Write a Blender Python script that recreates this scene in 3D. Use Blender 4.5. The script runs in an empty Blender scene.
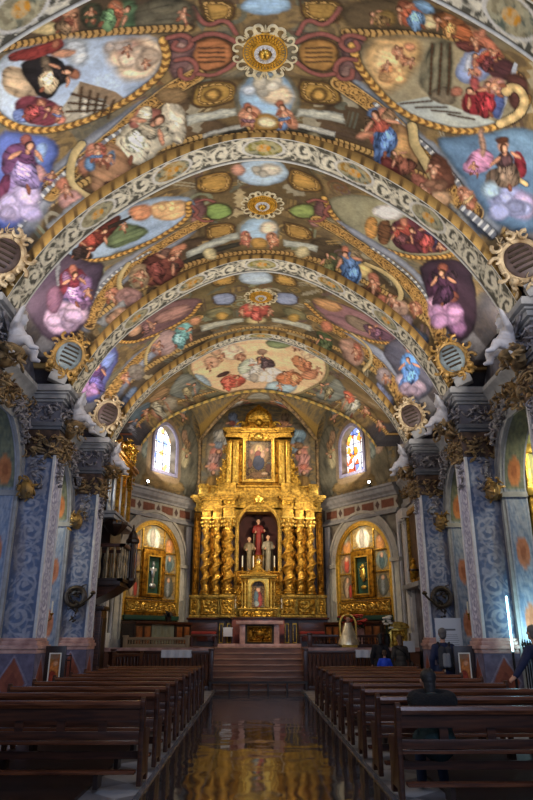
import bpy, bmesh, math, random
import numpy as np
from mathutils import Vector, Matrix, Euler
PI=math.pi
COL=bpy.context.scene.collection
rnd=random.Random(7)
# ------------------------------------------------------------------ helpers
def lin(c):
    return tuple((v/12.92 if v<=.04045 else ((v+.055)/1.055)**2.4) for v in [x/255. for x in c])
def material(name,c,rough=.6,metal=0.,bump=0.,bscale=30.,var=.0,vscale=6.,emit=0.,spec=.5,dirt=None,vs3=None):
    m=bpy.data.materials.new(name); m.use_nodes=True
    nt=m.node_tree; b=nt.nodes['Principled BSDF']
    col=(*lin(c),1)
    b.inputs['Base Color'].default_value=col; b.inputs['Roughness'].default_value=rough; b.inputs['Metallic'].default_value=metal
    b.inputs['Specular IOR Level'].default_value=spec
    tc=nt.nodes.new('ShaderNodeTexCoord')
    if var>0:
        n=nt.nodes.new('ShaderNodeTexNoise'); n.inputs['Scale'].default_value=vscale; n.inputs['Detail'].default_value=6
        src=tc.outputs['Object']
        if vs3:
            mp=nt.nodes.new('ShaderNodeMapping'); mp.inputs['Scale'].default_value=vs3; nt.links.new(src,mp.inputs[0]); src=mp.outputs[0]
        nt.links.new(src,n.inputs['Vector'])
        r=nt.nodes.new('ShaderNodeValToRGB')
        d=lin(dirt) if dirt else tuple(v*(1-var) for v in col[:3])
        r.color_ramp.elements[0].position=.32; r.color_ramp.elements[0].color=(*d,1)
        r.color_ramp.elements[1].position=.66; r.color_ramp.elements[1].color=tuple(min(1,v*(1+var*.5)) for v in col[:3])+(1,)
        nt.links.new(n.outputs['Fac'],r.inputs[0]); nt.links.new(r.outputs[0],b.inputs['Base Color'])
    if bump>0:
        n2=nt.nodes.new('ShaderNodeTexNoise'); n2.inputs['Scale'].default_value=bscale; n2.inputs['Detail'].default_value=4
        nt.links.new(tc.outputs['Object'],n2.inputs['Vector'])
        bp=nt.nodes.new('ShaderNodeBump'); bp.inputs['Strength'].default_value=bump; bp.inputs['Distance'].default_value=.03
        nt.links.new(n2.outputs['Fac'],bp.inputs['Height']); nt.links.new(bp.outputs[0],b.inputs['Normal'])
    if emit>0:
        b.inputs['Emission Color'].default_value=col; b.inputs['Emission Strength'].default_value=emit
    return m
def painted(name,rough=.75,amp=.18,scale=14.,bump=.05,emit=0,metal=0):
    """plaster carrying the painting kept on the mesh, broken up by a fine procedural mottling"""
    m=bpy.data.materials.new(name); m.use_nodes=True; nt=m.node_tree; b=nt.nodes['Principled BSDF']
    a=nt.nodes.new('ShaderNodeAttribute'); a.attribute_name='Paint'
    tc=nt.nodes.new('ShaderNodeTexCoord'); n=nt.nodes.new('ShaderNodeTexNoise'); n.inputs['Scale'].default_value=scale; n.inputs['Detail'].default_value=5
    nt.links.new(tc.outputs['Object'],n.inputs['Vector'])
    mr=nt.nodes.new('ShaderNodeMapRange'); mr.inputs[1].default_value=.25; mr.inputs[2].default_value=.75; mr.inputs[3].default_value=1-amp*1.5; mr.inputs[4].default_value=1+amp*1.2
    nt.links.new(n.outputs['Fac'],mr.inputs[0])
    mx=nt.nodes.new('ShaderNodeVectorMath'); mx.operation='SCALE'
    nt.links.new(a.outputs['Color'],mx.inputs[0]); nt.links.new(mr.outputs[0],mx.inputs['Scale'])
    nt.links.new(mx.outputs[0],b.inputs['Base Color']); b.inputs['Roughness'].default_value=rough; b.inputs['Metallic'].default_value=metal
    b.inputs['Specular IOR Level'].default_value=.25
    if bump>0:
        bp=nt.nodes.new('ShaderNodeBump'); bp.inputs['Strength'].default_value=bump; bp.inputs['Distance'].default_value=.02
        nt.links.new(n.outputs['Fac'],bp.inputs['Height']); nt.links.new(bp.outputs[0],b.inputs['Normal'])
    if emit>0:
        nt.links.new(a.outputs['Color'],b.inputs['Emission Color']); b.inputs['Emission Strength'].default_value=emit
    return m
class MB:
    def __init__(s,M=None): s.v=[]; s.f=[]; s.c=None; s.M=M or Matrix()
    def add(s,vs,fs):
        o=len(s.v); M=s.M
        s.v.extend((M@Vector(v))[:] for v in vs); s.f.extend([tuple(i+o for i in f) for f in fs]); return s
    def box(s,x0,x1,y0,y1,z0,z1):
        return s.add([(x0,y0,z0),(x1,y0,z0),(x1,y1,z0),(x0,y1,z0),(x0,y0,z1),(x1,y0,z1),(x1,y1,z1),(x0,y1,z1)],
              [(0,3,2,1),(4,5,6,7),(0,1,5,4),(1,2,6,5),(2,3,7,6),(3,0,4,7)])
    def cbox(s,c,d): return s.box(c[0]-d[0]/2,c[0]+d[0]/2,c[1]-d[1]/2,c[1]+d[1]/2,c[2]-d[2]/2,c[2]+d[2]/2)
    def prism(s,pts,d0,d1,ax='y'):
        """2-D outline pts (a,b) extruded from d0 to d1 along an axis: y -> (a,d,b)  x -> (d,a,b)  z -> (a,b,d)"""
        n=len(pts)
        q={'y':lambda a,b,d:(a,d,b),'x':lambda a,b,d:(d,a,b),'z':lambda a,b,d:(a,b,d)}[ax]
        vs=[q(a,b,d0) for a,b in pts]+[q(a,b,d1) for a,b in pts]
        return s.add(vs,[tuple(range(n)),tuple(range(2*n-1,n-1,-1))]+[(i,i+n,(i+1)%n+n,(i+1)%n) for i in range(n)])
    def strip(s,inner,outer,d0,d1,ax='y'):
        """open band between two outlines of equal length, extruded"""
        q={'y':lambda a,b,d:(a,d,b),'x':lambda a,b,d:(d,a,b),'z':lambda a,b,d:(a,b,d)}[ax]
        n=len(inner); vs=[]
        for i in range(n): vs+= [q(*inner[i],d0),q(*outer[i],d0),q(*outer[i],d1),q(*inner[i],d1)]
        fs=[]
        for i in range(n-1):
            a=4*i; b=a+4
            for k in range(4): fs.append((a+k,b+k,b+(k+1)%4,a+(k+1)%4))
        fs+=[(0,1,2,3),(4*n-1,4*n-2,4*n-3,4*n-4)]
        return s.add(vs,fs)
    def lathe(s,prof,c=(0,0,0),n=16,sx=1,sy=1,ph=0):
        vs=[];fs=[];m=len(prof)
        for r,z in prof:
            for k in range(n):
                a=2*PI*k/n+ph; vs.append((c[0]+r*sx*math.cos(a),c[1]+r*sy*math.sin(a),c[2]+z))
        for i in range(m-1):
            for k in range(n): fs.append((i*n+k,i*n+(k+1)%n,(i+1)*n+(k+1)%n,(i+1)*n+k))
        fs.append(tuple(range(n-1,-1,-1))); fs.append(tuple(range((m-1)*n,m*n)))
        return s.add(vs,fs)
    def tube(s,path,r,n=8,closed=False,flat=1.):
        path=[Vector(p) for p in path]; m=len(path); rr=r if hasattr(r,'__len__') else [r]*m
        vs=[];fs=[]; up=None
        for i,p in enumerate(path):
            if closed: t=(path[(i+1)%m]-path[i-1])
            else: t=path[min(i+1,m-1)]-path[max(i-1,0)]
            t.normalize()
            if up is None:
                up=Vector((0,0,1)) if abs(t.z)<.9 else Vector((0,1,0))
            a=t.cross(up)
            if a.length<1e-4: a=t.cross(Vector((1,0,.1)))
            a.normalize(); b=a.cross(t); b.normalize(); up=b
            for k in range(n):
                q=2*PI*k/n; vs.append(tuple(p+a*(rr[i]*math.cos(q))+b*(rr[i]*flat*math.sin(q))))
        e=m if closed else m-1
        for i in range(e):
            j=(i+1)%m
            for k in range(n): fs.append((i*n+k,i*n+(k+1)%n,j*n+(k+1)%n,j*n+k))
        if not closed: fs.append(tuple(range(n-1,-1,-1))); fs.append(tuple(range((m-1)*n,m*n)))
        return s.add(vs,fs)
    def ell(s,c,r,nu=8,nv=6,R=None):
        R=R or Matrix.Identity(3); r=r if hasattr(r,'__len__') else (r,r,r)
        vs=[Vector((0,0,-r[2]))];fs=[]
        for j in range(1,nv):
            t=PI*j/nv
            for k in range(nu):
                a=2*PI*k/nu; vs.append(Vector((r[0]*math.sin(t)*math.cos(a),r[1]*math.sin(t)*math.sin(a),-r[2]*math.cos(t))))
        vs.append(Vector((0,0,r[2]))); L=len(vs)-1
        for k in range(nu): fs.append((0,1+(k+1)%nu,1+k)); fs.append((L,1+(nv-2)*nu+k,1+(nv-2)*nu+(k+1)%nu))
        for j in range(nv-2):
            for k in range(nu): fs.append((1+j*nu+k,1+j*nu+(k+1)%nu,1+(j+1)*nu+(k+1)%nu,1+(j+1)*nu+k))
        return s.add([tuple(R@v+Vector(c)) for v in vs],fs)
    def gridxyz(s,X,Y,Z,col=None,closed_u=False):
        n,m=X.shape; o=len(s.v)
        P=np.stack([X,Y,Z],-1).reshape(-1,3)
        M=np.array(s.M); P=P@M[:3,:3].T+M[:3,3]
        s.v.extend(map(tuple,P.tolist()))
        i=np.arange(n-1)[:,None]*m+np.arange(m-1)[None,:]
        q=np.stack([i,i+1,i+1+m,i+m],-1).reshape(-1,4)+o
        s.f.extend(map(tuple,q.tolist()))
        if col is not None:
            if s.c is None: s.c=[]
            s.c.append(col.reshape(-1,3))
        return s
    def build(s,name,mat,parent=None,smooth=35,bevel=0):
        me=bpy.data.meshes.new(name); me.from_pydata(s.v,[],s.f)
        if s.c is not None:
            a=me.color_attributes.new('Paint','FLOAT_COLOR','POINT')
            c=np.concatenate(s.c); c=np.concatenate([c,np.ones((len(c),1))],1).astype(np.float32)
            a.data.foreach_set('color',c.ravel())
        if bevel or len(s.f)<60000:
            bm=bmesh.new(); bm.from_mesh(me); 
            if s.c is None: bmesh.ops.recalc_face_normals(bm,faces=bm.faces)
            if bevel:
                es=[e for e in bm.edges if len(e.link_faces)==2 and e.calc_face_angle(0)>.6]
                bmesh.ops.bevel(bm,geom=es,offset=bevel,segments=2,profile=.6,affect='EDGES',clamp_overlap=True)
            bm.to_mesh(me); bm.free()
        if smooth:
            me.polygons.foreach_set('use_smooth',[True]*len(me.polygons))
            me.set_sharp_from_angle(angle=math.radians(smooth))
        me.materials.append(mat)
        o=bpy.data.objects.new(name,me); COL.objects.link(o)
        if parent: o.parent=parent
        return o
def thing(name,label,cat,loc=(0,0,0),rz=0,group=None):
    o=bpy.data.objects.new(name,None); COL.objects.link(o); o.location=loc; o.rotation_euler=(0,0,rz); o.empty_display_size=.2
    return tag(o,label,cat,group)
def tag(o,label,cat,group=None):
    o['label']=label; o['category']=cat
    if group: o['group']=group
    return o
def struct(o): o['kind']='structure'; return o
def dup(root,loc,rz=None,label=None,group=None,scale=None):
    r=root.copy(); COL.objects.link(r); r.location=loc
    if rz is not None: r.rotation_euler=(0,0,rz)
    if scale: r.scale=scale
    if label: r['label']=label
    if group: r['group']=group
    for ch in list(root.children):
        c=ch.copy(); COL.objects.link(c); c.parent=r
        for g in list(ch.children):
            d=g.copy(); COL.objects.link(d); d.parent=c
    return r
# noise / ornament functions on numpy grids
_r=np.random.RandomState(3); _T=_r.rand(256,256)
def vnoise(u,v):
    u=np.asarray(u,float); v=np.asarray(v,float)
    i=np.floor(u).astype(int); j=np.floor(v).astype(int); a=u-i; b=v-j; a=a*a*(3-2*a); b=b*b*(3-2*b)
    g=lambda x,y:_T[x%256,y%256]
    return (g(i,j)*(1-a)+g(i+1,j)*a)*(1-b)+(g(i,j+1)*(1-a)+g(i+1,j+1)*a)*b
def fbm(u,v,o=4):
    r=0;w=.5
    for k in range(o): r=r+w*vnoise(u*2**k+17*k,v*2**k+5*k); w*=.5
    return r/(1-.5**o)
def sstep(a,b,x):
    t=np.clip((x-a)/(b-a),0,1); return t*t*(3-2*t)
def arabesque(u,v,turns=1.5,lw=.5):
    """running acanthus scroll: u along the band in half-widths, v in [-1,1] across"""
    u=u+.22*(fbm(u*.9+3,v*1.3+1,2)-.5)*2; v=v+.16*(fbm(u*1.1+30,v*1.4+8,2)-.5)*2
    i=np.floor(u/2); sg=np.where(i%2==0,1.,-1.)
    dx=u-(2*i+1); dy=(v-.1*sg)*sg
    r=np.hypot(dx,dy)+1e-6; th=np.arctan2(dy,dx)
    ph=(th/(2*PI)+r*turns+.05*np.sin(th*5+r*9))%1.
    w_=lw*(.55+.75*vnoise(u*4+2,v*4+5))
    sp=sstep(1-w_-.16,1-w_+.16,1-np.abs(ph-.5)*2)*sstep(1.0,.86,r)
    sp=np.maximum(sp,sstep(.22,.14,r))
    lobe=.84+.2*np.sin(th*6+r*5); leaf=sstep(.14,.02,np.abs(r-lobe)-.03)*(.4+.6*vnoise(u*6,v*6))
    stem=sstep(.15,.07,np.abs(v-.8*np.sin(PI*u/2+.6)))
    buds=sstep(.55,.7,vnoise(u*4.1+9,v*4.3))*.9*sstep(.8,.95,r)
    return np.clip(np.maximum.reduce([sp,leaf*.85,stem*.8,buds]),0,1)*sstep(1.,.9,np.abs(v))
C3=lambda c:np.array(lin(c))
def mixc(base,c,m): return base*(1-m[...,None])+np.asarray(c)*m[...,None]
FRESCO="""
0|p|-1.2,1.13,-1.46,0.54,-1.06,0.49,-0.37,0.52,0.45,0.49,1.22,0.39,1.49,0.59,1.31,1.05,0.65,1.79,-0.52,1.84|112,92,58,0.1,0.3,0,2
0|p|-1.05,0.53,-0.55,0.54,-0.4,0.74,-0.51,1.1,-1.2,1.08|172,136,52,0.04,0.25,0,1
0|g|-1.05,0.53,-0.55,0.54,-0.4,0.74,-0.51,1.1,-1.2,1.08,-1.05,0.53|0.028,dark
0|g|-0.97,0.6,-0.6,0.61,-0.49,0.76,-0.57,1.02,-1.07,1.02,-0.97,0.6|0.035,leaf
0|p|0.56,0.52,1.07,0.48,1.27,0.92,0.65,1.05,0.51,0.75|172,136,52,0.04,0.25,0,1
0|g|0.56,0.52,1.07,0.48,1.27,0.92,0.65,1.05,0.51,0.75,0.56,0.52|0.028,dark
0|g|0.63,0.58,1,0.55,1.15,0.88,0.69,0.97,0.59,0.75,0.63,0.58|0.035,leaf
0|p|-0.67,0.86,-0.71,0.95,-0.78,0.99,-0.87,0.97,-0.94,0.9,-0.96,0.8,-0.92,0.72,-0.85,0.68,-0.76,0.69,-0.7,0.76|120,90,40,0.04,0.2,0,1
0|p|-0.72,0.85,-0.74,0.91,-0.79,0.94,-0.85,0.92,-0.9,0.88,-0.91,0.81,-0.89,0.76,-0.84,0.73,-0.78,0.74,-0.74,0.79|190,150,62,0.04,0.2,0,1
0|p|0.99,0.76,0.97,0.86,0.91,0.93,0.82,0.96,0.74,0.91,0.71,0.83,0.73,0.73,0.79,0.66,0.88,0.64,0.95,0.67|120,90,40,0.04,0.2,0,1
0|p|0.94,0.77,0.93,0.83,0.89,0.88,0.83,0.9,0.78,0.87,0.76,0.82,0.77,0.75,0.81,0.71,0.87,0.69,0.92,0.71|190,150,62,0.04,0.2,0,1
0|p|-1.28,1.2,-0.45,1.2,-0.43,1.39,-1.29,1.43|176,176,164,0.02,0.25,0,0
0|p|0.51,1.17,1.3,1.1,1.34,1.3,0.53,1.38|176,176,164,0.02,0.25,0,0
0|p|-1.15,1.76,-0.31,1.65,-0.28,1.8,-1.17,1.95|70,66,56,0.02,0.25,0,0
0|p|0.41,1.62,1.27,1.63,1.29,1.81,0.43,1.77|70,66,56,0.02,0.25,0,0
0|p|-1.09,1.68,-0.3,1.58,-0.29,1.67,-1.12,1.79|182,180,170,0.02,0.25,0,0
0|p|0.44,1.54,1.25,1.54,1.26,1.66,0.43,1.64|182,180,170,0.02,0.25,0,0
0|p|0.58,0.97,0.51,1.4,0.24,1.71,-0.13,1.72,-0.41,1.43,-0.49,1.01,-0.38,0.62,-0.12,0.39,0.19,0.38,0.45,0.59|132,128,112,0.04,0.2,0,1
0|p|0.49,0.92,0.43,1.26,0.2,1.5,-0.1,1.51,-0.33,1.29,-0.41,0.95,-0.32,0.63,-0.1,0.45,0.17,0.44,0.39,0.61|150,182,208,0.03,0.15,0,1
0|p|-0.04,0.76,0.31,0.65,0.48,0.94,0.38,1.14,-0.04,1.08|224,200,168,0.1,0.25,0,2
0|p|-0.1,0.8,-0.12,0.87,-0.18,0.91,-0.26,0.91,-0.32,0.86,-0.34,0.79,-0.32,0.73,-0.26,0.69,-0.18,0.69,-0.12,0.74|190,196,205,0.1,0.2,0,1
0|p|-0.36,1.21,-0.19,1.13,-0.03,1.32,-0.1,1.61,-0.34,1.69,-0.43,1.49|198,140,108,0.04,0.25,0,2
0|p|-0.19,1.2,-0.21,1.25,-0.24,1.28,-0.28,1.28,-0.31,1.24,-0.32,1.19,-0.31,1.13,-0.28,1.1,-0.24,1.1,-0.21,1.14|170,105,78,0.04,0.2,0,1
0|p|0.19,1.21,0.35,1.15,0.53,1.41,0.63,1.68,0.39,1.67,0.23,1.45|198,140,108,0.04,0.25,0,2
0|p|0.33,1.1,0.32,1.16,0.29,1.2,0.25,1.2,0.22,1.17,0.2,1.12,0.21,1.06,0.24,1.02,0.28,1.02,0.32,1.05|160,100,75,0.04,0.2,0,1
0|p|0.24,1.5,0.44,1.57,0.36,1.82,0.18,1.75|110,140,180,0.04,0.25,0,2
0|p|-0.13,1.37,0.2,1.36,0.32,1.69,0.04,1.85,-0.21,1.7|176,136,58,0.04,0.25,0,2
0|p|-0.1,1.46,0.18,1.45,0.21,1.67,-0.1,1.68|222,206,166,0.04,0.25,0,2
0|p|-0.64,1.93,-0.69,2.01,-0.79,2.04,-0.89,2.01,-0.96,1.94,-0.97,1.86,-0.92,1.79,-0.83,1.76,-0.73,1.78,-0.66,1.85|196,182,140,0.04,0.2,0,1
0|p|1.08,1.79,1.07,1.89,1,1.97,0.89,2.01,0.78,1.98,0.73,1.9,0.74,1.79,0.82,1.71,0.92,1.68,1.02,1.71|196,182,140,0.04,0.2,0,1
0|g|-1.57,1.88,-0.62,1.87,0.04,1.83,0.75,1.82,1.61,1.82|0.16,leaf
0|p|-0.98,-0.32,-0.7,-0.38,-0.44,-0.17,-0.45,0.13,-0.66,0.31,-1.03,0.28,-1.15,-0.04|180,118,66,0.04,0.25,0,1
0|g|-0.98,-0.32,-0.7,-0.38,-0.44,-0.17,-0.45,0.13,-0.66,0.31,-1.03,0.28,-1.15,-0.04,-0.98,-0.32|0.028,dark
0|p|0.43,-0.2,0.71,-0.38,1.03,-0.33,1.1,0.01,0.91,0.31,0.52,0.23|172,128,58,0.04,0.25,0,1
0|g|0.43,-0.2,0.71,-0.38,1.03,-0.33,1.1,0.01,0.91,0.31,0.52,0.23,0.43,-0.2|0.028,dark
0|p|-1.4,-0.53,-1.05,-0.52,-0.96,-0.27,-1.09,-0.07,-0.96,0.25,-1.17,0.54,-1.41,0.34,-1.42,-0.08|122,92,92,0.04,0.25,0,2
0|p|1,-0.39,1.26,-0.62,1.46,-0.46,1.39,-0.12,1.54,0.28,1.25,0.47,1.06,0.19,1.14,-0.12|122,92,92,0.04,0.25,0,2
0|p|-1.14,-0.23,-1.16,-0.17,-1.21,-0.14,-1.26,-0.16,-1.3,-0.21,-1.31,-0.28,-1.29,-0.34,-1.24,-0.37,-1.19,-0.36,-1.15,-0.31|165,132,122,0.04,0.2,0,1
0|p|-0.98,0.25,-1,0.33,-1.06,0.37,-1.13,0.35,-1.18,0.28,-1.19,0.19,-1.16,0.12,-1.1,0.08,-1.04,0.09,-0.99,0.16|150,118,110,0.04,0.2,0,1
0|p|1.33,-0.34,1.32,-0.27,1.28,-0.21,1.23,-0.19,1.18,-0.22,1.15,-0.28,1.16,-0.36,1.2,-0.41,1.25,-0.42,1.3,-0.4|165,132,122,0.04,0.2,0,1
0|p|1.35,0.14,1.34,0.23,1.29,0.3,1.22,0.32,1.17,0.29,1.14,0.21,1.15,0.12,1.19,0.05,1.26,0.03,1.32,0.06|150,118,110,0.04,0.2,0,1
0|p|0.35,-0.89,0.28,-0.78,0.11,-0.71,-0.1,-0.7,-0.28,-0.77,-0.34,-0.88,-0.28,-0.97,-0.11,-1.03,0.1,-1.04,0.28,-0.99|150,182,208,0.03,0.15,0,1
0|p|-0.88,-1.05,-0.4,-0.98,-0.46,-0.6,-0.82,-0.58|168,132,54,0.04,0.25,0,1
0|g|-0.88,-1.05,-0.4,-0.98,-0.46,-0.6,-0.82,-0.58,-0.88,-1.05|0.028,dark
0|g|-0.82,-0.99,-0.46,-0.94,-0.51,-0.66,-0.77,-0.64,-0.82,-0.99|0.035,leaf
0|p|0.45,-1.01,1.05,-1.13,1.02,-0.7,0.52,-0.63|168,132,54,0.04,0.25,0,1
0|g|0.45,-1.01,1.05,-1.13,1.02,-0.7,0.52,-0.63,0.45,-1.01|0.028,dark
0|g|0.53,-0.97,0.98,-1.06,0.95,-0.74,0.59,-0.69,0.53,-0.97|0.035,leaf
0|g|-0.99,-0.94,-0.82,-0.55,-0.54,-0.68,-0.41,-0.38|0.08,rose
0|g|1,-0.97,0.83,-0.58,0.55,-0.71,0.45,-0.4|0.08,rose
0|p|-3.82,-1.08,-3.93,-2.18,-2.56,-1.59,-0.88,-1.05,-0.97,-0.54,-1.62,-0.64,-2.9,-1.04|98,82,66,0.08,0.25,0,2
0|p|-2.21,-1.44,-1.68,-1.25,-1.85,-0.74,-2.19,-0.83|96,128,94,0.04,0.4,0,2
0|p|-2.12,-1.41,-1.93,-1.33,-2,-0.9,-2.15,-0.89,-2.21,-1.12|190,118,84,0.04,0.25,0,2
0|p|-1.7,-1.26,-0.93,-1.06,-1.04,-0.63,-1.87,-0.75|108,102,84,0.05,0.4,0,2
0|p|-2.82,-1.6,-2.61,-1.58,-2.57,-1.23,-2.7,-0.99,-2.84,-1.01,-2.77,-1.31|186,140,112,0.04,0.25,0,2
0|p|-3.2,-1.57,-2.82,-1.56,-2.8,-1.29,-3.09,-1.35|140,86,70,0.04,0.25,0,2
0|p|-3.38,-1.51,-3.14,-1.45,-2.89,-1.33,-2.84,-1.12,-3.01,-1.12,-3.25,-1.28|206,188,142,0.03,0.3,0,2
0|p|-2.56,-1.48,-2.21,-1.4,-2.31,-0.98,-2.54,-1.07|72,78,62,0.04,0.25,0,2
0|g|-3.71,-1.26,-2.9,-1.04,-2.18,-0.86,-1.61,-0.71,-1.05,-0.59|0.14,leaf
0|p|-3.91,-1.22,-2.91,-1,-2.2,-0.79,-1.44,-0.56,-1.43,-0.18,-1.58,0.18,-2.11,0.48,-2.82,0.61,-3.43,0.57,-3.87,0.27,-4.24,-0.3|168,184,206,0.03,0.15,0,2
0|p|-2.28,-0.71,-1.46,-0.55,-1.45,-0.12,-1.74,0.19,-2.09,0.14,-2.27,-0.25|226,200,170,0.12,0.3,0,2
0|p|-2.11,-0.61,-1.78,-0.58,-1.68,-0.24,-1.9,-0.03,-2.14,-0.28|206,160,140,0.12,0.3,0,2
0|p|-2.88,-0.99,-2.57,-0.9,-2.56,-0.49,-2.84,-0.49|188,194,202,0.1,0.25,0,2
0|p|-3.3,0.32,-2.8,-0.16,-2.31,0.27,-2.21,0.46,-2.69,0.65,-3.27,0.57|178,170,156,0.02,0.1,0,0
0|p|-2.8,-0.16,-2.31,0.27,-2.21,0.46,-2.43,0.52,-2.89,0.05|150,128,104,0.02,0.1,0,0
0|p|-2.82,0.17,-2.7,0.25,-2.84,0.55,-2.98,0.54|196,190,178,0.02,0.25,0,0
0|p|-2.61,0.27,-2.49,0.36,-2.65,0.6,-2.78,0.59|196,190,178,0.02,0.25,0,0
0|p|-3.82,-0.96,-3.53,-0.77,-3.32,-0.28,-3.45,-0.18,-3.76,-0.28,-3.93,-0.56|190,166,138,0.03,0.5,40,2
0|p|-3.58,-0.91,-3.1,-0.83,-2.91,-0.59,-2.94,-0.26,-3.11,-0.22,-3.33,-0.04,-3.49,-0.16,-3.53,-0.46|44,40,46,0.03,0.5,30,2
0|p|-3.26,-0.83,-3.1,-0.83,-3.19,-0.17,-3.29,-0.18|120,104,88,0.03,0.4,0,2
0|p|-2.75,-0.31,-2.78,-0.26,-2.84,-0.24,-2.9,-0.27,-2.94,-0.33,-2.95,-0.4,-2.91,-0.45,-2.85,-0.47,-2.79,-0.44,-2.75,-0.38|160,106,78,0.04,0.2,0,1
0|p|-2.82,-0.44,-2.85,-0.41,-2.89,-0.4,-2.93,-0.42,-2.96,-0.46,-2.97,-0.5,-2.94,-0.54,-2.9,-0.55,-2.86,-0.53,-2.83,-0.49|70,48,40,0.04,0.2,0,1
0|p|-3.13,-0.84,-2.91,-0.86,-2.72,-0.74,-2.76,-0.68,-2.98,-0.7|196,146,118,0.04,0.25,0,2
0|p|-3.71,-1.13,-3.29,-1.07,-2.9,-1.04,-2.84,-0.9,-2.98,-0.81,-3.4,-0.86,-3.69,-0.97|146,58,58,0.03,0.4,0,2
0|p|-2.92,-0.94,-2.94,-0.9,-2.97,-0.89,-3.01,-0.9,-3.03,-0.94,-3.03,-0.98,-3.01,-1.02,-2.98,-1.03,-2.95,-1.02,-2.92,-0.98|170,110,84,0.04,0.2,0,1
0|p|-3.81,-0.33,-3.54,-0.23,-3.25,0.05,-3.24,0.36,-3.49,0.47,-3.77,0.24,-3.9,-0.09|136,66,84,0.03,0.5,0,2
0|p|-3.94,-0.16,-3.73,-0.08,-3.74,0.21,-3.97,0.08|116,136,188,0.03,0.3,0,2
0|p|-3.43,-0,-3.46,0.04,-3.5,0.06,-3.55,0.03,-3.58,-0.02,-3.57,-0.08,-3.54,-0.12,-3.49,-0.14,-3.45,-0.11,-3.42,-0.06|176,112,90,0.04,0.2,0,1
0|p|-3.22,0.23,-3.25,0.28,-3.3,0.3,-3.35,0.27,-3.38,0.22,-3.37,0.16,-3.34,0.11,-3.29,0.09,-3.25,0.12,-3.22,0.17|190,120,100,0.04,0.2,0,1
0|p|-3.07,0.36,-3.11,0.42,-3.16,0.44,-3.22,0.41,-3.25,0.34,-3.25,0.26,-3.21,0.21,-3.16,0.19,-3.1,0.21,-3.07,0.28|184,176,160,0.04,0.2,0,1
0|p|-3.22,0.46,-3.25,0.5,-3.29,0.5,-3.34,0.48,-3.37,0.43,-3.37,0.38,-3.34,0.34,-3.3,0.33,-3.25,0.36,-3.22,0.4|200,130,110,0.04,0.2,0,1
0|g|-1.45,-0.47,-1.42,-0.12,-1.58,0.22,-2.16,0.53,-2.83,0.65,-3.45,0.58,-3.9,0.3,-4.16,-0.08,-4.22,-0.37|0.145,gold
0|p|-1.36,0.36,-2.15,0.69,-3.35,1.12,-4.38,1.48,-5.21,1.76,-4.91,1.91,-3.94,1.72,-2.48,1.28,-1.18,0.59|148,152,162,0.04,0.15,0,2
0|g|-1.05,0.36,-1.82,0.75,-2.61,1.22,-3.43,1.47,-4.07,1.58|0.33,goldleaf
0|g|-1.85,0.9,-2.84,1.25,-4,1.54,-4.88,1.71|0.09,white
0|p|-4.33,-0.02,-3.9,0.39,-3.56,0.68,-3.49,1,-3.94,1.41,-4.82,1.74,-5.46,1.62|94,116,184,0.06,0.3,0,2
0|p|-4.35,0.46,-4.08,0.46,-3.83,0.62,-3.88,1.01,-4.05,1.18,-4.52,1.05,-4.59,0.77|120,76,118,0.03,0.5,60,2
0|p|-3.85,0.56,-3.89,0.62,-3.96,0.63,-4.01,0.59,-4.04,0.52,-4.03,0.44,-3.99,0.39,-3.93,0.38,-3.87,0.41,-3.84,0.48|150,92,88,0.04,0.2,0,1
0|p|-3.86,0.69,-3.62,0.74,-3.77,1.03,-3.98,1.13|150,180,225,0.04,0.25,0,2
0|p|-4.46,0.86,-4.02,1.06,-4.19,1.39,-4.65,1.51,-5.17,1.48,-4.84,1.05|150,128,180,0.03,0.5,60,2
0|p|-4.22,1.57,-4.36,1.64,-4.53,1.64,-4.67,1.56,-4.72,1.43,-4.67,1.3,-4.54,1.21,-4.38,1.21,-4.23,1.29,-4.17,1.44|200,182,218,0.08,0.2,0,1
0|p|-4.6,1.61,-4.73,1.66,-4.89,1.64,-5.02,1.57,-5.07,1.45,-5.03,1.35,-4.91,1.28,-4.75,1.3,-4.62,1.38,-4.56,1.5|176,160,210,0.08,0.2,0,1
0|p|-4.64,0.87,-4.39,0.96,-4.91,1.43,-5.11,1.37|130,66,104,0.03,0.4,0,2
0|p|-3.91,1.3,-3.98,1.36,-4.05,1.38,-4.11,1.35,-4.13,1.28,-4.1,1.19,-4.04,1.12,-3.96,1.1,-3.91,1.14,-3.89,1.21|196,150,150,0.04,0.2,0,1
0|p|-1.19,0.67,-1.88,1.03,-3.16,1.51,-4.31,1.85,-4.77,1.98,-4.29,2.17,-3.31,2.17,-2.11,2.08,-1.23,2,-0.43,1.85,-1.04,1.13|104,84,60,0.08,0.35,0,2
0|p|-2.46,1.1,-2.03,0.92,-1.59,1,-1.4,1.3,-1.53,1.67,-1.91,1.75,-2.28,1.96,-2.49,1.79,-2.62,1.44|196,186,162,0.03,0.55,50,2
0|p|-1.68,0.92,-1.45,0.73,-1.27,1.11,-1.4,1.72,-1.61,1.77,-1.64,1.4|216,204,180,0.03,0.45,70,2
0|p|-2.24,0.93,-1.83,0.77,-1.62,0.98,-1.9,1.16,-2.23,1.16|172,110,96,0.03,0.3,0,2
0|p|-1.92,0.92,-1.95,0.97,-2.01,0.99,-2.07,0.97,-2.11,0.91,-2.11,0.84,-2.08,0.79,-2.03,0.77,-1.97,0.79,-1.93,0.85|184,126,100,0.04,0.2,0,1
0|p|-1.84,1.04,-1.64,1.07,-1.87,1.54,-2.02,1.43|120,112,98,0.03,0.4,0,2
0|p|-3.03,1.42,-2.68,1.23,-2.51,1.45,-2.48,1.84,-2.84,2.02,-3.23,2.05,-3.45,1.89|168,128,92,0.04,0.4,50,2
0|p|-3.12,2,-2.51,1.94,-2.62,2.15,-3.15,2.28,-3.48,2.1|150,92,76,0.03,0.5,0,2
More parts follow.
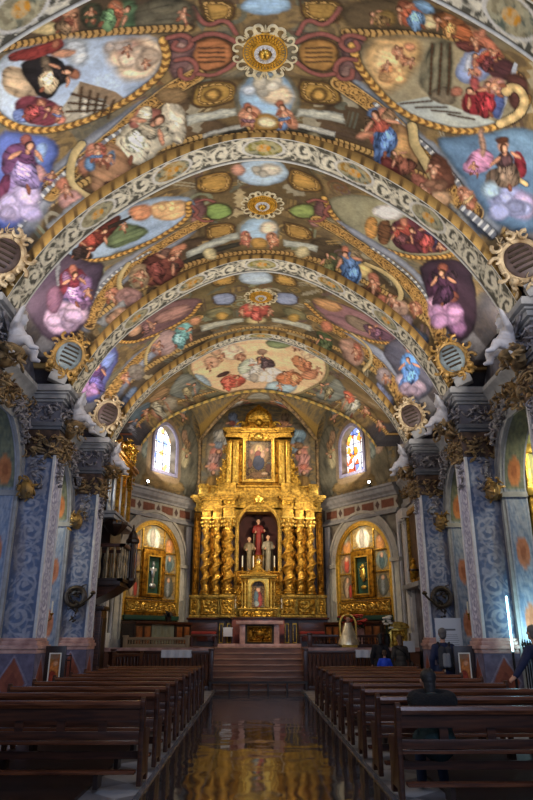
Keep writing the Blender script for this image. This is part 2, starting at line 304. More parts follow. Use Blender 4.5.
0|p|-3.16,1.52,-3.24,1.61,-3.32,1.64,-3.38,1.61,-3.39,1.54,-3.35,1.43,-3.28,1.34,-3.2,1.3,-3.14,1.33,-3.13,1.42|176,120,92,0.04,0.2,0,1
0|p|-3.12,1.2,-2.8,1.13,-2.74,1.38,-2.99,1.57,-3.16,1.44|196,116,96,0.03,0.4,0,2
0|p|-2.9,1.26,-2.94,1.31,-2.99,1.32,-3.04,1.3,-3.07,1.25,-3.06,1.18,-3.02,1.14,-2.97,1.12,-2.92,1.14,-2.89,1.2|204,140,112,0.04,0.2,0,1
0|p|-3.19,1.34,-3.04,1.37,-3.11,1.63,-3.29,1.59|112,150,186,0.04,0.25,0,2
0|p|-2.76,1.42,-2.65,1.43,-2.77,1.67,-2.92,1.64|112,150,186,0.04,0.25,0,2
0|g|-3.11,1.07,-3.31,1.19,-3.53,1.47,-3.65,1.68,-3.55,1.94,-3.42,2.06|0.16,banner
0|p|-3.6,1.95,-3.71,1.99,-3.86,1.98,-3.99,1.92,-4.04,1.83,-4.01,1.75,-3.91,1.7,-3.76,1.71,-3.63,1.77,-3.57,1.87|186,142,134,0.05,0.2,0,1
0|p|-3.68,1.63,-3.75,1.67,-3.82,1.68,-3.87,1.65,-3.89,1.6,-3.86,1.53,-3.8,1.48,-3.73,1.47,-3.68,1.5,-3.66,1.56|190,124,96,0.04,0.2,0,1
0|p|-4.51,1.92,-3.58,1.89,-3.57,2,-4.52,2.05|150,152,154,0.02,0.25,0,0
0|p|-4.44,2.03,-3.51,2.06,-3.53,2.14,-4.43,2.14|196,150,118,0.03,0.5,0,2
0|p|-1.19,0.76,-1.25,0.85,-1.39,0.87,-1.55,0.82,-1.67,0.71,-1.7,0.59,-1.64,0.51,-1.5,0.49,-1.35,0.54,-1.23,0.64|148,120,80,0.04,0.2,0,1
0|p|0.96,-1.1,2.24,-1.54,3.52,-1.05,3.72,-0.93,2.9,-1.03,1.88,-0.82,1.1,-0.61|102,86,62,0.08,0.25,0,2
0|p|1.76,-1.28,1.95,-1.42,2.16,-1.33,2.09,-1.01,1.89,-0.94|186,106,72,0.03,0.4,0,2
0|p|1.95,-1.42,2.21,-1.53,2.34,-1.37,2.17,-1.26|116,156,196,0.03,0.4,0,2
0|p|2.11,-1.24,2.31,-1.32,2.42,-1.15,2.21,-0.99|210,190,150,0.03,0.4,0,2
0|p|2.25,-1.33,2.62,-1.46,2.85,-1.27,2.61,-1.09,2.37,-1.13|168,110,60,0.03,0.5,0,2
0|p|1.95,-1.31,1.94,-1.26,1.91,-1.21,1.86,-1.2,1.82,-1.22,1.81,-1.26,1.82,-1.31,1.85,-1.36,1.89,-1.37,1.93,-1.36|150,90,66,0.04,0.2,0,1
0|p|2.65,-1.22,2.84,-1.34,3.08,-1.2,2.97,-0.99,2.75,-1|200,150,110,0.04,0.25,0,2
0|p|2.85,-1.27,3.16,-1.28,3.47,-1.02,3.29,-0.96,3.02,-1.05|196,124,96,0.03,0.4,0,2
0|p|2.59,-1.22,2.72,-1.36,2.92,-1.23,2.88,-0.99,2.66,-1.03|186,110,60,0.03,0.5,0,2
0|p|3.09,-1.32,3.09,-1.27,3.06,-1.23,3.03,-1.21,2.99,-1.22,2.98,-1.26,2.98,-1.31,3.01,-1.35,3.04,-1.37,3.07,-1.35|190,130,104,0.04,0.2,0,1
0|p|1.44,-1.06,1.78,-1.14,1.81,-0.91,1.44,-0.78|150,122,62,0.04,0.25,0,2
0|g|1.11,-0.57,1.6,-0.69,2.03,-0.84,2.61,-0.97,3.22,-1,3.79,-0.81|0.14,leaf
0|p|1.35,-0.42,1.61,-0.65,2.03,-0.84,2.61,-0.97,3.22,-1,3.69,-0.83,4.03,-0.56,4.07,-0.24,3.8,0.17,3.36,0.57,2.74,0.79,2.13,0.74,1.61,0.3,1.36,-0.11|152,142,116,0.03,0.2,20,2
0|p|1.37,-0.46,2.03,-0.81,2.27,-0.68,2.18,-0.1,1.9,0.45,1.6,0.22|214,176,116,0.12,0.3,0,2
0|p|2.04,-0.32,2.03,-0.11,1.94,0.07,1.79,0.13,1.65,0.05,1.57,-0.14,1.58,-0.36,1.68,-0.51,1.82,-0.57,1.96,-0.49|232,196,140,0.12,0.2,0,1
0|p|2,-0.5,2,-0.44,1.96,-0.39,1.91,-0.37,1.86,-0.39,1.83,-0.43,1.84,-0.49,1.87,-0.54,1.93,-0.56,1.98,-0.54|206,146,106,0.04,0.2,0,1
0|p|2.15,-0.63,2.14,-0.58,2.11,-0.54,2.07,-0.53,2.02,-0.54,2,-0.58,2.01,-0.62,2.04,-0.66,2.08,-0.68,2.12,-0.67|206,146,106,0.04,0.2,0,1
0|p|1.97,-0.05,1.96,0.06,1.92,0.15,1.84,0.18,1.77,0.14,1.73,0.05,1.73,-0.07,1.78,-0.15,1.85,-0.18,1.92,-0.14|222,150,90,0.08,0.2,0,1
0|p|2.09,-0.38,2.09,-0.32,2.07,-0.28,2.03,-0.26,2,-0.28,1.97,-0.33,1.97,-0.39,2,-0.43,2.03,-0.45,2.07,-0.43|206,146,106,0.04,0.2,0,1
0|p|2.33,-0.85,2.68,-0.97,2.87,0,2.57,0.15,2.27,-0.05|134,128,106,0.05,0.3,90,2
0|p|2.04,0.57,2.54,0.18,3.02,0.18,3.5,0.14,3.78,0.11,3.35,0.55,2.73,0.77|184,190,186,0.02,0.1,0,0
0|p|2.49,0.23,2.66,-0.15,2.95,-0.16,3.01,0.15|128,116,98,0.03,0.25,0,2
0|p|2.79,-0.83,3.14,-1.07,3.38,-0.97,3.26,-0.44,2.87,-0.28|150,170,216,0.03,0.15,0,2
0|p|2.88,-0.76,2.96,-0.91,3.05,-0.69,2.98,-0.5|196,200,214,0.06,0.25,0,2
0|p|2.63,-0.98,3.03,-1.13,3.1,-0.98,2.85,-0.86|128,72,70,0.03,0.5,0,2
0|p|3.32,-0.98,3.61,-1.06,3.7,-0.72,3.43,-0.61,3.24,-0.71|96,58,66,0.03,0.4,0,2
0|p|3.16,-0.82,3.16,-0.76,3.13,-0.71,3.09,-0.69,3.05,-0.71,3.02,-0.75,3.02,-0.81,3.04,-0.85,3.09,-0.87,3.13,-0.86|188,116,92,0.04,0.2,0,1
0|p|3.08,-0.93,3.2,-1.07,3.29,-0.96,3.17,-0.83|200,96,66,0.04,0.25,0,2
0|p|3.05,-0.05,3.11,-0.29,3.3,-0.42,3.51,-0.41,3.63,0.02,3.27,0.19,3.11,0.14|158,42,60,0.03,0.5,70,2
0|p|3.02,-0.17,3.02,-0.11,2.99,-0.06,2.95,-0.04,2.9,-0.06,2.87,-0.1,2.87,-0.16,2.9,-0.21,2.94,-0.23,2.99,-0.22|172,112,90,0.04,0.2,0,1
0|p|3.26,-0.44,3.36,-0.65,3.55,-0.67,3.62,-0.47,3.41,-0.32|214,156,150,0.04,0.25,0,2
0|p|3.21,-0.65,3.21,-0.6,3.19,-0.55,3.14,-0.53,3.1,-0.54,3.07,-0.58,3.07,-0.64,3.09,-0.69,3.14,-0.71,3.18,-0.69|206,140,116,0.04,0.2,0,1
0|p|3.06,-0.46,3.19,-0.56,3.3,-0.22,3.18,-0.07|180,90,92,0.04,0.25,0,2
0|p|3.59,-1.05,3.65,-1.04,3.75,0.04,3.68,0.04|176,184,200,0.01,0,0,0
0|p|3.49,-0.36,3.66,-0.46,3.75,0.04,3.62,0.07|84,104,160,0.04,0.25,0,2
0|p|3.49,-0.84,3.91,-0.88,4.06,-0.33,3.78,-0.24|104,64,60,0.05,0.25,0,2
0|g|1.24,-0.35,1.42,0.11,2.08,0.67,2.73,0.75,3.36,0.57,3.82,0.13,4.01,-0.29,3.99,-0.57|0.145,gold
0|g|3.65,-0.49,3.69,-0.63,3.84,-0.64,3.99,-0.49,3.98,-0.19,3.78,0.11|0.16,cream
0|p|1.26,0.34,1.83,0.66,2.66,1.11,4,1.68,4.74,1.88,4.96,1.76,4.19,1.49,3.05,1.14,2.21,0.81,1.44,0.28|146,154,166,0.04,0.15,0,2
0|g|1.15,0.46,1.83,0.8,2.69,1.28,3.49,1.65,4.26,1.82|0.33,goldleaf
0|g|1.76,0.69,2.67,1.15,4.05,1.73|0.09,white
0|p|2.76,0.97,3.42,0.65,4.26,-0.2,4.78,0.23,5.55,1.47,4.64,1.78,3.89,1.55|100,134,166,0.06,0.25,0,2
0|p|3.5,1.12,3.63,0.71,3.86,0.71,4.01,0.95,3.83,1.29,3.61,1.33|206,146,186,0.03,0.45,0,2
0|p|4.15,0.47,4.37,0.41,4.62,0.8,4.43,0.94|152,44,66,0.03,0.45,0,2
0|p|3.95,0.65,4.14,0.52,4.29,0.75,4.03,0.98|96,70,74,0.03,0.4,0,2
0|p|4.07,0.43,4.08,0.5,4.05,0.57,4,0.61,3.94,0.6,3.9,0.54,3.89,0.47,3.91,0.4,3.96,0.36,4.02,0.38|214,160,130,0.04,0.2,0,1
0|p|4.03,0.33,4.04,0.39,4,0.44,3.95,0.48,3.89,0.48,3.85,0.45,3.85,0.4,3.89,0.34,3.94,0.31,4,0.3|96,58,40,0.04,0.2,0,1
0|p|3.91,1.06,4.35,0.71,4.61,0.95,4.4,1.36,4.11,1.38|124,104,90,0.03,0.6,60,2
0|g|4.18,0.88,4.38,0.93,4.68,0.9|0.1,cream
0|p|4.88,1.13,4.92,1.29,4.83,1.46,4.64,1.58,4.43,1.6,4.27,1.53,4.23,1.37,4.32,1.19,4.51,1.06,4.72,1.04|168,178,228,0.07,0.2,0,1
0|p|5.07,1.12,5.12,1.26,5.08,1.39,4.94,1.48,4.78,1.49,4.64,1.42,4.59,1.28,4.64,1.13,4.77,1.04,4.94,1.03|196,180,224,0.08,0.2,0,1
0|p|4.35,1.27,4.39,1.36,4.35,1.45,4.27,1.5,4.17,1.5,4.08,1.44,4.05,1.35,4.09,1.25,4.17,1.2,4.27,1.21|170,196,216,0.08,0.2,0,1
0|p|3.53,0.54,3.51,0.27,3.76,0.73,3.78,0.96|188,150,130,0.04,0.25,0,2
0|p|1.25,0.61,1.88,0.89,3.02,1.49,4.47,1.87,4.51,2.06,3.82,2.1,2.72,1.94,1.61,1.82,0.65,1.79,0.91,1.18|102,82,58,0.08,0.35,0,2
0|p|1.7,1.18,1.83,0.8,2.09,0.87,2.18,1.21,2.1,1.61,1.83,1.5|178,92,74,0.03,0.5,70,2
0|p|1.85,1.35,2.09,1.15,2.35,1.71,2.32,1.98,2.06,1.84|92,126,178,0.03,0.5,80,2
0|p|2.03,0.76,2.02,0.83,1.98,0.89,1.92,0.91,1.87,0.9,1.84,0.84,1.84,0.77,1.88,0.71,1.94,0.69,2,0.7|190,130,100,0.04,0.2,0,1
0|p|1.65,0.92,1.78,0.73,1.87,0.83,1.74,1.02|96,122,160,0.04,0.25,0,2
0|p|1.57,1.51,1.8,1.28,1.95,1.31,1.71,1.6|198,140,108,0.04,0.25,0,2
0|p|2.04,1.12,2.27,0.88,2.6,1.14,2.83,1.57,2.74,1.86,2.36,1.66|172,132,86,0.04,0.4,60,2
0|p|2.56,1.3,2.6,1.46,2.57,1.58,2.48,1.62,2.37,1.57,2.28,1.44,2.25,1.27,2.29,1.14,2.38,1.1,2.48,1.16|206,162,100,0.06,0.2,0,1
0|p|2.12,1.73,2.36,1.66,2.71,1.87,2.74,2.05,2.32,1.98|126,62,56,0.03,0.5,0,2
0|g|2.45,0.89,2.59,1.24,2.88,1.45,3.19,1.64,3.42,1.76|0.19,banner
0|p|2.89,1.23,3.2,1.24,3.62,1.54,3.53,1.78,3.1,1.68|118,76,58,0.05,0.4,0,2
0|p|2.82,1.74,3.18,1.73,3.46,1.85,3.28,1.97,2.92,1.93|166,104,82,0.04,0.4,0,2
0|p|3.68,1.66,3.73,1.52,4.04,1.58,4.13,1.72,3.93,1.79|196,132,100,0.04,0.25,0,2
0|p|4.15,1.71,4.17,1.75,4.16,1.79,4.11,1.81,4.05,1.81,4,1.79,3.98,1.75,3.99,1.71,4.04,1.68,4.1,1.68|186,124,96,0.04,0.2,0,1
0|p|3.71,1.8,3.74,1.87,3.69,1.94,3.58,1.99,3.46,2,3.36,1.97,3.34,1.9,3.39,1.82,3.5,1.76,3.62,1.76|200,160,120,0.05,0.2,0,1
0|p|3.93,1.83,4.89,1.8,4.85,1.94,3.94,1.98|64,74,90,0.03,0.2,0,2
0|g|3.98,1.83,4.8,1.85|0.09,white
0|p|3.65,1.86,4,1.89,4.79,1.97,4.51,2.06|150,152,150,0.03,0.25,0,2
1|p|-0.91,-1.7,-0.44,-1.81,0.41,-1.82,0.88,-1.69,1.3,-0.69,0.86,1.46,-0.16,1.84,-1.05,1.42,-1.48,0.2,-1.19,-1.12|110,92,60,0.1,0.3,0,2
1|p|-1.26,-1.39,-0.69,-1.46,-0.54,-1.09,-0.7,-0.65,-1.27,-0.91|176,138,56,0.04,0.25,0,1
1|g|-1.26,-1.39,-0.69,-1.46,-0.54,-1.09,-0.7,-0.65,-1.27,-0.91,-1.26,-1.39|0.028,dark
1|g|-1.16,-1.31,-0.74,-1.36,-0.63,-1.09,-0.74,-0.76,-1.17,-0.95,-1.16,-1.31|0.035,leaf
1|p|0.53,-1.52,1.03,-1.34,1.17,-0.92,0.63,-0.73,0.43,-1.09|176,138,56,0.04,0.25,0,1
1|g|0.53,-1.52,1.03,-1.34,1.17,-0.92,0.63,-0.73,0.43,-1.09,0.53,-1.52|0.028,dark
1|g|0.59,-1.41,0.96,-1.28,1.06,-0.96,0.66,-0.83,0.51,-1.09,0.59,-1.41|0.035,leaf
1|p|0.48,-1.37,0.39,-1.06,0.14,-0.84,-0.17,-0.84,-0.42,-1.05,-0.52,-1.36,-0.43,-1.64,-0.18,-1.79,0.13,-1.79,0.38,-1.64|166,188,208,0.03,0.15,0,1
1|p|0.35,-1.41,0.31,-1.29,0.2,-1.2,0.06,-1.19,-0.05,-1.26,-0.09,-1.38,-0.05,-1.49,0.06,-1.57,0.19,-1.58,0.31,-1.52|206,196,180,0.08,0.2,0,1
1|p|-0.33,-1.4,-0.36,-1.28,-0.42,-1.22,-0.5,-1.23,-0.57,-1.32,-0.59,-1.44,-0.57,-1.55,-0.51,-1.61,-0.43,-1.6,-0.36,-1.52|200,150,130,0.04,0.2,0,1
1|p|-1.11,-0.35,-0.78,-0.39,-0.52,0.05,-0.81,0.28,-1.14,0.13|136,160,84,0.04,0.25,0,1
1|g|-1.11,-0.35,-0.78,-0.39,-0.52,0.05,-0.81,0.28,-1.14,0.13,-1.11,-0.35|0.028,dark
1|p|0.46,-0.04,0.73,-0.36,1.05,-0.37,1.04,0.08,0.72,0.24|140,156,84,0.04,0.25,0,1
1|g|0.46,-0.04,0.73,-0.36,1.05,-0.37,1.04,0.08,0.72,0.24,0.46,-0.04|0.028,dark
1|p|-1.11,-0.28,-1.15,-0.08,-1.25,0.02,-1.35,-0.02,-1.42,-0.19,-1.43,-0.41,-1.38,-0.6,-1.3,-0.69,-1.2,-0.66,-1.13,-0.5|122,84,84,0.04,0.2,0,1
1|p|1.33,-0.42,1.32,-0.2,1.25,-0.03,1.15,0.02,1.06,-0.08,1.01,-0.28,1.03,-0.5,1.09,-0.66,1.19,-0.7,1.28,-0.61|122,84,84,0.04,0.2,0,1
1|p|-1.2,0.1,-1.23,0.2,-1.3,0.24,-1.37,0.21,-1.43,0.11,-1.44,-0.01,-1.41,-0.11,-1.34,-0.14,-1.27,-0.11,-1.21,-0.02|160,120,112,0.04,0.2,0,1
1|p|1.22,0.16,1.2,0.28,1.15,0.38,1.07,0.42,1,0.37,0.97,0.27,0.99,0.15,1.04,0.05,1.12,0.02,1.18,0.06|160,120,112,0.04,0.2,0,1
1|p|-1.15,0.39,-0.53,0.43,-0.59,0.99,-1.2,1.02|166,130,54,0.04,0.25,0,1
1|g|-1.15,0.39,-0.53,0.43,-0.59,0.99,-1.2,1.02,-1.15,0.39|0.028,dark
1|g|-1.08,0.48,-0.61,0.51,-0.66,0.92,-1.11,0.95,-1.08,0.48|0.035,leaf
1|p|0.44,0.43,0.99,0.5,1.12,1.02,0.51,1.07|166,130,54,0.04,0.25,0,1
1|g|0.44,0.43,0.99,0.5,1.12,1.02,0.51,1.07,0.44,0.43|0.028,dark
1|g|0.52,0.52,0.93,0.57,1.02,0.96,0.58,0.99,0.52,0.52|0.035,leaf
1|p|0.39,0.85,0.32,1.28,0.08,1.56,-0.24,1.55,-0.48,1.26,-0.56,0.83,-0.46,0.45,-0.23,0.23,0.06,0.24,0.29,0.46|140,134,116,0.04,0.2,0,1
1|p|0.33,0.82,0.27,1.14,0.07,1.36,-0.19,1.36,-0.39,1.14,-0.46,0.81,-0.38,0.51,-0.18,0.35,0.05,0.35,0.25,0.52|160,186,206,0.03,0.15,0,1
1|p|0.31,0.7,0.28,0.85,0.18,0.95,0.07,0.96,-0.03,0.87,-0.06,0.73,-0.03,0.58,0.06,0.49,0.17,0.48,0.27,0.56|224,206,178,0.06,0.2,0,1
1|p|-0.46,0.85,-0.25,0.8,-0.21,1.38,-0.44,1.44|206,124,100,0.04,0.25,0,2
1|p|0.08,0.97,0.29,0.86,0.4,1.43,0.14,1.47|206,140,100,0.04,0.25,0,2
1|p|-0.25,1.13,0.09,1.13,0.14,1.55,-0.22,1.63|180,140,60,0.04,0.25,0,2
1|p|-1.69,1.2,-0.5,0.84,-0.46,1.1,-1.72,1.54|172,174,164,0.02,0.25,0,0
1|p|0.47,1.16,1.23,1.14,1.22,1.39,0.49,1.41|172,174,164,0.02,0.25,0,0
1|p|-1.9,1.48,-0.47,1.26,-0.48,1.43,-1.92,1.69|72,68,58,0.02,0.25,0,0
1|g|-1.96,1.67,-0.97,1.69,-0.13,1.72,0.89,1.69,1.62,1.65|0.16,leaf
1|p|-1.03,1.59,-1.08,1.71,-1.18,1.75,-1.27,1.71,-1.33,1.6,-1.33,1.46,-1.28,1.34,-1.19,1.29,-1.1,1.33,-1.03,1.44|196,182,140,0.04,0.2,0,1
1|p|1.07,1.46,1.06,1.6,1,1.72,0.9,1.76,0.81,1.71,0.76,1.58,0.77,1.43,0.84,1.32,0.93,1.28,1.02,1.33|196,182,140,0.04,0.2,0,1
1|p|-4.39,-0.44,-3.99,-0.94,-3.05,-1.25,-2.2,-1.18,-1.28,-0.78,-1.38,-0.02,-2.17,0.34,-3.32,0.27,-3.99,-0.06|150,170,194,0.03,0.2,0,2
1|p|-2.29,-1.02,-1.44,-0.74,-1.49,-0.22,-1.93,-0.14,-2.26,-0.56|220,176,126,0.05,0.3,0,2
1|p|-2.71,-1.15,-2.21,-1.01,-2.23,-0.47,-2.61,-0.56|214,150,110,0.06,0.3,0,2
1|p|-3.27,-0.64,-2.81,-0.69,-2.43,-0.29,-2.35,0.06,-3.06,0.14,-3.38,-0.11|112,128,92,0.05,0.4,0,2
1|p|-4.13,-0.43,-3.61,-0.76,-3.03,-0.99,-2.81,-0.99,-2.91,-0.61,-3.28,-0.34,-3.87,-0.11|112,54,46,0.03,0.5,40,2
1|p|-4.23,-0.45,-3.8,-0.37,-3.61,0.03,-3.91,0.02|50,40,38,0.04,0.25,0,2
1|p|-3.34,-0.7,-3.37,-0.63,-3.42,-0.62,-3.47,-0.65,-3.5,-0.73,-3.5,-0.82,-3.47,-0.89,-3.42,-0.91,-3.37,-0.87,-3.34,-0.79|170,110,84,0.04,0.2,0,1
1|p|-3.15,-0.78,-2.66,-0.81,-2.65,-0.73,-3.13,-0.62|60,50,44,0.01,0.25,0,0
1|p|-3.84,-0.8,-3.29,-0.97,-3.27,-0.64,-3.8,-0.37|150,66,50,0.04,0.5,0,2
1|g|-1.44,-0.6,-1.46,-0.06,-2.17,0.34,-3.12,0.43,-3.74,0.16,-4.17,-0.31,-4.28,-0.81|0.145,gold
1|p|-1.48,0.17,-2.42,0.51,-3.41,0.62,-4.25,1.28,-4.95,1.65,-4.76,1.89,-3.81,1.6,-2.53,1.09,-1.3,0.57|150,154,166,0.04,0.15,0,2
1|g|-1.21,0.21,-2.16,0.63,-3.05,0.98,-3.87,1.43,-4.59,1.7|0.33,goldleaf
1|g|-2.46,0.73,-3.44,0.93,-4.53,1.58|0.09,white
1|p|-5.07,-2.28,-3.79,0.13,-3.43,0.52,-4.09,1.41,-5,1.85,-5.95,1.28|88,72,92,0.06,0.3,0,2
1|p|-4.6,0,-4.27,-0.16,-4.01,0.18,-3.98,0.8,-4.22,1.23,-4.56,1.08,-4.79,0.5|142,56,78,0.03,0.5,70,2
1|p|-4.11,0.13,-4.15,0.2,-4.22,0.22,-4.28,0.16,-4.3,0.06,-4.29,-0.05,-4.24,-0.13,-4.18,-0.14,-4.12,-0.09,-4.1,0.01|176,112,96,0.04,0.2,0,1
1|p|-4.62,0.51,-4.13,0.92,-4.25,1.48,-4.7,1.39,-4.87,0.94|176,136,192,0.03,0.4,0,2
1|p|-4.76,0.71,-4.41,1.14,-4.54,1.25,-4.84,0.88|86,88,128,0.04,0.25,0,2
1|p|-4.68,1.53,-4.91,1.63,-5.19,1.59,-5.42,1.42,-5.51,1.13,-5.43,0.82,-5.21,0.64,-4.93,0.69,-4.69,0.95,-4.59,1.27|202,170,204,0.07,0.2,0,1
1|p|-4.43,1.54,-4.58,1.63,-4.77,1.61,-4.92,1.5,-4.97,1.32,-4.91,1.13,-4.76,1,-4.58,1.01,-4.42,1.15,-4.36,1.36|214,182,206,0.07,0.2,0,1
1|p|-4.79,0.77,-4.93,0.96,-5.09,1,-5.19,0.89,-5.21,0.65,-5.13,0.37,-4.99,0.17,-4.84,0.12,-4.74,0.23,-4.71,0.49|140,100,128,0.07,0.2,0,1
1|p|-4.47,-0.52,-4.39,-0.44,-4.68,0.27,-4.74,0.2|150,150,160,0.01,0.25,0,0
1|p|-3.96,0.91,-4.04,1.03,-4.14,1.06,-4.21,0.99,-4.24,0.84,-4.21,0.67,-4.14,0.54,-4.04,0.5,-3.97,0.58,-3.93,0.73|156,120,170,0.05,0.2,0,1
1|p|-1.17,0.63,-2.26,0.94,-3.28,1.36,-4.48,1.84,-4.04,2.09,-2.78,2.09,-1.56,1.95,-0.74,1.77|100,80,60,0.08,0.35,0,2
1|p|-2.74,0.95,-2.23,0.79,-1.85,1.27,-1.83,1.73,-2.36,1.92,-2.85,1.83,-2.91,1.46|124,72,62,0.03,0.55,50,2
1|p|-3.07,1.05,-2.7,0.98,-2.59,1.44,-2.89,1.8,-3.22,1.73|170,144,112,0.04,0.35,0,2
1|p|-2.06,0.9,-1.68,0.79,-1.62,1.07,-2.02,1.17|204,140,104,0.04,0.25,0,2
1|p|-2.01,1.01,-2.05,1.09,-2.11,1.11,-2.18,1.07,-2.22,0.98,-2.22,0.88,-2.19,0.81,-2.13,0.79,-2.06,0.83,-2.02,0.91|176,116,90,0.04,0.2,0,1
1|g|-3.01,0.84,-3.3,1.12,-3.46,1.45,-3.43,1.84|0.14,banner
1|p|-3.82,1.34,-3.5,1.35,-3.49,1.63,-3.85,1.58|206,140,112,0.04,0.25,0,2
1|p|-3.15,1.92,-3.29,1.98,-3.47,1.96,-3.64,1.87,-3.72,1.73,-3.69,1.59,-3.56,1.51,-3.38,1.52,-3.2,1.63,-3.12,1.78|184,140,132,0.05,0.2,0,1
1|p|-4.43,1.8,-3.54,1.77,-3.56,1.92,-4.38,1.96|150,150,150,0.02,0.25,0,0
1|p|-3.05,1.3,-2.8,1.16,-2.76,1.48,-3.07,1.57|196,134,104,0.04,0.25,0,2
1|p|-4.15,1.78,-3.35,1.94,-3.73,2.11,-4.27,1.98|186,146,116,0.03,0.5,0,2
1|p|1.14,-0.76,2.21,-1.35,3.16,-1.5,4.33,-2.26,4.27,-0.88,3.78,-0.16,3.07,0.36,2.25,0.29,1.53,-0.07|150,146,120,0.03,0.25,70,2
1|p|2.15,-0.94,2.55,-1.29,2.86,-1.22,2.71,-0.72,2.2,-0.61|228,224,224,0.03,0.2,0,2
1|p|2.08,-0.53,2.33,-0.61,2.42,0.18,2.15,0.19|196,146,70,0.03,0.4,0,2
1|p|2.34,-0.55,2.62,-0.73,2.75,0.19,2.43,0.25|120,84,56,0.03,0.5,0,2
1|p|2.63,-0.66,2.99,-1.17,3.64,-1.08,4.08,-0.85,3.62,-0.18,3,0.24,2.68,-0.17|112,60,76,0.03,0.6,40,2
1|p|2.72,-0.65,2.98,-0.92,3.14,-0.58,2.89,-0.24|176,82,70,0.03,0.4,0,2
1|p|2.94,-0.89,2.94,-0.8,2.91,-0.72,2.86,-0.69,2.82,-0.71,2.79,-0.78,2.79,-0.87,2.82,-0.94,2.87,-0.98,2.92,-0.96|196,130,104,0.04,0.2,0,1
1|p|3.31,-0.87,3.67,-0.94,3.66,-0.38,3.37,-0.21|76,70,108,0.03,0.4,0,2
1|g|1.18,-0.71,1.45,-0.03,2.27,0.4,3.12,0.36,3.87,-0.2,4.26,-0.95|0.145,gold
1|p|1.27,-0.17,2.25,0.54,3.36,0.72,4.56,1.59,5.18,1.79,5.46,1.6,4.33,1.1,3.3,0.51,2.28,0.19|146,152,168,0.04,0.15,0,2
1|g|1.13,0.13,2.02,0.56,3.05,1.05,4.1,1.51,4.87,1.74|0.33,goldleaf
1|g|2.39,0.53,3.42,0.92,4.63,1.6|0.09,white
1|p|3.37,0.37,4.25,-0.61,4.82,-0.31,5.67,1.44,4.97,1.7,4.09,1.31|66,48,66,0.06,0.3,0,2
1|p|3.75,0.81,3.92,-0.04,4.22,-0.08,4.64,0.43,4.51,1.09,4.09,1.31|84,52,80,0.03,0.5,60,2
1|p|4.12,-0.06,4.13,0.05,4.1,0.16,4.04,0.22,3.97,0.21,3.92,0.13,3.91,0.02,3.94,-0.09,4,-0.15,4.07,-0.14|150,88,72,0.04,0.2,0,1
1|p|4.1,0.99,4.53,0.46,4.75,0.67,4.5,1.18|136,82,70,0.03,0.5,0,2
1|p|4.75,1.06,4.79,1.24,4.71,1.43,4.55,1.55,4.37,1.59,4.23,1.51,4.19,1.35,4.26,1.15,4.43,0.99,4.61,0.96|190,142,186,0.06,0.2,0,1
1|p|5.06,1.01,5.15,1.23,5.13,1.42,5.01,1.52,4.82,1.52,4.65,1.4,4.56,1.19,4.59,0.96,4.72,0.82,4.9,0.85|168,122,168,0.07,0.2,0,1
1|p|4.44,1.08,4.46,1.2,4.41,1.32,4.32,1.4,4.2,1.42,4.12,1.36,4.1,1.25,4.15,1.12,4.25,1.03,4.36,1.01|208,164,196,0.06,0.2,0,1
1|p|5.3,1.23,5.34,1.35,5.31,1.46,5.21,1.54,5.08,1.56,4.97,1.51,4.92,1.41,4.96,1.29,5.06,1.19,5.19,1.17|156,112,158,0.07,0.2,0,1
1|p|1.17,0.59,2.11,1.05,3.31,1.54,4.9,1.86,4.27,2.02,2.9,1.98,1.72,1.89,0.89,1.69|98,82,60,0.08,0.35,0,2
1|p|1.74,1.35,1.93,0.91,2.21,1.07,2.49,1.72,2.38,2.04,2.02,1.93|92,130,178,0.03,0.5,70,2
1|p|1.93,0.91,1.93,1.01,1.9,1.09,1.85,1.12,1.8,1.09,1.76,1.01,1.77,0.91,1.8,0.83,1.85,0.8,1.9,0.83|186,120,92,0.04,0.2,0,1
1|p|1.38,1.47,1.69,1.14,1.92,1.63,1.65,1.86|92,96,66,0.03,0.4,0,2
1|p|2.57,1.31,2.59,1.45,2.54,1.58,2.44,1.64,2.32,1.62,2.24,1.52,2.23,1.37,2.29,1.23,2.39,1.16,2.5,1.19|214,188,120,0.04,0.2,0,1
1|g|2.39,1.19,2.84,1.2,3.27,1.36,3.52,1.6,3.53,1.89|0.14,banner
1|p|2.5,1.51,2.68,1.31,3,1.74,2.94,1.95|196,128,100,0.04,0.25,0,2
1|p|2.43,1.89,2.99,1.81,3.38,1.92,3.01,2.02|100,70,56,0.04,0.4,0,2
1|p|3.82,1.76,3.87,1.86,3.82,1.96,3.71,2.02,3.57,2.03,3.45,1.98,3.4,1.89,3.45,1.78,3.57,1.7,3.71,1.69|196,160,140,0.05,0.2,0,1
1|p|3.76,1.68,3.89,1.47,4.23,1.66,4.03,1.84|196,128,100,0.04,0.25,0,2
1|p|3.92,1.96,4.82,1.91,4.81,2.07,3.91,2.14|80,92,112,0.03,0.3,0,2
1|p|3.29,1.86,3.33,1.92,3.31,1.98,3.25,2.01,3.17,2.01,3.1,1.97,3.07,1.91,3.09,1.85,3.15,1.81,3.23,1.82|190,120,92,0.04,0.2,0,1
1|p|3.82,1.87,4.14,1.87,4.2,2.06,3.84,2.09|140,124,136,0.03,0.4,0,2
2|p|-1.64,-2.53,-0.3,-2.22,1.29,-2.32,1.79,-0.19,-0.31,1.88,-1.9,0.56|112,98,64,0.1,0.3,0,2
2|p|0.3,-1.3,0.22,-1.05,0.01,-0.89,-0.25,-0.9,-0.47,-1.09,-0.55,-1.34,-0.48,-1.56,-0.26,-1.66,0.01,-1.64,0.22,-1.52|170,186,200,0.03,0.15,0,1
2|p|-1.18,-1.78,-0.62,-1.72,-0.6,-1.02,-1.2,-1.05|176,140,58,0.04,0.25,0,1
2|g|-1.18,-1.78,-0.62,-1.72,-0.6,-1.02,-1.2,-1.05,-1.18,-1.78|0.028,dark
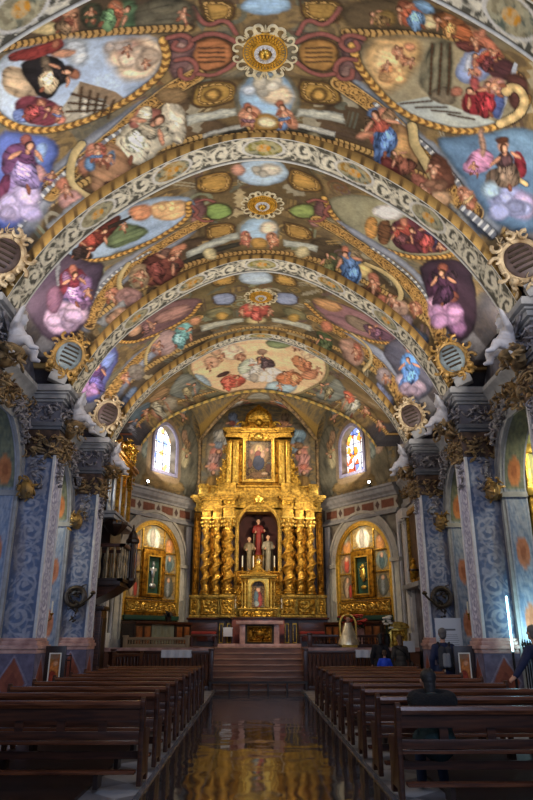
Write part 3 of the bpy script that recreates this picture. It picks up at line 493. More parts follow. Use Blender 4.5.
2|g|-1.1,-1.65,-0.69,-1.62,-0.67,-1.1,-1.11,-1.12,-1.1,-1.65|0.035,leaf
2|p|0.31,-1.64,0.84,-1.49,0.9,-0.93,0.31,-0.96|176,140,58,0.04,0.25,0,1
2|g|0.31,-1.64,0.84,-1.49,0.9,-0.93,0.31,-0.96,0.31,-1.64|0.028,dark
2|g|0.38,-1.53,0.77,-1.41,0.81,-1.01,0.38,-1.03,0.38,-1.53|0.035,leaf
2|p|-1.21,-0.65,-0.66,-0.58,-0.62,0.15,-1.19,0.02|142,152,178,0.04,0.25,0,1
2|g|-1.21,-0.65,-0.66,-0.58,-0.62,0.15,-1.19,0.02,-1.21,-0.65|0.028,dark
2|p|0.32,-0.51,0.91,-0.59,0.95,0.11,0.33,0.21|142,152,178,0.04,0.25,0,1
2|g|0.32,-0.51,0.91,-0.59,0.95,0.11,0.33,0.21,0.32,-0.51|0.028,dark
2|p|-0.58,0.29,-0.12,0.12,0.29,0.34,0.2,1.13,-0.49,1.08|190,92,76,0.03,0.5,0,2
2|p|-1.42,0.13,-0.73,0.24,-0.75,0.87,-1.46,0.74|134,128,92,0.04,0.25,0,2
2|p|0.54,0.28,1.18,0.36,1.28,0.94,0.62,0.89|134,128,92,0.04,0.25,0,2
2|p|-1.66,0.99,-0.44,1.09,-0.45,1.35,-1.66,1.37|176,176,160,0.02,0.25,0,0
2|p|0.31,1.11,1.42,1.11,1.41,1.43,0.31,1.37|176,176,160,0.02,0.25,0,0
2|p|-0.86,0.82,-0.9,0.95,-0.98,1.01,-1.08,0.96,-1.15,0.82,-1.18,0.66,-1.14,0.53,-1.05,0.48,-0.96,0.53,-0.88,0.66|186,150,64,0.04,0.2,0,1
2|p|1.05,0.82,1.03,0.98,0.96,1.12,0.86,1.17,0.77,1.11,0.73,0.98,0.75,0.81,0.82,0.69,0.92,0.64,1.01,0.69|186,150,64,0.04,0.2,0,1
2|p|0.15,1.26,0.1,1.42,-0.04,1.52,-0.21,1.51,-0.34,1.4,-0.39,1.23,-0.33,1.09,-0.2,1.02,-0.04,1.03,0.1,1.12|196,180,130,0.04,0.2,0,1
2|p|-4.87,-2.67,-4.05,-2.53,-2.58,-1.15,-1.42,-0.71,-1.58,0.15,-2.79,0.58,-3.97,0.11|122,92,96,0.03,0.3,0,2
2|p|-2.9,-0.69,-1.8,-0.61,-1.79,-0,-2.72,0.11|168,128,120,0.05,0.4,0,2
2|p|-4.68,-2.33,-3.51,-0.55,-3.06,0.32,-3.87,0.24|70,56,52,0.03,0.4,0,2
2|p|-3.64,-0.56,-3.21,-0.61,-3.25,-0.01,-3.62,-0.01|190,150,120,0.04,0.25,0,2
2|g|-1.55,-0.32,-1.88,0.32,-2.92,0.59,-3.92,0.18,-4.8,-2.65|0.145,gold
2|p|-2.19,0.58,-3.5,0.93,-4.83,1.51,-5.64,1.69,-5.38,1.92,-4.05,1.74,-2,1.25|146,152,168,0.04,0.15,0,2
2|g|-1.66,0.47,-2.85,0.92,-3.87,1.37,-4.95,1.63,-5.68,1.72|0.33,goldleaf
2|p|-5.52,-3.04,-4.8,-2.43,-3.86,0.52,-4.91,1.4,-5.69,1.49,-6.04,0.77|92,98,156,0.06,0.3,0,2
2|p|-5.39,-2.39,-4.68,-0.16,-4.6,0.81,-5.08,1.27,-5.47,0.62|108,72,128,0.03,0.5,0,2
2|p|-4.63,0.19,-4.69,0.28,-4.77,0.27,-4.83,0.17,-4.86,0.01,-5.12,-2.21,-5.07,-2.25,-5.01,-2.21,-4.65,-0.1,-4.62,0.04|170,110,96,0.04,0.2,0,1
2|p|-5.23,1.21,-5.39,1.29,-5.59,1.23,-5.75,1.02,-5.82,0.7,-5.77,0.4,-5.77,-2.18,-5.42,0.37,-5.25,0.65,-5.17,0.98|168,128,178,0.06,0.2,0,1
2|p|-4.52,-0.2,-4.05,0.43,-4.66,0.98,-4.78,0.41|120,140,200,0.04,0.3,0,2
2|p|-1.66,0.99,-2.96,1.31,-4.36,1.8,-5.28,1.98,-4.39,2.12,-2.83,2.03,-1.22,1.86|96,82,64,0.08,0.35,0,2
2|p|-2.37,0.56,-1.89,0.44,-1.89,1.33,-2.34,1.57,-2.46,1.13|120,176,176,0.03,0.45,60,2
2|p|-3.06,0.71,-2.58,0.37,-2.3,0.89,-2.46,1.69,-3.08,1.71,-3.27,1.27|172,144,142,0.04,0.35,0,2
2|p|-1.88,0.32,-1.55,0.43,-1.64,0.88,-1.93,0.8|206,150,110,0.04,0.25,0,2
2|g|-2.86,0.64,-3.26,1.04,-3.58,1.61|0.12,banner
2|p|-3.76,1.8,-3.9,1.87,-4.06,1.86,-4.19,1.77,-4.24,1.63,-4.19,1.48,-4.06,1.37,-3.89,1.37,-3.76,1.49,-3.71,1.66|150,140,130,0.05,0.2,0,1
2|p|-4.52,1.45,-4.08,1.48,-4.32,1.69|206,140,110,0.04,0.25,0,2
2|p|-4.93,1.9,-4.22,1.9,-4.34,2.05,-5.05,2.07|110,126,150,0.03,0.25,0,2
2|p|1.07,-0.56,2.28,-0.83,3.49,-0.52,4.13,-0.3,3.09,0.59,1.88,0.64|150,112,118,0.03,0.35,0,2
2|p|1.27,-0.67,2.18,-0.74,1.97,-0.08,1.41,-0.17|192,148,98,0.05,0.3,0,2
2|p|2.22,-0.41,3.1,-0.35,2.92,0.35,2.24,0.2|140,122,104,0.04,0.3,0,2
2|p|2.64,-0.28,3.59,-0.37,3.73,-0,3.06,0.48|110,80,100,0.03,0.4,0,2
2|g|1.15,-0.12,1.71,0.64,2.88,0.8,3.83,0.15,4.43,-2.24|0.145,gold
2|p|1.74,0.88,3.24,1.21,4.84,1.67,5.47,1.82,5.59,1.62,4.4,1.07,3.11,0.7|150,158,178,0.04,0.15,0,2
2|g|1.36,0.62,2.56,1.09,3.95,1.6,5.1,1.85|0.33,goldleaf
2|p|3.31,0.75,4.57,-2.26,5.29,-2.32,5.6,1.46,4.98,1.7,4.15,1.33|92,92,110,0.06,0.3,0,2
2|p|4.08,0.81,4.22,0.06,4.69,0.1,4.95,0.99,4.5,1.39|88,146,212,0.03,0.5,60,2
2|p|4.27,-0.42,4.28,-0.27,4.23,-0.11,4.15,-0,4.07,0.01,4.01,-0.08,4.01,-0.23,4.05,-0.39,4.13,-0.49,4.52,-2.19|110,66,50,0.04,0.2,0,1
2|p|4.35,-0.25,4.36,-0.14,4.32,-0.01,4.26,0.08,4.19,0.09,4.15,0.03,4.14,-0.09,4.18,-0.21,4.24,-0.3,4.31,-0.31|190,130,104,0.04,0.2,0,1
2|p|5.32,0.99,5.35,1.24,5.24,1.49,5.03,1.68,4.79,1.75,4.61,1.7,4.56,1.54,4.67,1.29,4.89,1.03,5.14,0.9|176,156,178,0.06,0.2,0,1
2|p|4.71,1.27,4.75,1.4,4.71,1.53,4.61,1.62,4.48,1.64,4.37,1.59,4.33,1.47,4.37,1.33,4.48,1.22,4.61,1.19|196,180,200,0.06,0.2,0,1
2|p|1.38,1.26,2.68,1.46,4.47,1.93,5.45,2.02,4.53,2.31,2.94,2.07,1.23,1.93|96,84,62,0.08,0.35,0,2
2|p|1.5,1.3,1.97,1.21,2.31,1.92,1.92,2.09|92,108,72,0.03,0.5,0,2
2|p|2.23,1.48,2.52,0.88,3.06,1.25,3.35,1.88,2.81,2.01|176,140,122,0.05,0.35,0,2
2|p|2.67,1.24,2.8,1.01,3.19,1.66,3.09,1.82|196,124,100,0.04,0.25,0,2
2|g|2.55,0.71,3.11,0.97,3.43,1.48,3.44,1.89|0.12,banner
2|p|1.59,0.6,1.92,0.47,2.05,1.02,1.74,1.26|196,128,96,0.04,0.25,0,2
2|p|4.22,1.55,4.29,1.7,4.27,1.83,4.15,1.91,3.99,1.91,3.84,1.83,3.77,1.69,3.8,1.52,3.92,1.42,4.08,1.44|160,146,150,0.05,0.2,0,1
2|p|3.84,1.91,4.47,1.93,5.04,2.04,4.46,2.14|132,140,172,0.03,0.4,0,2
3|p|-2.55,-0.9,-2.14,-3.18,-1.11,-3.04,-0.07,-3.02,1.02,-3.01,2.07,-3.01,2.51,-0.77,2.6,2.13,-0.04,4.08,-2.57,2.34|112,108,84,0.08,0.3,0,2
3|p|-2.25,-0.76,-2.13,-2.55,-1.47,-2.68,-0.78,-2.5,-0.07,-2.49,0.7,-2.46,1.4,-2.58,1.9,-2.08,2.18,-0.96,2.15,0.54,1.75,2.1,1.03,3.09,-0.95,2.94,-1.78,1.87,-2.11,0.44|222,188,148,0.03,0.2,0,2
3|p|0.18,-2.13,0.78,-2.53,1.04,-2.02,0.59,-1.29,0.18,-1.51|128,142,104,0.05,0.4,0,2
3|p|-2.17,-0.49,-1.75,0.36,-1.63,1.86,-2.06,1.33|160,182,196,0.06,0.25,0,2
3|p|0.09,2,1.02,1.34,1.5,2.06,0.45,3.39|160,184,196,0.06,0.25,0,2
3|p|-0.74,0.29,-0.17,-0.28,0.51,0.36,0.85,0.8,0.36,1.78,-0.46,1.77|222,214,206,0.04,0.45,0,2
3|p|-0.74,0.29,-0.42,-0.51,-0.17,-0.28,-0.24,0.64,-0.63,1.13|196,206,186,0.03,0.4,0,2
3|p|-1.3,0.99,-0.76,0.88,-0.38,1.6,-0.72,2.26,-1.35,2|196,98,80,0.03,0.5,0,2
3|p|-0.17,-0.64,0.37,-0.51,0.51,0.36,0.07,0.46|88,72,80,0.03,0.5,0,2
3|p|0.53,0.95,1.15,0.19,1.55,0.96,1.08,1.91,0.56,1.73|206,134,86,0.03,0.5,0,2
3|p|0.91,-0.76,1.21,-1.32,1.66,-0.25,1.43,0.37,1.07,-0.14|196,136,92,0.03,0.4,0,2
3|p|1.29,0.28,1.9,-0.66,1.87,0.63,1.42,1.07|206,146,110,0.05,0.4,0,2
3|p|-1.34,0.51,-0.94,0.38,-1.03,0.95,-1.43,0.89|92,62,60,0.04,0.25,0,2
3|p|-0.47,-1.05,-0.54,-0.66,-0.73,-0.48,-0.96,-0.61,-1.14,-0.98,-1.2,-1.44,-1.14,-1.84,-0.96,-1.98,-0.73,-1.82,-0.54,-1.48|230,204,176,0.1,0.2,0,1
3|p|-1.22,-0.57,-1.29,-0.29,-1.42,-0.2,-1.58,-0.33,-1.7,-0.63,-1.73,-0.98,-1.67,-1.25,-1.54,-1.33,-1.38,-1.19,-1.26,-0.91|214,170,140,0.08,0.2,0,1
3|p|-0.41,-0.6,-0.45,-0.4,-0.54,-0.3,-0.66,-0.34,-0.75,-0.52,-0.78,-0.74,-0.74,-0.93,-0.65,-1.01,-0.54,-0.97,-0.45,-0.81|196,150,120,0.04,0.2,0,1
3|p|1.61,-2.64,1.44,-2.03,1.29,-1.68,1.13,-1.55,1,-1.62,0.96,-1.86,1.04,-2.23,1.24,-2.64,1.4,-2.79,1.54,-2.79|228,196,160,0.08,0.2,0,1
3|p|-1.17,-1.42,-1.2,-1.23,-1.28,-1.16,-1.38,-1.24,-1.46,-1.44,-1.5,-1.7,-1.48,-1.93,-1.41,-2,-1.3,-1.89,-1.21,-1.66|196,160,130,0.04,0.2,0,1
3|p|0.21,-1,0.18,-0.84,0.11,-0.74,0.02,-0.73,-0.06,-0.83,-0.09,-0.98,-0.06,-1.13,0.01,-1.23,0.11,-1.23,0.18,-1.15|160,130,110,0.04,0.2,0,1
3|g|-2.25,-0.76,-2.13,-2.55,-1.47,-2.68,-0.78,-2.5,-0.07,-2.49,0.7,-2.46,1.4,-2.58,1.9,-2.08,2.18,-0.96,2.15,0.54,1.75,2.1,1.03,3.09,-0.95,2.94,-1.78,1.87,-2.11,0.44,-2.25,-0.76|0.12,stone
3|p|-2.71,-0.7,-2.17,-0.49,-1.94,1.87,-2.98,2.28,-3.33,1.37|126,132,126,0.05,0.35,0,2
3|p|2.51,-0.77,2.28,0.97,2,2.29,3.08,2.31,3.27,1.22|126,132,126,0.05,0.35,0,2
3|p|-4.13,-0.31,-2.92,-2.81,-2.23,-0.55,-3.42,1.63,-5.58,2.31|122,102,66,0.08,0.35,0,2
3|p|2.81,-2.57,4,-0.44,6.04,1.95,4.36,1.96,2.3,-0.14|122,102,66,0.08,0.35,0,2
3|g|-5.38,-2.89,-4,-2.61,-2.54,-2.91,-1.33,-2.78|0.14,goldleaf
3|g|5.67,1.49,3.94,-2.59,2.39,-2.8,1.18,-2.69|0.14,goldleaf
3|p|-5.48,1.61,-3.95,0.05,-4.03,1.77,-5.58,2.23|92,112,126,0.03,0.4,0,2
3|p|-3.85,-0.04,-3.16,-0.5,-3.01,0.55,-4.21,2.02|150,122,84,0.03,0.5,0,2
3|p|-3.32,2.25,-3.53,2.39,-3.76,2.42,-3.93,2.34,-3.97,2.18,-3.85,1.94,-3.63,1.66,-3.4,1.53,-3.26,1.71,-3.23,2|160,150,130,0.04,0.2,0,1
3|p|-4.06,2.35,-4.24,2.42,-4.44,2.42,-4.59,2.35,-4.62,2.23,-4.53,2.08,-4.34,1.95,-4.14,1.92,-4.01,2.03,-3.98,2.2|190,140,110,0.04,0.2,0,1
3|p|3.89,1.78,4.02,2.08,3.97,2.27,3.78,2.36,3.53,2.34,3.32,2.19,3.22,1.92,3.26,1.56,3.4,1.27,3.64,1.4|166,160,140,0.04,0.2,0,1
3|p|2.85,0.7,3.18,0.32,3.6,1.84,3.27,1.9|206,110,80,0.03,0.4,0,2
0|c|-1.82,-0.29,0.29,0.1,-0.06,0.37|222,196,172,6,3,0
0|c|-2.13,-0.51,0.17,0.06,-0.04,0.21|206,190,180,4,8,0
0|u|-1.98,-0.46,0.09,0.08,-0.05,0.1|-1,0,0
0|u|-1.75,-0.14,-0.09,0.03,0.03,0.11|-1,0,0
0|a|-3.09,-0.41,0.04,0.27,-0.22,0.04|52,46,52,190,170,140,-1,0,0,60,46,40
0|a|-3.53,0.07,-0.04,0.21,-0.17,-0.05|134,66,88,150,72,74,-1,0,0,96,64,44
0|u|-3.28,0.25,0.08,0.13,-0.1,0.1|116,130,180
0|a|-4.1,0.87,0.26,0.24,-0.21,0.3|122,78,120,160,140,190,-1,0,0,80,50,60
0|c|-4.62,1.53,0.3,0.18,-0.23,0.23|196,182,222,6,5,0
0|u|-3.87,1.37,0.09,0.1,-0.12,0.09|150,110,150
0|a|-2.01,1.3,0.16,0.42,-0.34,0.22|184,172,148,206,196,172,214,204,178,96,64,44
0|u|-2.95,1.33,0.17,0.08,-0.09,0.2|110,140,180
0|u|-2.83,1.56,-0.08,-0.13,-0.14,0.1|150,90,70
0|u|-3.78,1.69,0.14,0.02,-0.04,0.12|-1,0,0
0|a|-2.89,2.03,0.04,-0.17,-0.23,0|140,84,66,120,84,70,-1,0,0,96,64,44
0|u|-0.26,1.41,0.19,0.06,-0.04,0.28|150,110,120
0|u|0.33,1.34,-0.19,0.07,0.05,0.28|110,140,180
0|c|0.02,0.76,0.24,-0.01,0.01,0.36|214,206,190,5,9,0
0|a|-2.03,-1.13,0.04,0.25,-0.19,0.02|180,110,80,100,134,98,-1,0,0,96,64,44
0|a|-2.72,-1.25,-0.1,-0.18,-0.12,0.1|150,92,74,120,100,80,-1,0,0,96,64,44
0|u|-2.42,-1.27,0.11,0.04,-0.01,0.14|90,100,70
0|u|-1.11,-0.86,0.11,0.08,-0.05,0.14|-1,0,0
0|a|1.95,-1.17,-0.07,0.23,0.17,0.05|190,108,74,112,150,190,-1,0,0,96,64,44
0|a|2.47,-1.21,-0.08,0.19,0.14,0.07|170,110,60,196,150,90,-1,0,0,96,64,44
0|u|2.95,-1.09,-0.07,0.14,0.11,0.08|-1,0,0
0|u|3.27,-1.03,-0.04,0.14,0.11,0.04|150,60,60
0|a|1.51,-0.95,0.07,-0.14,0.11,0.07|150,120,80,120,96,60,-1,0,0,96,64,44
0|u|1.92,-0.47,0.1,-0.09,0.07,0.12|-1,0,0
0|u|2.13,-0.36,-0.1,-0.03,-0.03,0.13|-1,0,0
0|u|1.79,-0.14,0.1,-0.04,0.02,0.13|-1,0,0
0|c|1.92,0.05,0.18,-0.07,0.04,0.23|226,180,120,5,2,0
0|a|3.29,-0.17,-0.07,0.28,0.22,0.08|158,44,62,150,46,60,-1,0,0,60,40,40
0|u|3.44,-0.5,-0.02,0.2,0.17,0.02|-1,0,0
0|a|3.13,-0.85,-0.03,0.18,0.14,0.02|176,80,70,110,60,66,-1,0,0,96,64,44
0|u|3.06,-0.58,0.04,-0.1,0.08,0.05|-1,0,0
0|a|4.15,0.76,0.24,-0.21,0.17,0.29|98,72,78,124,106,92,-1,0,0,96,60,40
0|c|4.66,1.34,0.3,-0.2,0.23,0.26|176,184,230,7,4,0
0|u|3.72,1.17,0.12,-0.07,0.07,0.14|206,146,186
0|a|1.98,1.15,-0.24,0.25,0.2,0.31|180,94,76,94,128,178,150,120,90,96,64,44
0|a|2.51,1.64,0.07,-0.2,0.21,0.1|140,90,66,120,76,60,-1,0,0,96,64,44
0|u|3.13,1.54,-0.08,0.15,0.16,0.1|-1,0,0
0|u|3.9,1.66,-0.04,0.16,0.2,0.05|200,170,120
0|u|3.21,1.9,0.09,-0.1,0.15,0.08|-1,0,0
0|c|3.31,1.74,0.18,-0.09,0.14,0.16|150,110,84,5,6,0
1|a|-3.41,-0.6,0.07,0.43,-0.24,0.07|116,56,48,130,60,50,-1,0,0,96,64,44
1|u|-2.83,-0.56,0.1,0.15,-0.07,0.16|-1,0,0
1|c|-1.91,-0.65,0.18,0.1,-0.03,0.31|226,184,130,4,2,0
1|a|-3.8,-0.37,-0.01,0.32,-0.19,-0.05|70,50,46,60,46,46,-1,0,0,96,64,44
1|a|-4.34,0.55,0.26,0.31,-0.17,0.39|146,58,80,176,136,192,150,110,150,96,64,44
1|c|-4.97,1.22,0.33,0.31,-0.24,0.34|206,176,210,7,3,0
1|u|-4.14,1.07,0.12,0.11,-0.08,0.17|-1,0,0
1|c|-4.41,1.35,0.14,0.11,-0.1,0.15|150,112,150,3,9,0
1|a|-2.26,1.35,0.06,0.48,-0.32,0.12|128,74,64,116,66,60,120,90,80,96,64,44
1|u|-2.89,1.4,0.14,0.2,-0.16,0.2|180,160,120
1|u|-3.75,1.51,0.17,0.08,-0.09,0.2|-1,0,0
1|c|-3.38,1.78,0.21,0.13,-0.17,0.21|186,144,138,5,4,0
1|u|-1.87,1.17,0.07,0.2,-0.12,0.12|-1,0,0
1|a|3.27,-0.61,-0.08,0.42,0.24,0.11|112,60,78,150,70,70,-1,0,0,96,64,44
1|a|2.82,-0.35,0.1,-0.29,0.16,0.15|176,84,70,100,64,70,-1,0,0,96,64,44
1|u|3.75,-0.61,0.08,-0.19,0.1,0.11|-1,0,0
1|a|4.21,0.54,-0.27,0.36,0.2,0.41|86,54,82,70,46,70,76,56,70,96,64,44
1|c|4.7,1.29,0.3,-0.27,0.23,0.32|190,144,188,8,5,0
1|a|2.05,1.41,-0.23,0.33,0.23,0.37|96,132,178,92,130,178,150,130,100,96,64,44
1|u|2.82,1.72,-0.12,0.18,0.19,0.16|-1,0,0
1|u|3.39,1.8,0.07,-0.16,0.19,0.08|-1,0,0
1|u|3.98,1.66,-0.1,0.15,0.17,0.1|-1,0,0
1|c|3.71,1.88,0.17,-0.1,0.15,0.14|190,156,136,4,6,0
1|a|1.56,1.61,0.17,-0.16,0.12,0.28|120,110,70,96,100,66,-1,0,0,96,64,44
1|u|-0.34,1.12,0.17,0.08,-0.04,0.32|200,120,100
1|u|0.24,1.2,-0.17,0.08,0.04,0.32|200,140,100
1|c|-0.02,-1.38,0.18,-0,0,0.33|214,206,190,4,7,0
2|a|-5.02,0.62,0.24,0.49,-0.22,0.37|110,76,130,100,90,150,110,100,150,96,64,44
2|c|-5.53,0.93,0.24,0.35,-0.18,0.31|170,130,182,4,2,0
2|a|-2.16,1.13,0.09,0.54,-0.27,0.19|122,178,178,120,170,172,-1,0,0,96,64,44
2|u|-2.98,1.17,0.14,0.26,-0.15,0.26|170,140,130
2|u|-4.33,1.61,0.14,0.11,-0.12,0.14|-1,0,0
2|c|-3.96,1.73,0.16,0.12,-0.14,0.16|160,146,136,4,3,0
2|a|4.52,0.78,-0.25,0.47,0.23,0.42|90,148,212,92,140,206,-1,0,0,96,64,44
2|c|4.9,1.46,0.27,-0.26,0.23,0.26|182,160,184,5,4,0
2|u|2.9,1.5,-0.09,0.25,0.19,0.16|-1,0,0
2|a|1.92,1.7,-0.15,0.25,0.19,0.26|96,112,74,92,100,70,-1,0,0,96,64,44
2|u|4.12,1.71,0.09,-0.14,0.17,0.09|-1,0,0
2|a|3.09,-0.08,-0.06,0.41,0.18,0.11|140,96,110,110,80,100,-1,0,0,96,64,44
2|a|-2.98,-0.13,0.04,0.43,-0.19,0.04|180,140,120,120,90,90,-1,0,0,96,64,44
2|a|-0.12,0.62,0.21,0.01,0,0.51|190,92,76,180,90,80,190,150,120,96,64,44
2|u|-0.48,0.7,0.13,0.09,-0.03,0.31|-1,0,0
2|u|0.24,0.73,-0.13,0.08,0.03,0.31|-1,0,0
3|a|-0.92,1.43,0.09,0.74,-0.26,0.29|200,100,82,196,98,80,-1,0,0,96,64,44
3|a|-0.11,0.46,0.26,0.31,-0.1,0.8|214,206,196,222,216,206,230,220,206,96,64,44
3|a|0.99,0.93,-0.09,0.79,0.25,0.27|206,134,88,200,140,100,-1,0,0,96,64,44
3|a|1.36,-0.72,-0.11,0.58,0.19,0.25|196,136,96,170,110,80,-1,0,0,96,64,44
3|a|0.13,-0.28,-0.18,0.11,0.04,0.53|90,74,84,100,84,90,-1,0,0,96,64,44
3|u|-0.59,-0.74,0.15,0.13,-0.03,0.42|-1,0,0
3|u|-1.14,-1.04,0.13,0.31,-0.09,0.32|-1,0,0
3|u|1.1,-1.97,0.18,-0.33,0.02,0.46|-1,0,0
3|u|1.85,-0.43,0.14,-0.29,0.09,0.35|-1,0,0
3|u|-1.56,-0.47,0.14,0.27,-0.08,0.36|-1,0,0
3|u|0.74,2.05,0.18,-0.06,0.06,0.43|-1,0,0
3|c|0.08,1.43,0.39,-0.03,0.02,1.16|224,214,200,6,2,0
3|c|-0.9,-1.78,0.29,0.19,0.05,0.88|232,206,180,4,5,0
3|c|1.54,-1.81,0.29,-0.33,-0.16,1.16|230,200,166,4,6,0
3|a|-3.82,1.74,-0.09,0.79,-0.43,0.38|150,130,100,166,160,140,-1,0,0,96,64,44
3|u|-4.68,1.94,0.06,0.28,-0.31,0.21|-1,0,0
3|a|3.51,1.66,0.07,0.84,0.42,0.44|206,112,82,166,164,150,-1,0,0,96,64,44
3|u|4.36,1.96,0.07,-0.27,0.32,0.24|-1,0,0
3|a|-5.55,2.03,0.03,0.29,-0.36,0.08|120,130,150,110,110,120,-1,0,0,96,64,44
3|u|5.39,2.1,0.03,-0.22,0.31,0.06|-1,0,0
3|a|-2.42,1.23,0.02,0.86,-0.27,0.38|120,120,100,140,130,100,-1,0,0,96,64,44
3|a|2.32,1.23,-0.02,0.83,0.27,0.36|120,120,100,140,130,100,-1,0,0,96,64,44
0|g|-0.95,-0.19,-0.82,-0.16,-0.7,-0.15,-0.59,-0.13|0.02,dark
0|g|-0.95,-0.1,-0.82,-0.07,-0.71,-0.06,-0.59,-0.04|0.02,dark
0|g|-0.96,-0.01,-0.83,0.02,-0.71,0.03,-0.59,0.06|0.02,dark
0|g|-0.97,0.08,-0.83,0.12,-0.71,0.12,-0.6,0.15|0.02,dark
0|g|0.58,-0.15,0.71,-0.17,0.82,-0.21,0.94,-0.23|0.02,dark
0|g|0.59,-0.06,0.72,-0.08,0.83,-0.12,0.95,-0.14|0.02,dark
0|g|0.59,0.03,0.72,0.01,0.84,-0.03,0.96,-0.05|0.02,dark
0|g|0.6,0.13,0.73,0.11,0.85,0.06,0.97,0.04|0.02,dark
0|g|-1.38,-0.49,-1.14,-0.5,-1.01,-0.32,-1.17,-0.17,-1.34,-0.29,-1.27,-0.38|0.09,rose
0|g|1.39,-0.54,1.15,-0.55,1.03,-0.36,1.19,-0.22,1.36,-0.34,1.28,-0.44|0.09,rose
0|g|-1.3,-0.04,-1.09,-0.03,-0.99,0.2,-1.1,0.43,-1.28,0.34,-1.26,0.17|0.09,rose
0|g|1.33,-0.1,1.12,-0.08,1.02,0.16,1.14,0.38,1.32,0.28,1.3,0.12|0.09,rose
0|g|-1.01,-0.36,-0.83,-0.44,-0.63,-0.4,-0.41,-0.22|0.09,rose
0|g|1.02,-0.4,0.84,-0.47,0.65,-0.43,0.43,-0.24|0.09,rose
0|g|-1,0.33,-0.79,0.42,-0.57,0.32,-0.42,0.17|0.09,rose
0|g|1.03,0.28,0.83,0.38,0.61,0.3,0.45,0.15|0.09,rose
1|g|-1.29,-0.57,-1.09,-0.6,-0.94,-0.44|0.08,rose
1|g|1.23,-0.59,1.03,-0.61,0.88,-0.45|0.08,rose
1|g|-1.37,-0.16,-1.23,0.2,-1.02,0.25|0.08,rose
1|g|1.31,-0.19,1.17,0.18,0.97,0.23|0.08,rose
1|g|-1.38,-0.47,-1.28,-0.2,-1.37,-0.09|0.08,rose
1|g|1.32,-0.49,1.22,-0.22,1.32,-0.11|0.08,rose
0|g|-2.8,-0.03,-2.94,0.38|0.03,dark
0|g|-2.69,0.08,-2.84,0.47|0.03,dark
0|g|-2.59,0.19,-2.74,0.56|0.03,dark
0|g|-2.48,0.3,-2.64,0.65|0.03,dark
0|g|-2.37,0.42,-2.54,0.74|0.03,dark
0|g|-3.16,0.31,-2.51,0.58|0.03,dark
0|g|-3.07,0.16,-2.52,0.48|0.03,dark
0|g|-2.98,0.01,-2.53,0.39|0.03,dark
0|g|2.15,0.52,2.62,0.23|0.025,dark
0|g|2.41,0.48,2.87,0.24|0.025,dark
0|g|2.67,0.42,3.11,0.25|0.025,dark
0|g|2.94,0.37,3.36,0.25|0.025,dark
0|g|2.37,-0.8,2.56,0.11|0.035,dark
0|g|2.5,-0.85,2.69,0.05|0.035,dark
0|g|2.62,-0.91,2.83,-0.02|0.035,dark
"""
# ------------------------------------------------------------------ materials
M={}
M['gold']=material('gilding',(206,164,66),.36,.8,.35,26,.45,9,dirt=(112,80,24))
M['gold_dark']=material('dark_gilding',(168,120,34),.42,.8,.4,30,.5,9,dirt=(84,54,14))
M['gold_flat']=material('gilded_moulding',(200,160,70),.36,.8,.3,34,.42,11,dirt=(116,84,28))
M['gold_bright']=material('polished_gilding',(228,190,92),.3,.8,.2,30,.25,9)
M['stone']=material('grey_limestone',(150,150,152),.75,0,.15,18,.22,5)
M['stone_dark']=material('dark_grey_stone_moulding',(104,106,112),.7,0,.15,18,.25,5)
M['plaster']=material('white_stucco',(206,204,204),.7,0,.12,22,.12,8)
M['stucco_blue']=material('weathered_stucco_leaf',(150,146,150),.7,0,.2,30,.55,7,dirt=(80,74,74))
M['stucco_gold']=material('gilded_stucco_leaf',(158,130,88),.55,.2,.2,30,.6,6,dirt=(64,54,46))
M['frieze']=material('brown_marbled_frieze',(92,70,56),.5,0,.1,20,.5,5,dirt=(40,30,28))
M['wall']=material('nave_wall_plaster',(112,112,122),.8,0,.12,12,.4,2.6,dirt=(72,66,72))
M['apsewall']=material('apse_wall_plaster',(140,132,118),.8,0,.12,12,.35,2.6,dirt=(92,82,70))
M['chapelwall']=material('chapel_plaster',(150,148,104),.8,0,.1,12,.3,3,dirt=(110,104,70))
M['marble_red']=material('red_veined_marble',(136,74,62),.3,0,.05,12,.5,3.5,dirt=(74,52,54))
M['marble_pink']=material('pink_marble',(196,158,148),.35,0,.05,12,.25,4,dirt=(150,112,108))
M['marble_step']=material('brown_marble_steps',(122,84,66),.28,0,.03,12,.3,2.2,dirt=(84,58,48),vs3=(.4,3,1))
M['wood']=material('dark_varnished_wood',(72,39,23),.34,0,.06,40,.45,5,dirt=(40,19,13),vs3=(.5,6,6))
M['wood_light']=material('lighter_varnished_wood',(104,60,36),.26,0,.05,40,.35,5,dirt=(60,30,19),vs3=(.5,6,6))  # lighter and smoother than the main wood
M['wood_dark']=material('black_brown_wood',(44,28,22),.4,0,.06,40,.4,5)
M['wood_orange']=material('orange_inlaid_wood',(150,92,48),.4,0,.05,30,.4,5,dirt=(96,52,26))
M['black']=material('black_iron',(22,22,25),.5,.4,.1,30)
M['bronze']=material('dark_bronze',(74,64,54),.42,.6,.2,30,.4,8)
M['silver']=material('grey_tin_pipe',(176,182,188),.3,.7,.05,20,.2,4)
M['white']=material('white_wax',(232,228,214),.5)
M['paper']=material('white_board',(196,200,206),.6)
M['ink']=material('printed_grey_text',(104,106,112),.7)
M['cloth_white']=material('white_linen',(206,210,220),.85,0,.2,30)
M['cloth_red']=material('red_cloth',(136,40,34),.8,0,.2,30,.3,8)
M['green_velvet']=material('green_velvet',(10,52,38),.7,0,.15,30,.3,6)
M['flame']=material('lamp_glow',(255,236,196),.5,emit=14)
M['lampwhite']=material('lamp_glow_white',(255,255,250),.5,emit=22)
M['tubecyan']=material('cold_edge_glow',(176,240,250),.5,emit=7)
M['skin']=material('skin',(196,146,120),.55,0,.05,40,.1,8)
M['stucco_flesh']=material('white_stucco_figure',(196,194,200),.6,0,.1,30,.2,6)
M['paint']=painted('fresco_plaster',amp=.10,scale=17)
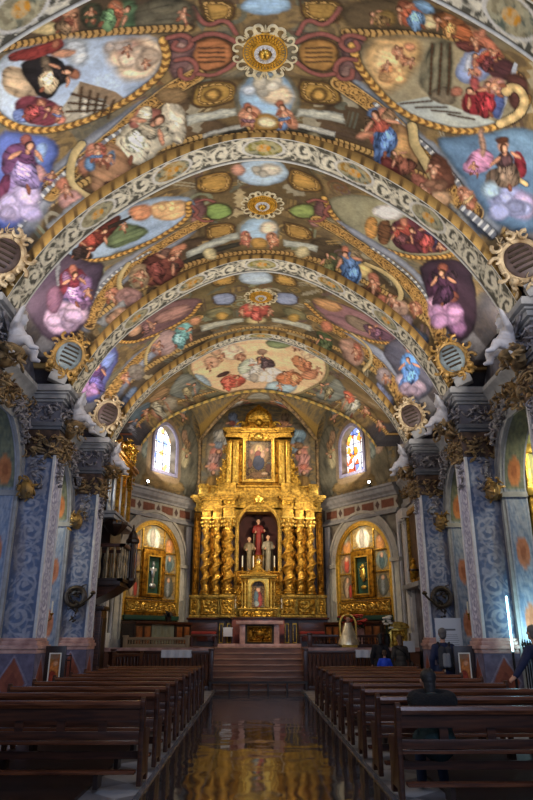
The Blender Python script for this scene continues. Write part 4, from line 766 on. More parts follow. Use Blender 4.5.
M['paint_fine']=painted('painted_pier_plaster',amp=.14,scale=12)
M['picture']=painted('oil_painting',rough=.35,amp=.12,scale=20,bump=.02)
M['leafgreen']=material('potted_leaf',(34,58,34),.55,0,.1,20,.4,12)
M['petal']=material('red_petal',(160,38,34),.6,0,.1,20,.3,12)
# ------------------------------------------------------------------ camera
sc=bpy.context.scene
sc.view_settings.view_transform='Standard'; sc.view_settings.look='None'; sc.view_settings.gamma=1; sc.view_settings.use_curve_mapping=False
sc.view_settings.exposure=0.0
cam=bpy.data.cameras.new('camera'); cam.sensor_fit='VERTICAL'; cam.sensor_height=36; cam.lens=36*655/800; cam.clip_end=200; cam.clip_start=.05
co=bpy.data.objects.new('camera',cam); COL.objects.link(co); co.location=(-.115,0,1.6)
co.rotation_euler=(PI/2+math.radians(19.81),0,-math.radians(.947)); sc.camera=co
w=bpy.data.worlds.new('world'); sc.world=w; w.use_nodes=True
w.node_tree.nodes['Background'].inputs[0].default_value=(.45,.6,1,1); w.node_tree.nodes['Background'].inputs[1].default_value=.06
# ------------------------------------------------------------------ vault geometry
XT=np.array([0,.25,.5,1,1.6,2.3,3,3.4,3.8,4.15,4.35,4.5]); DT=np.array([0,.02,.07,.22,.49,.92,1.45,1.84,2.33,2.88,3.25,3.6])
_x=np.linspace(0,4.5,451); _c=np.polyfit(np.concatenate([-XT[::-1],XT]),np.concatenate([DT[::-1],DT]),6)
_d=np.polyval(_c,_x); _d-=_d[0]; _d*=3.6/_d[-1]; _s=np.concatenate([[0],np.cumsum(np.hypot(np.diff(_x),np.diff(_d)))]); STOT=_s[-1]
APEX=10.77; ZS=7.1
def rib_xz(S):
    a=np.abs(S); return np.sign(S)*np.interp(a,_s,_x),10.72-np.interp(a,_s,_d)
def vault(S,t):
    x,z=rib_xz(S); z=ZS+(z-ZS)*(APEX-ZS)/(10.72-ZS)
    b=np.clip(1-np.abs(t)**4,0,1); w=4.5+.8*b; zs=ZS+.9*b
    return x*w/4.5, zs+(z-ZS)*(APEX+.08*b-zs)/(APEX-ZS)
BAYS={-1:(4.05,2.15),0:(8.4,2.15),1:(12.72,2.16),2:(17.04,2.16),3:(21.75,2.55)}
RIBS=[6.23,10.55,14.88,19.2]
# ------------------------------------------------------------------ fresco painter
def chaikin(p,n,closed=True):
    p=np.array(p,float)
    for _ in range(n):
        if closed:
            q=np.roll(p,-1,0); p=np.stack([p*.75+q*.25,p*.25+q*.75],1).reshape(-1,2)
        else:
            q=p[1:]; a=p[:-1]; p=np.concatenate([p[:1],np.stack([a*.75+q*.25,a*.25+q*.75],1).reshape(-1,2),p[-1:]])
    return p
def poly_sd(pts,U,V):
    n=len(pts); d=np.full(U.shape,1e9); ins=np.zeros(U.shape,bool)
    for i in range(n):
        a=pts[i]; b=pts[(i+1)%n]; e=b-a; L=e@e+1e-12
        h=np.clip(((U-a[0])*e[0]+(V-a[1])*e[1])/L,0,1)
        d=np.minimum(d,np.hypot(U-a[0]-h*e[0],V-a[1]-h*e[1]))
        if a[1]!=b[1]:
            c=((a[1]>V)!=(b[1]>V))&(U<(b[0]-a[0])*(V-a[1])/(b[1]-a[1])+a[0]); ins^=c
    return np.where(ins,-d,d)
def line_da(pts,U,V):
    d=np.full(U.shape,1e9); al=np.zeros(U.shape); sd=np.zeros(U.shape); acc=0
    for a,b in zip(pts[:-1],pts[1:]):
        e=b-a; L=math.hypot(*e)+1e-9
        h=np.clip(((U-a[0])*e[0]+(V-a[1])*e[1])/L/L,0,1); dx=U-a[0]-h*e[0]; dy=V-a[1]-h*e[1]; q=np.hypot(dx,dy)
        m=q<d; d=np.where(m,q,d); al=np.where(m,acc+h*L,al); sd=np.where(m,np.sign(e[0]*dy-e[1]*dx),sd); acc+=L
    return d,al,sd
def paint_fresco(U,V,shapes,base=(104,88,66),ledge=False):
    K=np.empty(U.shape+(3,)); K[:]=C3(base)
    n0=fbm(U*2.2+3,V*2.2); K*=(.7+.65*n0)[...,None]
    # faint painted architecture and arabesques under the figures
    ar=arabesque(V*2.9,((U*1.5)%2-1)*1.0,1.8,.4); K=mixc(K,C3((168,140,84)),ar*.55); pn=sstep(.62,.7,vnoise(U*1.7+9,V*2.3)); K=mixc(K,C3((112,120,116)),pn*.45)
    if ledge: K=mixc(K,C3((74,72,84)),sstep(4.9,5.3,np.abs(U))*.85); K=mixc(K,C3((128,126,132)),sstep(.22,.16,np.abs(np.abs(V)-1.35))*sstep(5.0,5.3,np.abs(U)))
    wx=(fbm(U*4.5,V*4.5+7)-.5)*.15; wy=(fbm(U*4.5+31,V*4.5)-.5)*.15
    isbase=lambda q:ledge and q[0]=='p' and q[3]>=.08 and q[4]>=.3 and max(q[2])<.21
    todo=[q for q in shapes if isbase(q)]; nb=len(todo); todo+=[q for q in shapes if not isbase(q)]
    for ish,sh in enumerate(todo):
        if ish==nb and ledge:   # painted cornices, volutes and leafwork that fill the ground between the figures
            q=random.Random(int(abs(V.max())*100)+U.shape[0]); pal=[(168,160,138),(150,124,70),(128,92,60),(110,112,98),(176,146,84),(104,84,70),(140,146,120),(186,168,128),(120,96,96)]
            for i in range(150):
                cx=q.uniform(-4.8,4.8); cy=q.uniform(V.min(),V.max()); w_=q.uniform(.12,.42); h_=q.uniform(.05,.16); r=q.choice((0,0,1.57,.6,-.6,.9,-.9)); c=C3(q.choice(pal))
                ro=np.where((np.abs(U-cx)<.6)&(np.abs(V-cy)<.6)); 
                if len(ro[0])==0: continue
                sl=(slice(ro[0].min(),ro[0].max()+1),slice(ro[1].min(),ro[1].max()+1)); du=U[sl]-cx; dv=V[sl]-cy; a_=du*math.cos(r)+dv*math.sin(r); b_=-du*math.sin(r)+dv*math.cos(r)
                if i%3==0:   # volute
                    rr=np.hypot(du,dv)/w_*1.4; th=np.arctan2(dv,du); m=sstep(.35,.65,np.abs((th/2/PI+rr*1.6)%1-.5)*2)*sstep(1.,.9,rr)
                elif i%3==1: m=sstep(1.,.85,np.maximum(np.abs(a_)/w_,np.abs(b_)/h_))*(.55+.45*np.sign(np.sin(b_/h_*7)))
                else: m=sstep(1.,.8,np.hypot(a_/w_,b_/h_*(1+.3*np.sin(a_*40))))
                K[sl]=mixc(K[sl],c*(.8+.4*fbm(du*9+i,dv*9))[...,None],m*.8)
            for sg_ in (-1,1):   # gilt leaf mouldings beside the ribs
                yb=sg_*(V.max()-.42); n_=(V-yb)/.06; tw=np.abs(np.sin(U*30+np.abs(n_))); K=mixc(K,C3((96,72,40)),sstep(1.5,1.1,np.abs(n_))); K=mixc(K,C3((196,160,88)),sstep(1.,.8,np.abs(n_))*sstep(.25,.6,tw))
        kind,pts=sh[0],np.array(sh[1]).reshape(-1,2)
        lo=pts.min(0)-.35; hi=pts.max(0)+.35
        r=np.where(((U>lo[0])&(U<hi[0])&(V>lo[1])&(V<hi[1])).any(1))[0]; c=np.where(((U>lo[0])&(U<hi[0])&(V>lo[1])&(V<hi[1])).any(0))[0]
        if len(r)==0 or len(c)==0: continue
        sl=(slice(r[0],r[-1]+1),slice(c[0],c[-1]+1)); u=U[sl]; v=V[sl]; k=K[sl]
        if kind=='p':
            col,soft,fold,ang,sm=sh[2:]
            wob=.55 if fold>0.12 else .15
            sd=poly_sd(chaikin(pts,int(sm)),u+wx[sl]*wob,v+wy[sl]*wob)
            m=sstep(soft,-soft*.6,sd)
            a=math.radians(ang); p=u*math.cos(a)+v*math.sin(a); q=-u*math.sin(a)+v*math.cos(a)
            size=max(.10,min(hi-lo)-.7)
            f1=fbm(p*1.9/size,q*6/size+col[0]*7,3)-.5; n2=vnoise(p*2.2/size+3,q*7.5/size+col[1]*9)
            rid=(1-np.abs(2*n2-1))**3-.3
            edge=sstep(-.10*min(1,size*2),0,sd); core=sstep(0,-.22*min(1,size*2),sd)
            sh_=1+fold*(2.2*f1-1.1*rid)+(.20*core-.34*edge)*(fold>0.12)
            hue=np.stack([1+.10*f1,1+0*f1,1-.16*f1],-1)
            cc=np.array(col)[None,None]*np.clip(sh_,.22,1.9)[...,None]*hue
            K[sl]=k*(1-m[...,None])+cc*m[...,None]
        else:
            wd,style=sh[2:]; h=wd/2
            d,al,sg=line_da(chaikin(pts,2,False),u+wx[sl]*.15,v+wy[sl]*.15); m=sstep(h,h*.8,d); n=d/h*sg
            if style=='gold':
                tw=.5+.5*np.sin(al/wd*6.5+np.abs(n)*2.4); cc=mixc(np.broadcast_to(C3((140,100,38)),k.shape),C3((216,170,74)),sstep(.25,.7,tw)*.9)*(1.12-.55*np.abs(n)**2)[...,None]*(.8+.4*vnoise(al*31,n*3))[...,None]
            elif style=='goldleaf':
                a2=arabesque(al/(h*.55),n/.72,1.5,.5); cc=mixc(np.broadcast_to(C3((92,66,32)),k.shape),C3((200,156,74)),np.maximum(a2,.7*sstep(.5,.7,vnoise(al*26,n*5)))); cc=mixc(cc,C3((206,168,96)),sstep(.74,.8,np.abs(n))*sstep(.98,.92,np.abs(n))); cc=cc*(.85+.3*vnoise(al*14,n*2))[...,None]
            elif style=='dark': cc=np.broadcast_to(C3((92,68,46)),k.shape)
            elif style=='leaf':
                tw=np.abs(np.sin(al/wd*4.6+np.abs(n)))*(1-np.abs(n)*.4); cc=mixc(np.broadcast_to(C3((92,68,36)),k.shape),C3((190,152,84)),sstep(.25,.6,tw))
            elif style=='banner':
                cc=np.broadcast_to(C3((200,178,124)),k.shape)*(.75+.4*np.cos(n*1.3+.6)*(.8+.2*np.sin(al*9)))[...,None]
            elif style=='white':
                tw=sstep(.2,.6,np.sin(al/wd*4)); cc=mixc(np.broadcast_to(C3((128,132,142)),k.shape),C3((206,206,204)),tw)
            elif style=='stone':
                cc=np.broadcast_to(C3((156,144,104)),k.shape)*(1.1-.5*np.abs(n))[...,None]
            elif style=='rose':
                cc=np.broadcast_to(C3((150,92,84)),k.shape)*(1.2-.5*np.abs(n))[...,None]
            else:
                cc=np.broadcast_to(C3((214,186,130)),k.shape)*(1.15-.5*np.abs(n)+.2*np.sin(al*30))[...,None]
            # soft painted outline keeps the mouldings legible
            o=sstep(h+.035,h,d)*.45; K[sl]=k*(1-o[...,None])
            K[sl]=K[sl]*(1-m[...,None])+cc*m[...,None]
    g=fbm(U*9,V*9,3)-.5; K*=(1+.36*g)[...,None]
    g=vnoise(U*38,V*38)-.5; K*=(1+.10*g)[...,None]
    if ledge:
        K=.30*(np.clip(K,.003,1)/.30)**1.22
        lu=(K@np.array([.25,.6,.15]))[...,None]; K=lu*np.array([1.05,1,.88])*.2+K*.8
    return np.clip(K,0.004,.9)
FLESH=(206,150,118); FLESHD=(150,94,70)
def figure(kind,p,c):
    """painted figures: u a putto, a an angel or saint in robes, c a bank of cloud; p = centre and the two axes on the vault"""
    C=[c[i:i+3] for i in range(0,len(c),3)]; out=[]
    at=lambda x,y:(p[0]+x*p[2]+y*p[4],p[1]+x*p[3]+y*p[5])
    def poly(pts,col,soft=.02,fold=.6,ang=60,sm=2): out.append(('p',[v for x,y in pts for v in at(x,y)],lin(col),soft,fold,ang,sm))
    def ell(x,y,rx,ry,col,a=0,soft=.018,fold=.2):
        a=math.radians(a); poly([(x+rx*math.cos(q)*math.cos(a)-ry*math.sin(q)*math.sin(a),y+rx*math.cos(q)*math.sin(a)+ry*math.sin(q)*math.cos(a)) for q in [i*PI/4 for i in range(8)]],col,soft,fold,0,1)
    if kind=='u':
        ell(-.35,.62,.2,.42,FLESHD,25); ell(.3,.6,.21,.44,FLESH,-30); ell(.5,.95,.13,.3,FLESHD,20); ell(0,.1,.36,.46,FLESH); ell(.12,.18,.18,.26,(228,182,148)); ell(-.5,-.1,.14,.38,FLESH,50); ell(.5,-.2,.13,.36,FLESHD,-60)
        ell(0,-.56,.26,.28,(112,74,46)); ell(.05,-.5,.19,.21,(218,166,134))
        if C[0][0]>=0: poly([(-.5,.2),(.1,.35),(.5,.15),(.7,.45),(.1,.62),(-.6,.5)],C[0])
    elif kind=='a':
        if C[2][0]>=0:
            poly([(-.1,-.4),(-.6,-.9),(-1.0,-.8),(-.95,-.2),(-.5,.1)],C[2],.02,.6,30); poly([(.15,-.4),(.5,-.95),(.85,-.7),(.6,-.1)],[v*.8 for v in C[2]],.02,.6,-30)
        poly([(-.35,0),(.4,0),(.75,.7),(.9,1.3),(.2,1.5),(-.6,1.2),(-.6,.5)],C[1],.02,.75,75); poly([(-.4,.1),(.1,.2),(.5,.7),(.1,1.2),(-.5,.9)],[min(255,v*1.3) for v in C[1]],.03,.8,60)
        poly([(-.38,-.45),(.38,-.45),(.45,.1),(0,.3),(-.45,.15)],C[0],.02,.6,50)
        ell(-.62,-.15,.13,.42,FLESH,55); ell(.66,-.3,.12,.42,FLESH,-50); ell(.25,1.45,.12,.26,FLESHD,-20); ell(0,-.5,.12,.16,FLESH); ell(0,-.78,.25,.28,C[3]); ell(.06,-.72,.17,.21,(220,168,136))
    else:
        q=random.Random(int(C[1][1]))
        for i in range(int(C[1][0])):
            f=q.uniform(.78,1.12); ell(q.uniform(-.7,.7),q.uniform(-.45,.45),q.uniform(.35,.6),q.uniform(.3,.5),[min(255,v*f) for v in C[0]],0,.05,.14)
    return out
def load_shapes(txt):
    out={}
    for ln in txt.strip().split('\n'):
        b,k,p,r=ln.split('|'); p=[float(q) for q in p.split(',')]; r=r.split(',')
        if k in 'uac': out.setdefault(int(b),[]).extend(figure(k,p,[float(q) for q in r])); continue
        if k=='p': out.setdefault(int(b),[]).append(('p',p,lin((float(r[0]),float(r[1]),float(r[2]))),float(r[3]),float(r[4]),float(r[5]),int(r[6])))
        else: out.setdefault(int(b),[]).append(('g',p,float(r[0]),r[1]))
    return out
SHAPES=load_shapes(FRESCO)
def flare(S,t): return 1.35*sstep(-.1,1,t)*(np.abs(rib_xz(S)[0])/4.5)**2
def bay_mesh(k,nu,nv):
    yc,h=BAYS[k]
    S=np.linspace(-STOT,STOT,nu)[:,None]+np.zeros((1,nv)); T=np.linspace(-h,h,nv)[None,:]+np.zeros((nu,1))
    X,Z=vault(S,T/h)
    if k==3: Z=Z+flare(S,T/h)   # the last bay opens upwards to the apse windows
    src=SHAPES[0 if k==-1 else k]
    c=paint_fresco(S,T,src,(118,100,72),True)
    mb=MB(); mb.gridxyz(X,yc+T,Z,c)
    # flat ledge from the vault's foot out to the wall, painted like it
    for sgn,i in ((-1,0),(1,-1)):
        Xl=np.stack([X[i],np.full(nv,sgn*5.75)]); Yl=np.stack([yc+T[i]]*2); Zl=np.stack([Z[i],Z[i]+.02]); mb.gridxyz(Xl,Yl,Zl,np.stack([c[i],c[i]]))
    struct(mb.build('ceiling',M['paint'],smooth=0))
for k,nu,nv in ((-1,60,30),(0,620,250),(1,460,180),(2,320,130),(3,300,140)): bay_mesh(k,nu,nv)
# transverse ribs: grey-white bands with scrollwork between two fillets, oval cartouches of green and gold
def rib(yc,w=.67,lo=-.0):
    nu=420; nv=29
    S=np.linspace(-STOT,STOT,nu)[:,None]+np.zeros((1,nv)); V=np.linspace(-1,1,nv)[None,:]+np.zeros((nu,1))
    x,z=rib_xz(S); X=x; Z=z+lo
    a=arabesque(S/(w*.42),V/.9,1.5,.55)
    K=np.empty(S.shape+(3,)); K[:]=C3((88,86,76)); K=mixc(K,C3((232,224,202)),a)
    ov=((S+.85)%1.7-.85); 
    for c0,cl in ((0,(150,140,70)),(1.9,(168,128,54)),(-1.9,(168,128,54)),(3.6,(150,140,110)),(-3.6,(150,140,110))):
        e=np.hypot((S-c0)/.46,V/.8); m=sstep(1.,.94,e); inn=sstep(.86,.8,e)
        K=mixc(K,C3((216,212,204)),m); b2=mixc(np.broadcast_to(C3((96,104,92)),K.shape),C3(cl),sstep(.35,.6,fbm(S*6,V*2.4)))
        fl=np.hypot((S-c0)/.16,V/.36); b2=mixc(b2,C3((214,150,52)),sstep(1.,.8,fl)); a2=arabesque((S-c0)/.2,V/.7,1.2); b2=mixc(b2,C3((206,196,160)),a2*.55)
        K=K*(1-inn[...,None])+b2*inn[...,None]
    K=mixc(K,C3((214,212,204)),sstep(.86,.89,np.abs(V))); K=mixc(K,C3((80,74,62)),sstep(.05,.02,np.abs(np.abs(V)-.85)))
    K*=(.86+.28*fbm(S*7,V*3))[...,None]
    prof=np.where(np.abs(V)>.86,-.03,0.)
    mb=MB(); mb.gridxyz(X,yc+V*w/2,Z+prof,np.clip(K,0,.9))
    # the two flanks up to the vault
    for sg,j in ((-1,0),(1,-1)):
        Xs=np.stack([X[:,j],X[:,j]*1.02]); Ys=np.full_like(Xs,yc+sg*w/2); Zs=np.stack([Z[:,j]-.03,Z[:,j]+.2]); mb.gridxyz(Xs,Ys,Zs,np.stack([mixc(np.broadcast_to(C3((84,64,36)),K[:,j].shape),C3((196,158,88)),sstep(.2,.7,np.abs(np.sin(S[:,j]*11)))*.9),np.broadcast_to(C3((120,92,52)),K[:,j].shape)]))
    return mb
for i,y in enumerate(RIBS): struct(rib(y,.67 if i<3 else .46).build('trim_%d'%(i+1),M['paint'],smooth=30))
# garland arch in front of the apse
def apse_rib(yc,w=.24):
    nu=300;nv=13
    S=np.linspace(-STOT,STOT,nu)[:,None]+np.zeros((1,nv)); V=np.linspace(-1,1,nv)[None,:]+np.zeros((nu,1)); x,z=rib_xz(S); z=z+flare(S,S*0+1.)
    K=np.empty(S.shape+(3,)); K[:]=C3((120,110,74)); tw=np.abs(np.sin(S*9))*(1-np.abs(V)*.5); K=mixc(K,C3((206,172,92)),sstep(.2,.6,tw)); K*=(.8+.4*fbm(S*7,V*3))[...,None]
    mb=MB(); mb.gridxyz(x,yc+V*w/2,z+.02-.06*np.sqrt(1-V*V*.99),K)
    return mb
struct(apse_rib(24.25).build('trim_5',M['paint'],smooth=30))
# ------------------------------------------------------------------ floor, walls, chapels
def mat_floor_aisle():
    m=bpy.data.materials.new('polished_dark_marble'); m.use_nodes=True; nt=m.node_tree; b=nt.nodes['Principled BSDF']
    tc=nt.nodes.new('ShaderNodeTexCoord'); br=nt.nodes.new('ShaderNodeTexBrick'); nt.links.new(tc.outputs['Object'],br.inputs['Vector'])
    br.inputs['Scale'].default_value=1.; br.inputs['Brick Width'].default_value=.68; br.inputs['Row Height'].default_value=1.15; br.inputs['Mortar Size'].default_value=.006; br.offset=0
    br.inputs['Color1'].default_value=(*lin((40,40,40)),1); br.inputs['Color2'].default_value=(*lin((50,48,46)),1); br.inputs['Mortar'].default_value=(*lin((100,100,104)),1)
    n=nt.nodes.new('ShaderNodeTexNoise'); n.inputs['Scale'].default_value=1.0; n.inputs['Detail'].default_value=1; fm=nt.nodes.new('ShaderNodeMapping'); fm.inputs['Scale'].default_value=(2.1,1.7,1); nt.links.new(tc.outputs['Object'],fm.inputs[0]); nt.links.new(fm.outputs[0],n.inputs['Vector'])
    bp=nt.nodes.new('ShaderNodeBump'); bp.inputs['Strength'].default_value=.5; bp.inputs['Distance'].default_value=.02; nt.links.new(n.outputs['Fac'],bp.inputs['Height'])
    nt.links.new(br.outputs['Color'],b.inputs['Base Color']); nt.links.new(bp.outputs[0],b.inputs['Normal'])
    b.inputs['Roughness'].default_value=.07; b.inputs['Specular IOR Level'].default_value=1.0; b.inputs['IOR'].default_value=1.8
    return m
def mat_checker():
    m=bpy.data.materials.new('worn_marble_tiles'); m.use_nodes=True; nt=m.node_tree; b=nt.nodes['Principled BSDF']
    tc=nt.nodes.new('ShaderNodeTexCoord'); ck=nt.nodes.new('ShaderNodeTexChecker'); ck.inputs['Scale'].default_value=1.8
    mp=nt.nodes.new('ShaderNodeMapping'); mp.inputs['Rotation'].default_value=(0,0,PI/4); nt.links.new(tc.outputs['Object'],mp.inputs[0]); nt.links.new(mp.outputs[0],ck.inputs['Vector'])
    ck.inputs['Color1'].default_value=(*lin((170,170,172)),1); ck.inputs['Color2'].default_value=(*lin((118,116,118)),1)
    nt.links.new(ck.outputs['Color'],b.inputs['Base Color']); b.inputs['Roughness'].default_value=.3
    return m
struct(MB().box(-8.2,8.2,-2,29.2,-.3,0).build('floor',mat_checker()))
struct(MB().box(-1.30,1.30,-2,22.1,0,.012).build('floor',mat_floor_aisle()))
mb=MB(); mb.box(-1.36,-1.30,-2,22.1,0,.03); mb.box(1.30,1.36,-2,22.1,0,.03); struct(mb.build('trim_6',material('grey_marble_edge',(104,106,112),.2,0,0,1,.2,4)))
mb=MB(); mb.box(-3.72,-1.95,6.5,19,0,.035); mb.box(1.95,3.86,6.5,19,0,.035); struct(mb.build('floor',M['wood_dark']))
# nave walls with round-headed chapel openings (one outline, extruded through the wall's thickness)
def nave_outline(openings,y0,y1,top):
    p=[(y0,0)]
    for yc,h,zs in openings:
        p+= [(yc-h,0),(yc-h,zs)]
        p+= [(yc-h*math.cos(a),zs+h*math.sin(a)) for a in [PI*i/20 for i in range(1,20)]]
        p+= [(yc+h,zs),(yc+h,0)]
    return p+[(y1,0),(y1,top),(y0,top)]
OP=[(8.39,1.62,4.62),(12.72,1.62,4.62),(17.04,1.62,4.62)]
XW=5.42
struct(MB().prism(nave_outline(OP,5.6,24.35,9.0),-XW-.5,-XW,'x').build('wall_left',M['wall'],smooth=0))
struct(MB().prism(nave_outline(OP,5.6,24.35,9.0),XW,XW+.5,'x').build('wall_right',M['wall'],smooth=0))
# soft painted jamb and intrados of every opening (camera sees the far jamb): scroll panels with orange medallions
def jamb(sg,yc,h,zs):
    L=zs-0.; A=PI*h; n=150; m=21
    u=np.linspace(0,2*L+A,n)[:,None]+np.zeros((1,m)); v=np.linspace(-1,1,m)[None,:]+np.zeros((n,1))
    a=np.clip((u-L)/h,0,PI); inarc=(u>L)&(u<L+A)
    hh=h-.012
    Y=np.where(u<=L,yc-hh,np.where(u>=L+A,yc+hh,yc-hh*np.cos(a))); Z=np.where(u<=L,u,np.where(u>=L+A,2*L+A-u,zs+hh*np.sin(a)))
    X=sg*(XW+.25+v*.25)
    K=np.empty(u.shape+(3,)); K[:]=C3((108,124,150)); w=np.minimum(u,2*L+A-u)
    K=mixc(K,C3((160,164,176)),arabesque(w/.24,v/.8,1.6)*.7); 
    K=np.where((w>L)[...,None],mixc(np.broadcast_to(C3((98,104,92)),K.shape),C3((140,140,110)),arabesque(w/.24,v/.8,1.6)*.6),K)
    for c0 in (1.9,3.3,L+.45):
        e=np.hypot((w-c0)/.36,v/.62); K=mixc(K,C3((186,112,64)),sstep(1.,.85,e)*.85); K=mixc(K,C3((120,62,40)),sstep(.5,.4,e)*.5)
    K=mixc(K,C3((150,152,164)),sstep(.84,.88,np.abs(v))); K*=(.8+.4*fbm(u*4,v*2))[...,None]
    mb=MB(); mb.gridxyz(X,Y,Z,K); return mb
t=7
for sg in (-1,1):
    for o in OP[0:3]:
        struct(jamb(sg,*o).build('trim_%d'%t,M['paint_fine'],smooth=0)); t+=1
# archivolt mouldings and imposts
def archivolt(sg,yc,h,zs):
    mb=MB()
    for r0,r1,d in ((h+.0,h+.16,.07),(h+.16,h+.24,.11)):
        a_=[PI*i/28 for i in range(29)]
        inn=[(yc-r0*math.cos(a),zs+r0*math.sin(a)) for a in a_]; out=[(yc-r1*math.cos(a),zs+r1*math.sin(a)) for a in a_]
        mb.strip([(inn[0][0],zs)]+inn+[(inn[-1][0],zs)],[(out[0][0],zs)]+out+[(out[-1][0],zs)],sg*(XW-d),sg*XW,'x')
        for s2 in (-1,1):
            y0,y1=sorted((yc+s2*r0,yc+s2*r1)); x0,x1=sorted((sg*(XW-d),sg*XW)); mb.box(x0,x1,y0,y1,0,zs)
    for s2 in (-1,1):
        y0,y1=sorted((yc+s2*(h-.05),yc+s2*(h+.28))); x0,x1=sorted((sg*(XW-.16),sg*(XW+.5))); mb.box(x0,x1,y0,y1,zs-.12,zs)
    return mb
for sg in (-1,1):
    for o in OP: struct(archivolt(sg,*o).build('trim_%d'%t,M['stone'],smooth=30)); t+=1
# chapels behind the openings
for sg,nm in ((-1,'wall_chapel_left'),(1,'wall_chapel_right')):
    mb=MB()
    x0,x1=sorted((sg*(XW+.5),sg*8.1)); b0,b1=sorted((sg*8.1,sg*8.3))
    mb.box(b0,b1,5.6,24.35,0,7)
    for y in (6.2,10.55,14.88,19.2,23.8): mb.box(x0,x1,y-.22,y+.22,0,7)
    mb.box(*sorted((sg*(XW+.5),sg*8.3)),5.6,24.35,7,7.15)
    struct(mb.build(nm,M['chapelwall'],smooth=0))
# ------------------------------------------------------------------ apse
WA=4.798
def apse_frame(sg):
    """local axes of an oblique wall: x along the wall from the nave corner, y into the apse, z up"""
    A=Vector((sg*5.25,24.3,0)); e=Vector((-sg*2.65,4,0)).normalized(); n=Vector((-sg*e.y,sg*e.x,0)) if False else None
    return A,e
def apse_matrix(sg):
    A=Vector((sg*5.25,24.3,0)); e=Vector((-sg*2.65,4,0)).normalized(); inw=Vector((-e.y*sg,-abs(e.x),0)).normalized()
    m=Matrix.Identity(4)
    for i,c in enumerate((e,inw,Vector((0,0,1)))):
        for r in range(3): m[r][i]=c[r]
    m.translation=A; return m
def pointed(cx,hw,z0,zs,n=10,k=1.0):
    """pointed-arch outline: two arcs meeting above cx"""
    R=hw*(1+k); a1=math.acos((R-hw)/R)
    p=[(cx-hw,z0),(cx-hw,zs)]
    p+=[(cx-hw+R-R*math.cos(a1*i/n),zs+R*math.sin(a1*i/n)) for i in range(1,n+1)]
    q=[(2*cx-a,b) for a,b in p[::-1][1:]]
    return p+q
WIN=pointed(2.46,.68,7.95,9.15,10,.15)
def apse_paint(X,Z,shapes,base):
    return paint_fresco(X,Z,shapes,base)
def figcol(*c): return C3(c)
def pf(pts,c,soft=.05,fold=.4,ang=60): return ('p',[v for p in pts for v in p],lin(c),soft,fold,ang,2)
APSE_SH=[pf([(.1,7.2),(1.5,7.2),(1.6,10.5),(.9,10.2)],(112,104,84)),pf([(3.3,7.2),(4.7,7.2),(4.7,10),(3.4,10.6)],(106,104,90)),
 pf([(.5,8.6),(1.0,8.3),(1.35,8.8),(1.4,9.6),(1.0,9.9),(.6,9.4)],(176,150,128)),pf([(.7,9.4),(1.1,9.3),(1.3,9.9),(.9,10.2)],(190,140,116)),pf([(1.0,8.4),(1.4,8.2),(1.5,9.0),(1.2,9.2)],(120,128,120)),
 pf([(3.5,8.4),(3.9,8.3),(4.1,9.0),(3.8,9.6),(3.5,9.2)],(186,176,140)),pf([(3.5,9.4),(3.9,9.5),(3.8,10.1),(3.5,10.0)],(160,130,104)),
 pf([(1.2,7.2),(3.8,7.2),(3.8,7.75),(1.2,7.75)],(136,114,76),.03,.3,0),pf([(1.6,10.5),(2.4,10.7),(3.2,10.5),(2.9,10.9),(2,10.9)],(170,120,96))]
def blobfig(x,y,s,robe,robe2,fl=1):
    o=[pf([(x-.35*s,y+.1*s),(x+.4*s,y),(x+.8*s,y+1.0*s),(x+.2*s,y+1.4*s),(x-.6*s,y+1.1*s)],robe2,.04,.7,70),pf([(x-.4*s,y-.45*s),(x+.4*s,y-.45*s),(x+.45*s,y+.2*s),(x-.45*s,y+.2*s)],robe,.04,.5,50)]
    for (cx,cy,rx,ry,c) in ((-.6,-.1,.3,.13,(206,150,118)),(.6,-.3,.3,.13,(206,150,118)),(0,-.8,.26,.28,(96,64,46)),(.05,-.74,.18,.2,(220,168,136))): o.append(pf([(x+s*(cx+rx*math.cos(i*PI/4)),y+s*(cy+ry*math.sin(i*PI/4))) for i in range(8)],c,.03,.2,0))
    return o
BACK_SH=[pf([(-2.4,8),(-1.3,8),(-1.2,10.8),(-2.3,10.6)],(122,112,94)),pf([(1.3,8),(2.4,8),(2.3,10.6),(1.2,10.8)],(122,112,94)),
 pf([(-2.1,9.6),(-1.6,9.3),(-1.2,9.8),(-1.4,10.4),(-1.9,10.3)],(196,196,186)),pf([(-2.2,9.0),(-1.7,8.9),(-1.6,9.5),(-2.1,9.6)],(206,140,124)),pf([(-2.3,8.5),(-1.8,8.4),(-1.7,8.9),(-2.2,9.1)],(196,166,156)),pf([(-1.2,10.2),(-.8,10.3),(-.9,10.9),(-1.2,10.7)],(150,160,176)),
 pf([(2.1,9.5),(1.6,9.2),(1.2,9.8),(1.4,10.5),(1.9,10.3)],(150,172,182)),pf([(2.3,9.0),(1.7,8.8),(1.6,9.4),(2.1,9.6)],(206,144,128)),pf([(2.3,8.4),(1.8,8.3),(1.7,8.9),(2.2,9.0)],(206,150,140)),pf([(1.2,10.2),(.8,10.3),(.9,10.9),(1.2,10.7)],(196,146,120)),
 pf([(-2.3,7.2),(-1.4,7.2),(-1.4,8.2),(-2.3,8.3)],(150,120,70),.04,.4,90),pf([(1.4,7.2),(2.3,7.2),(2.3,8.3),(1.4,8.2)],(150,120,70),.04,.4,90)]
BACK_SH+=blobfig(-1.8,9.7,.5,(150,160,170),(196,192,180))+blobfig(1.8,9.7,.5,(150,120,90),(140,166,180))+blobfig(-2.0,8.7,.42,(206,140,124),(186,150,140))+blobfig(2.0,8.7,.42,(206,130,110),(190,140,130))+blobfig(-1.2,10.7,.35,(150,90,76),(110,120,140))+blobfig(1.2,10.7,.35,(206,150,110),(120,100,80))
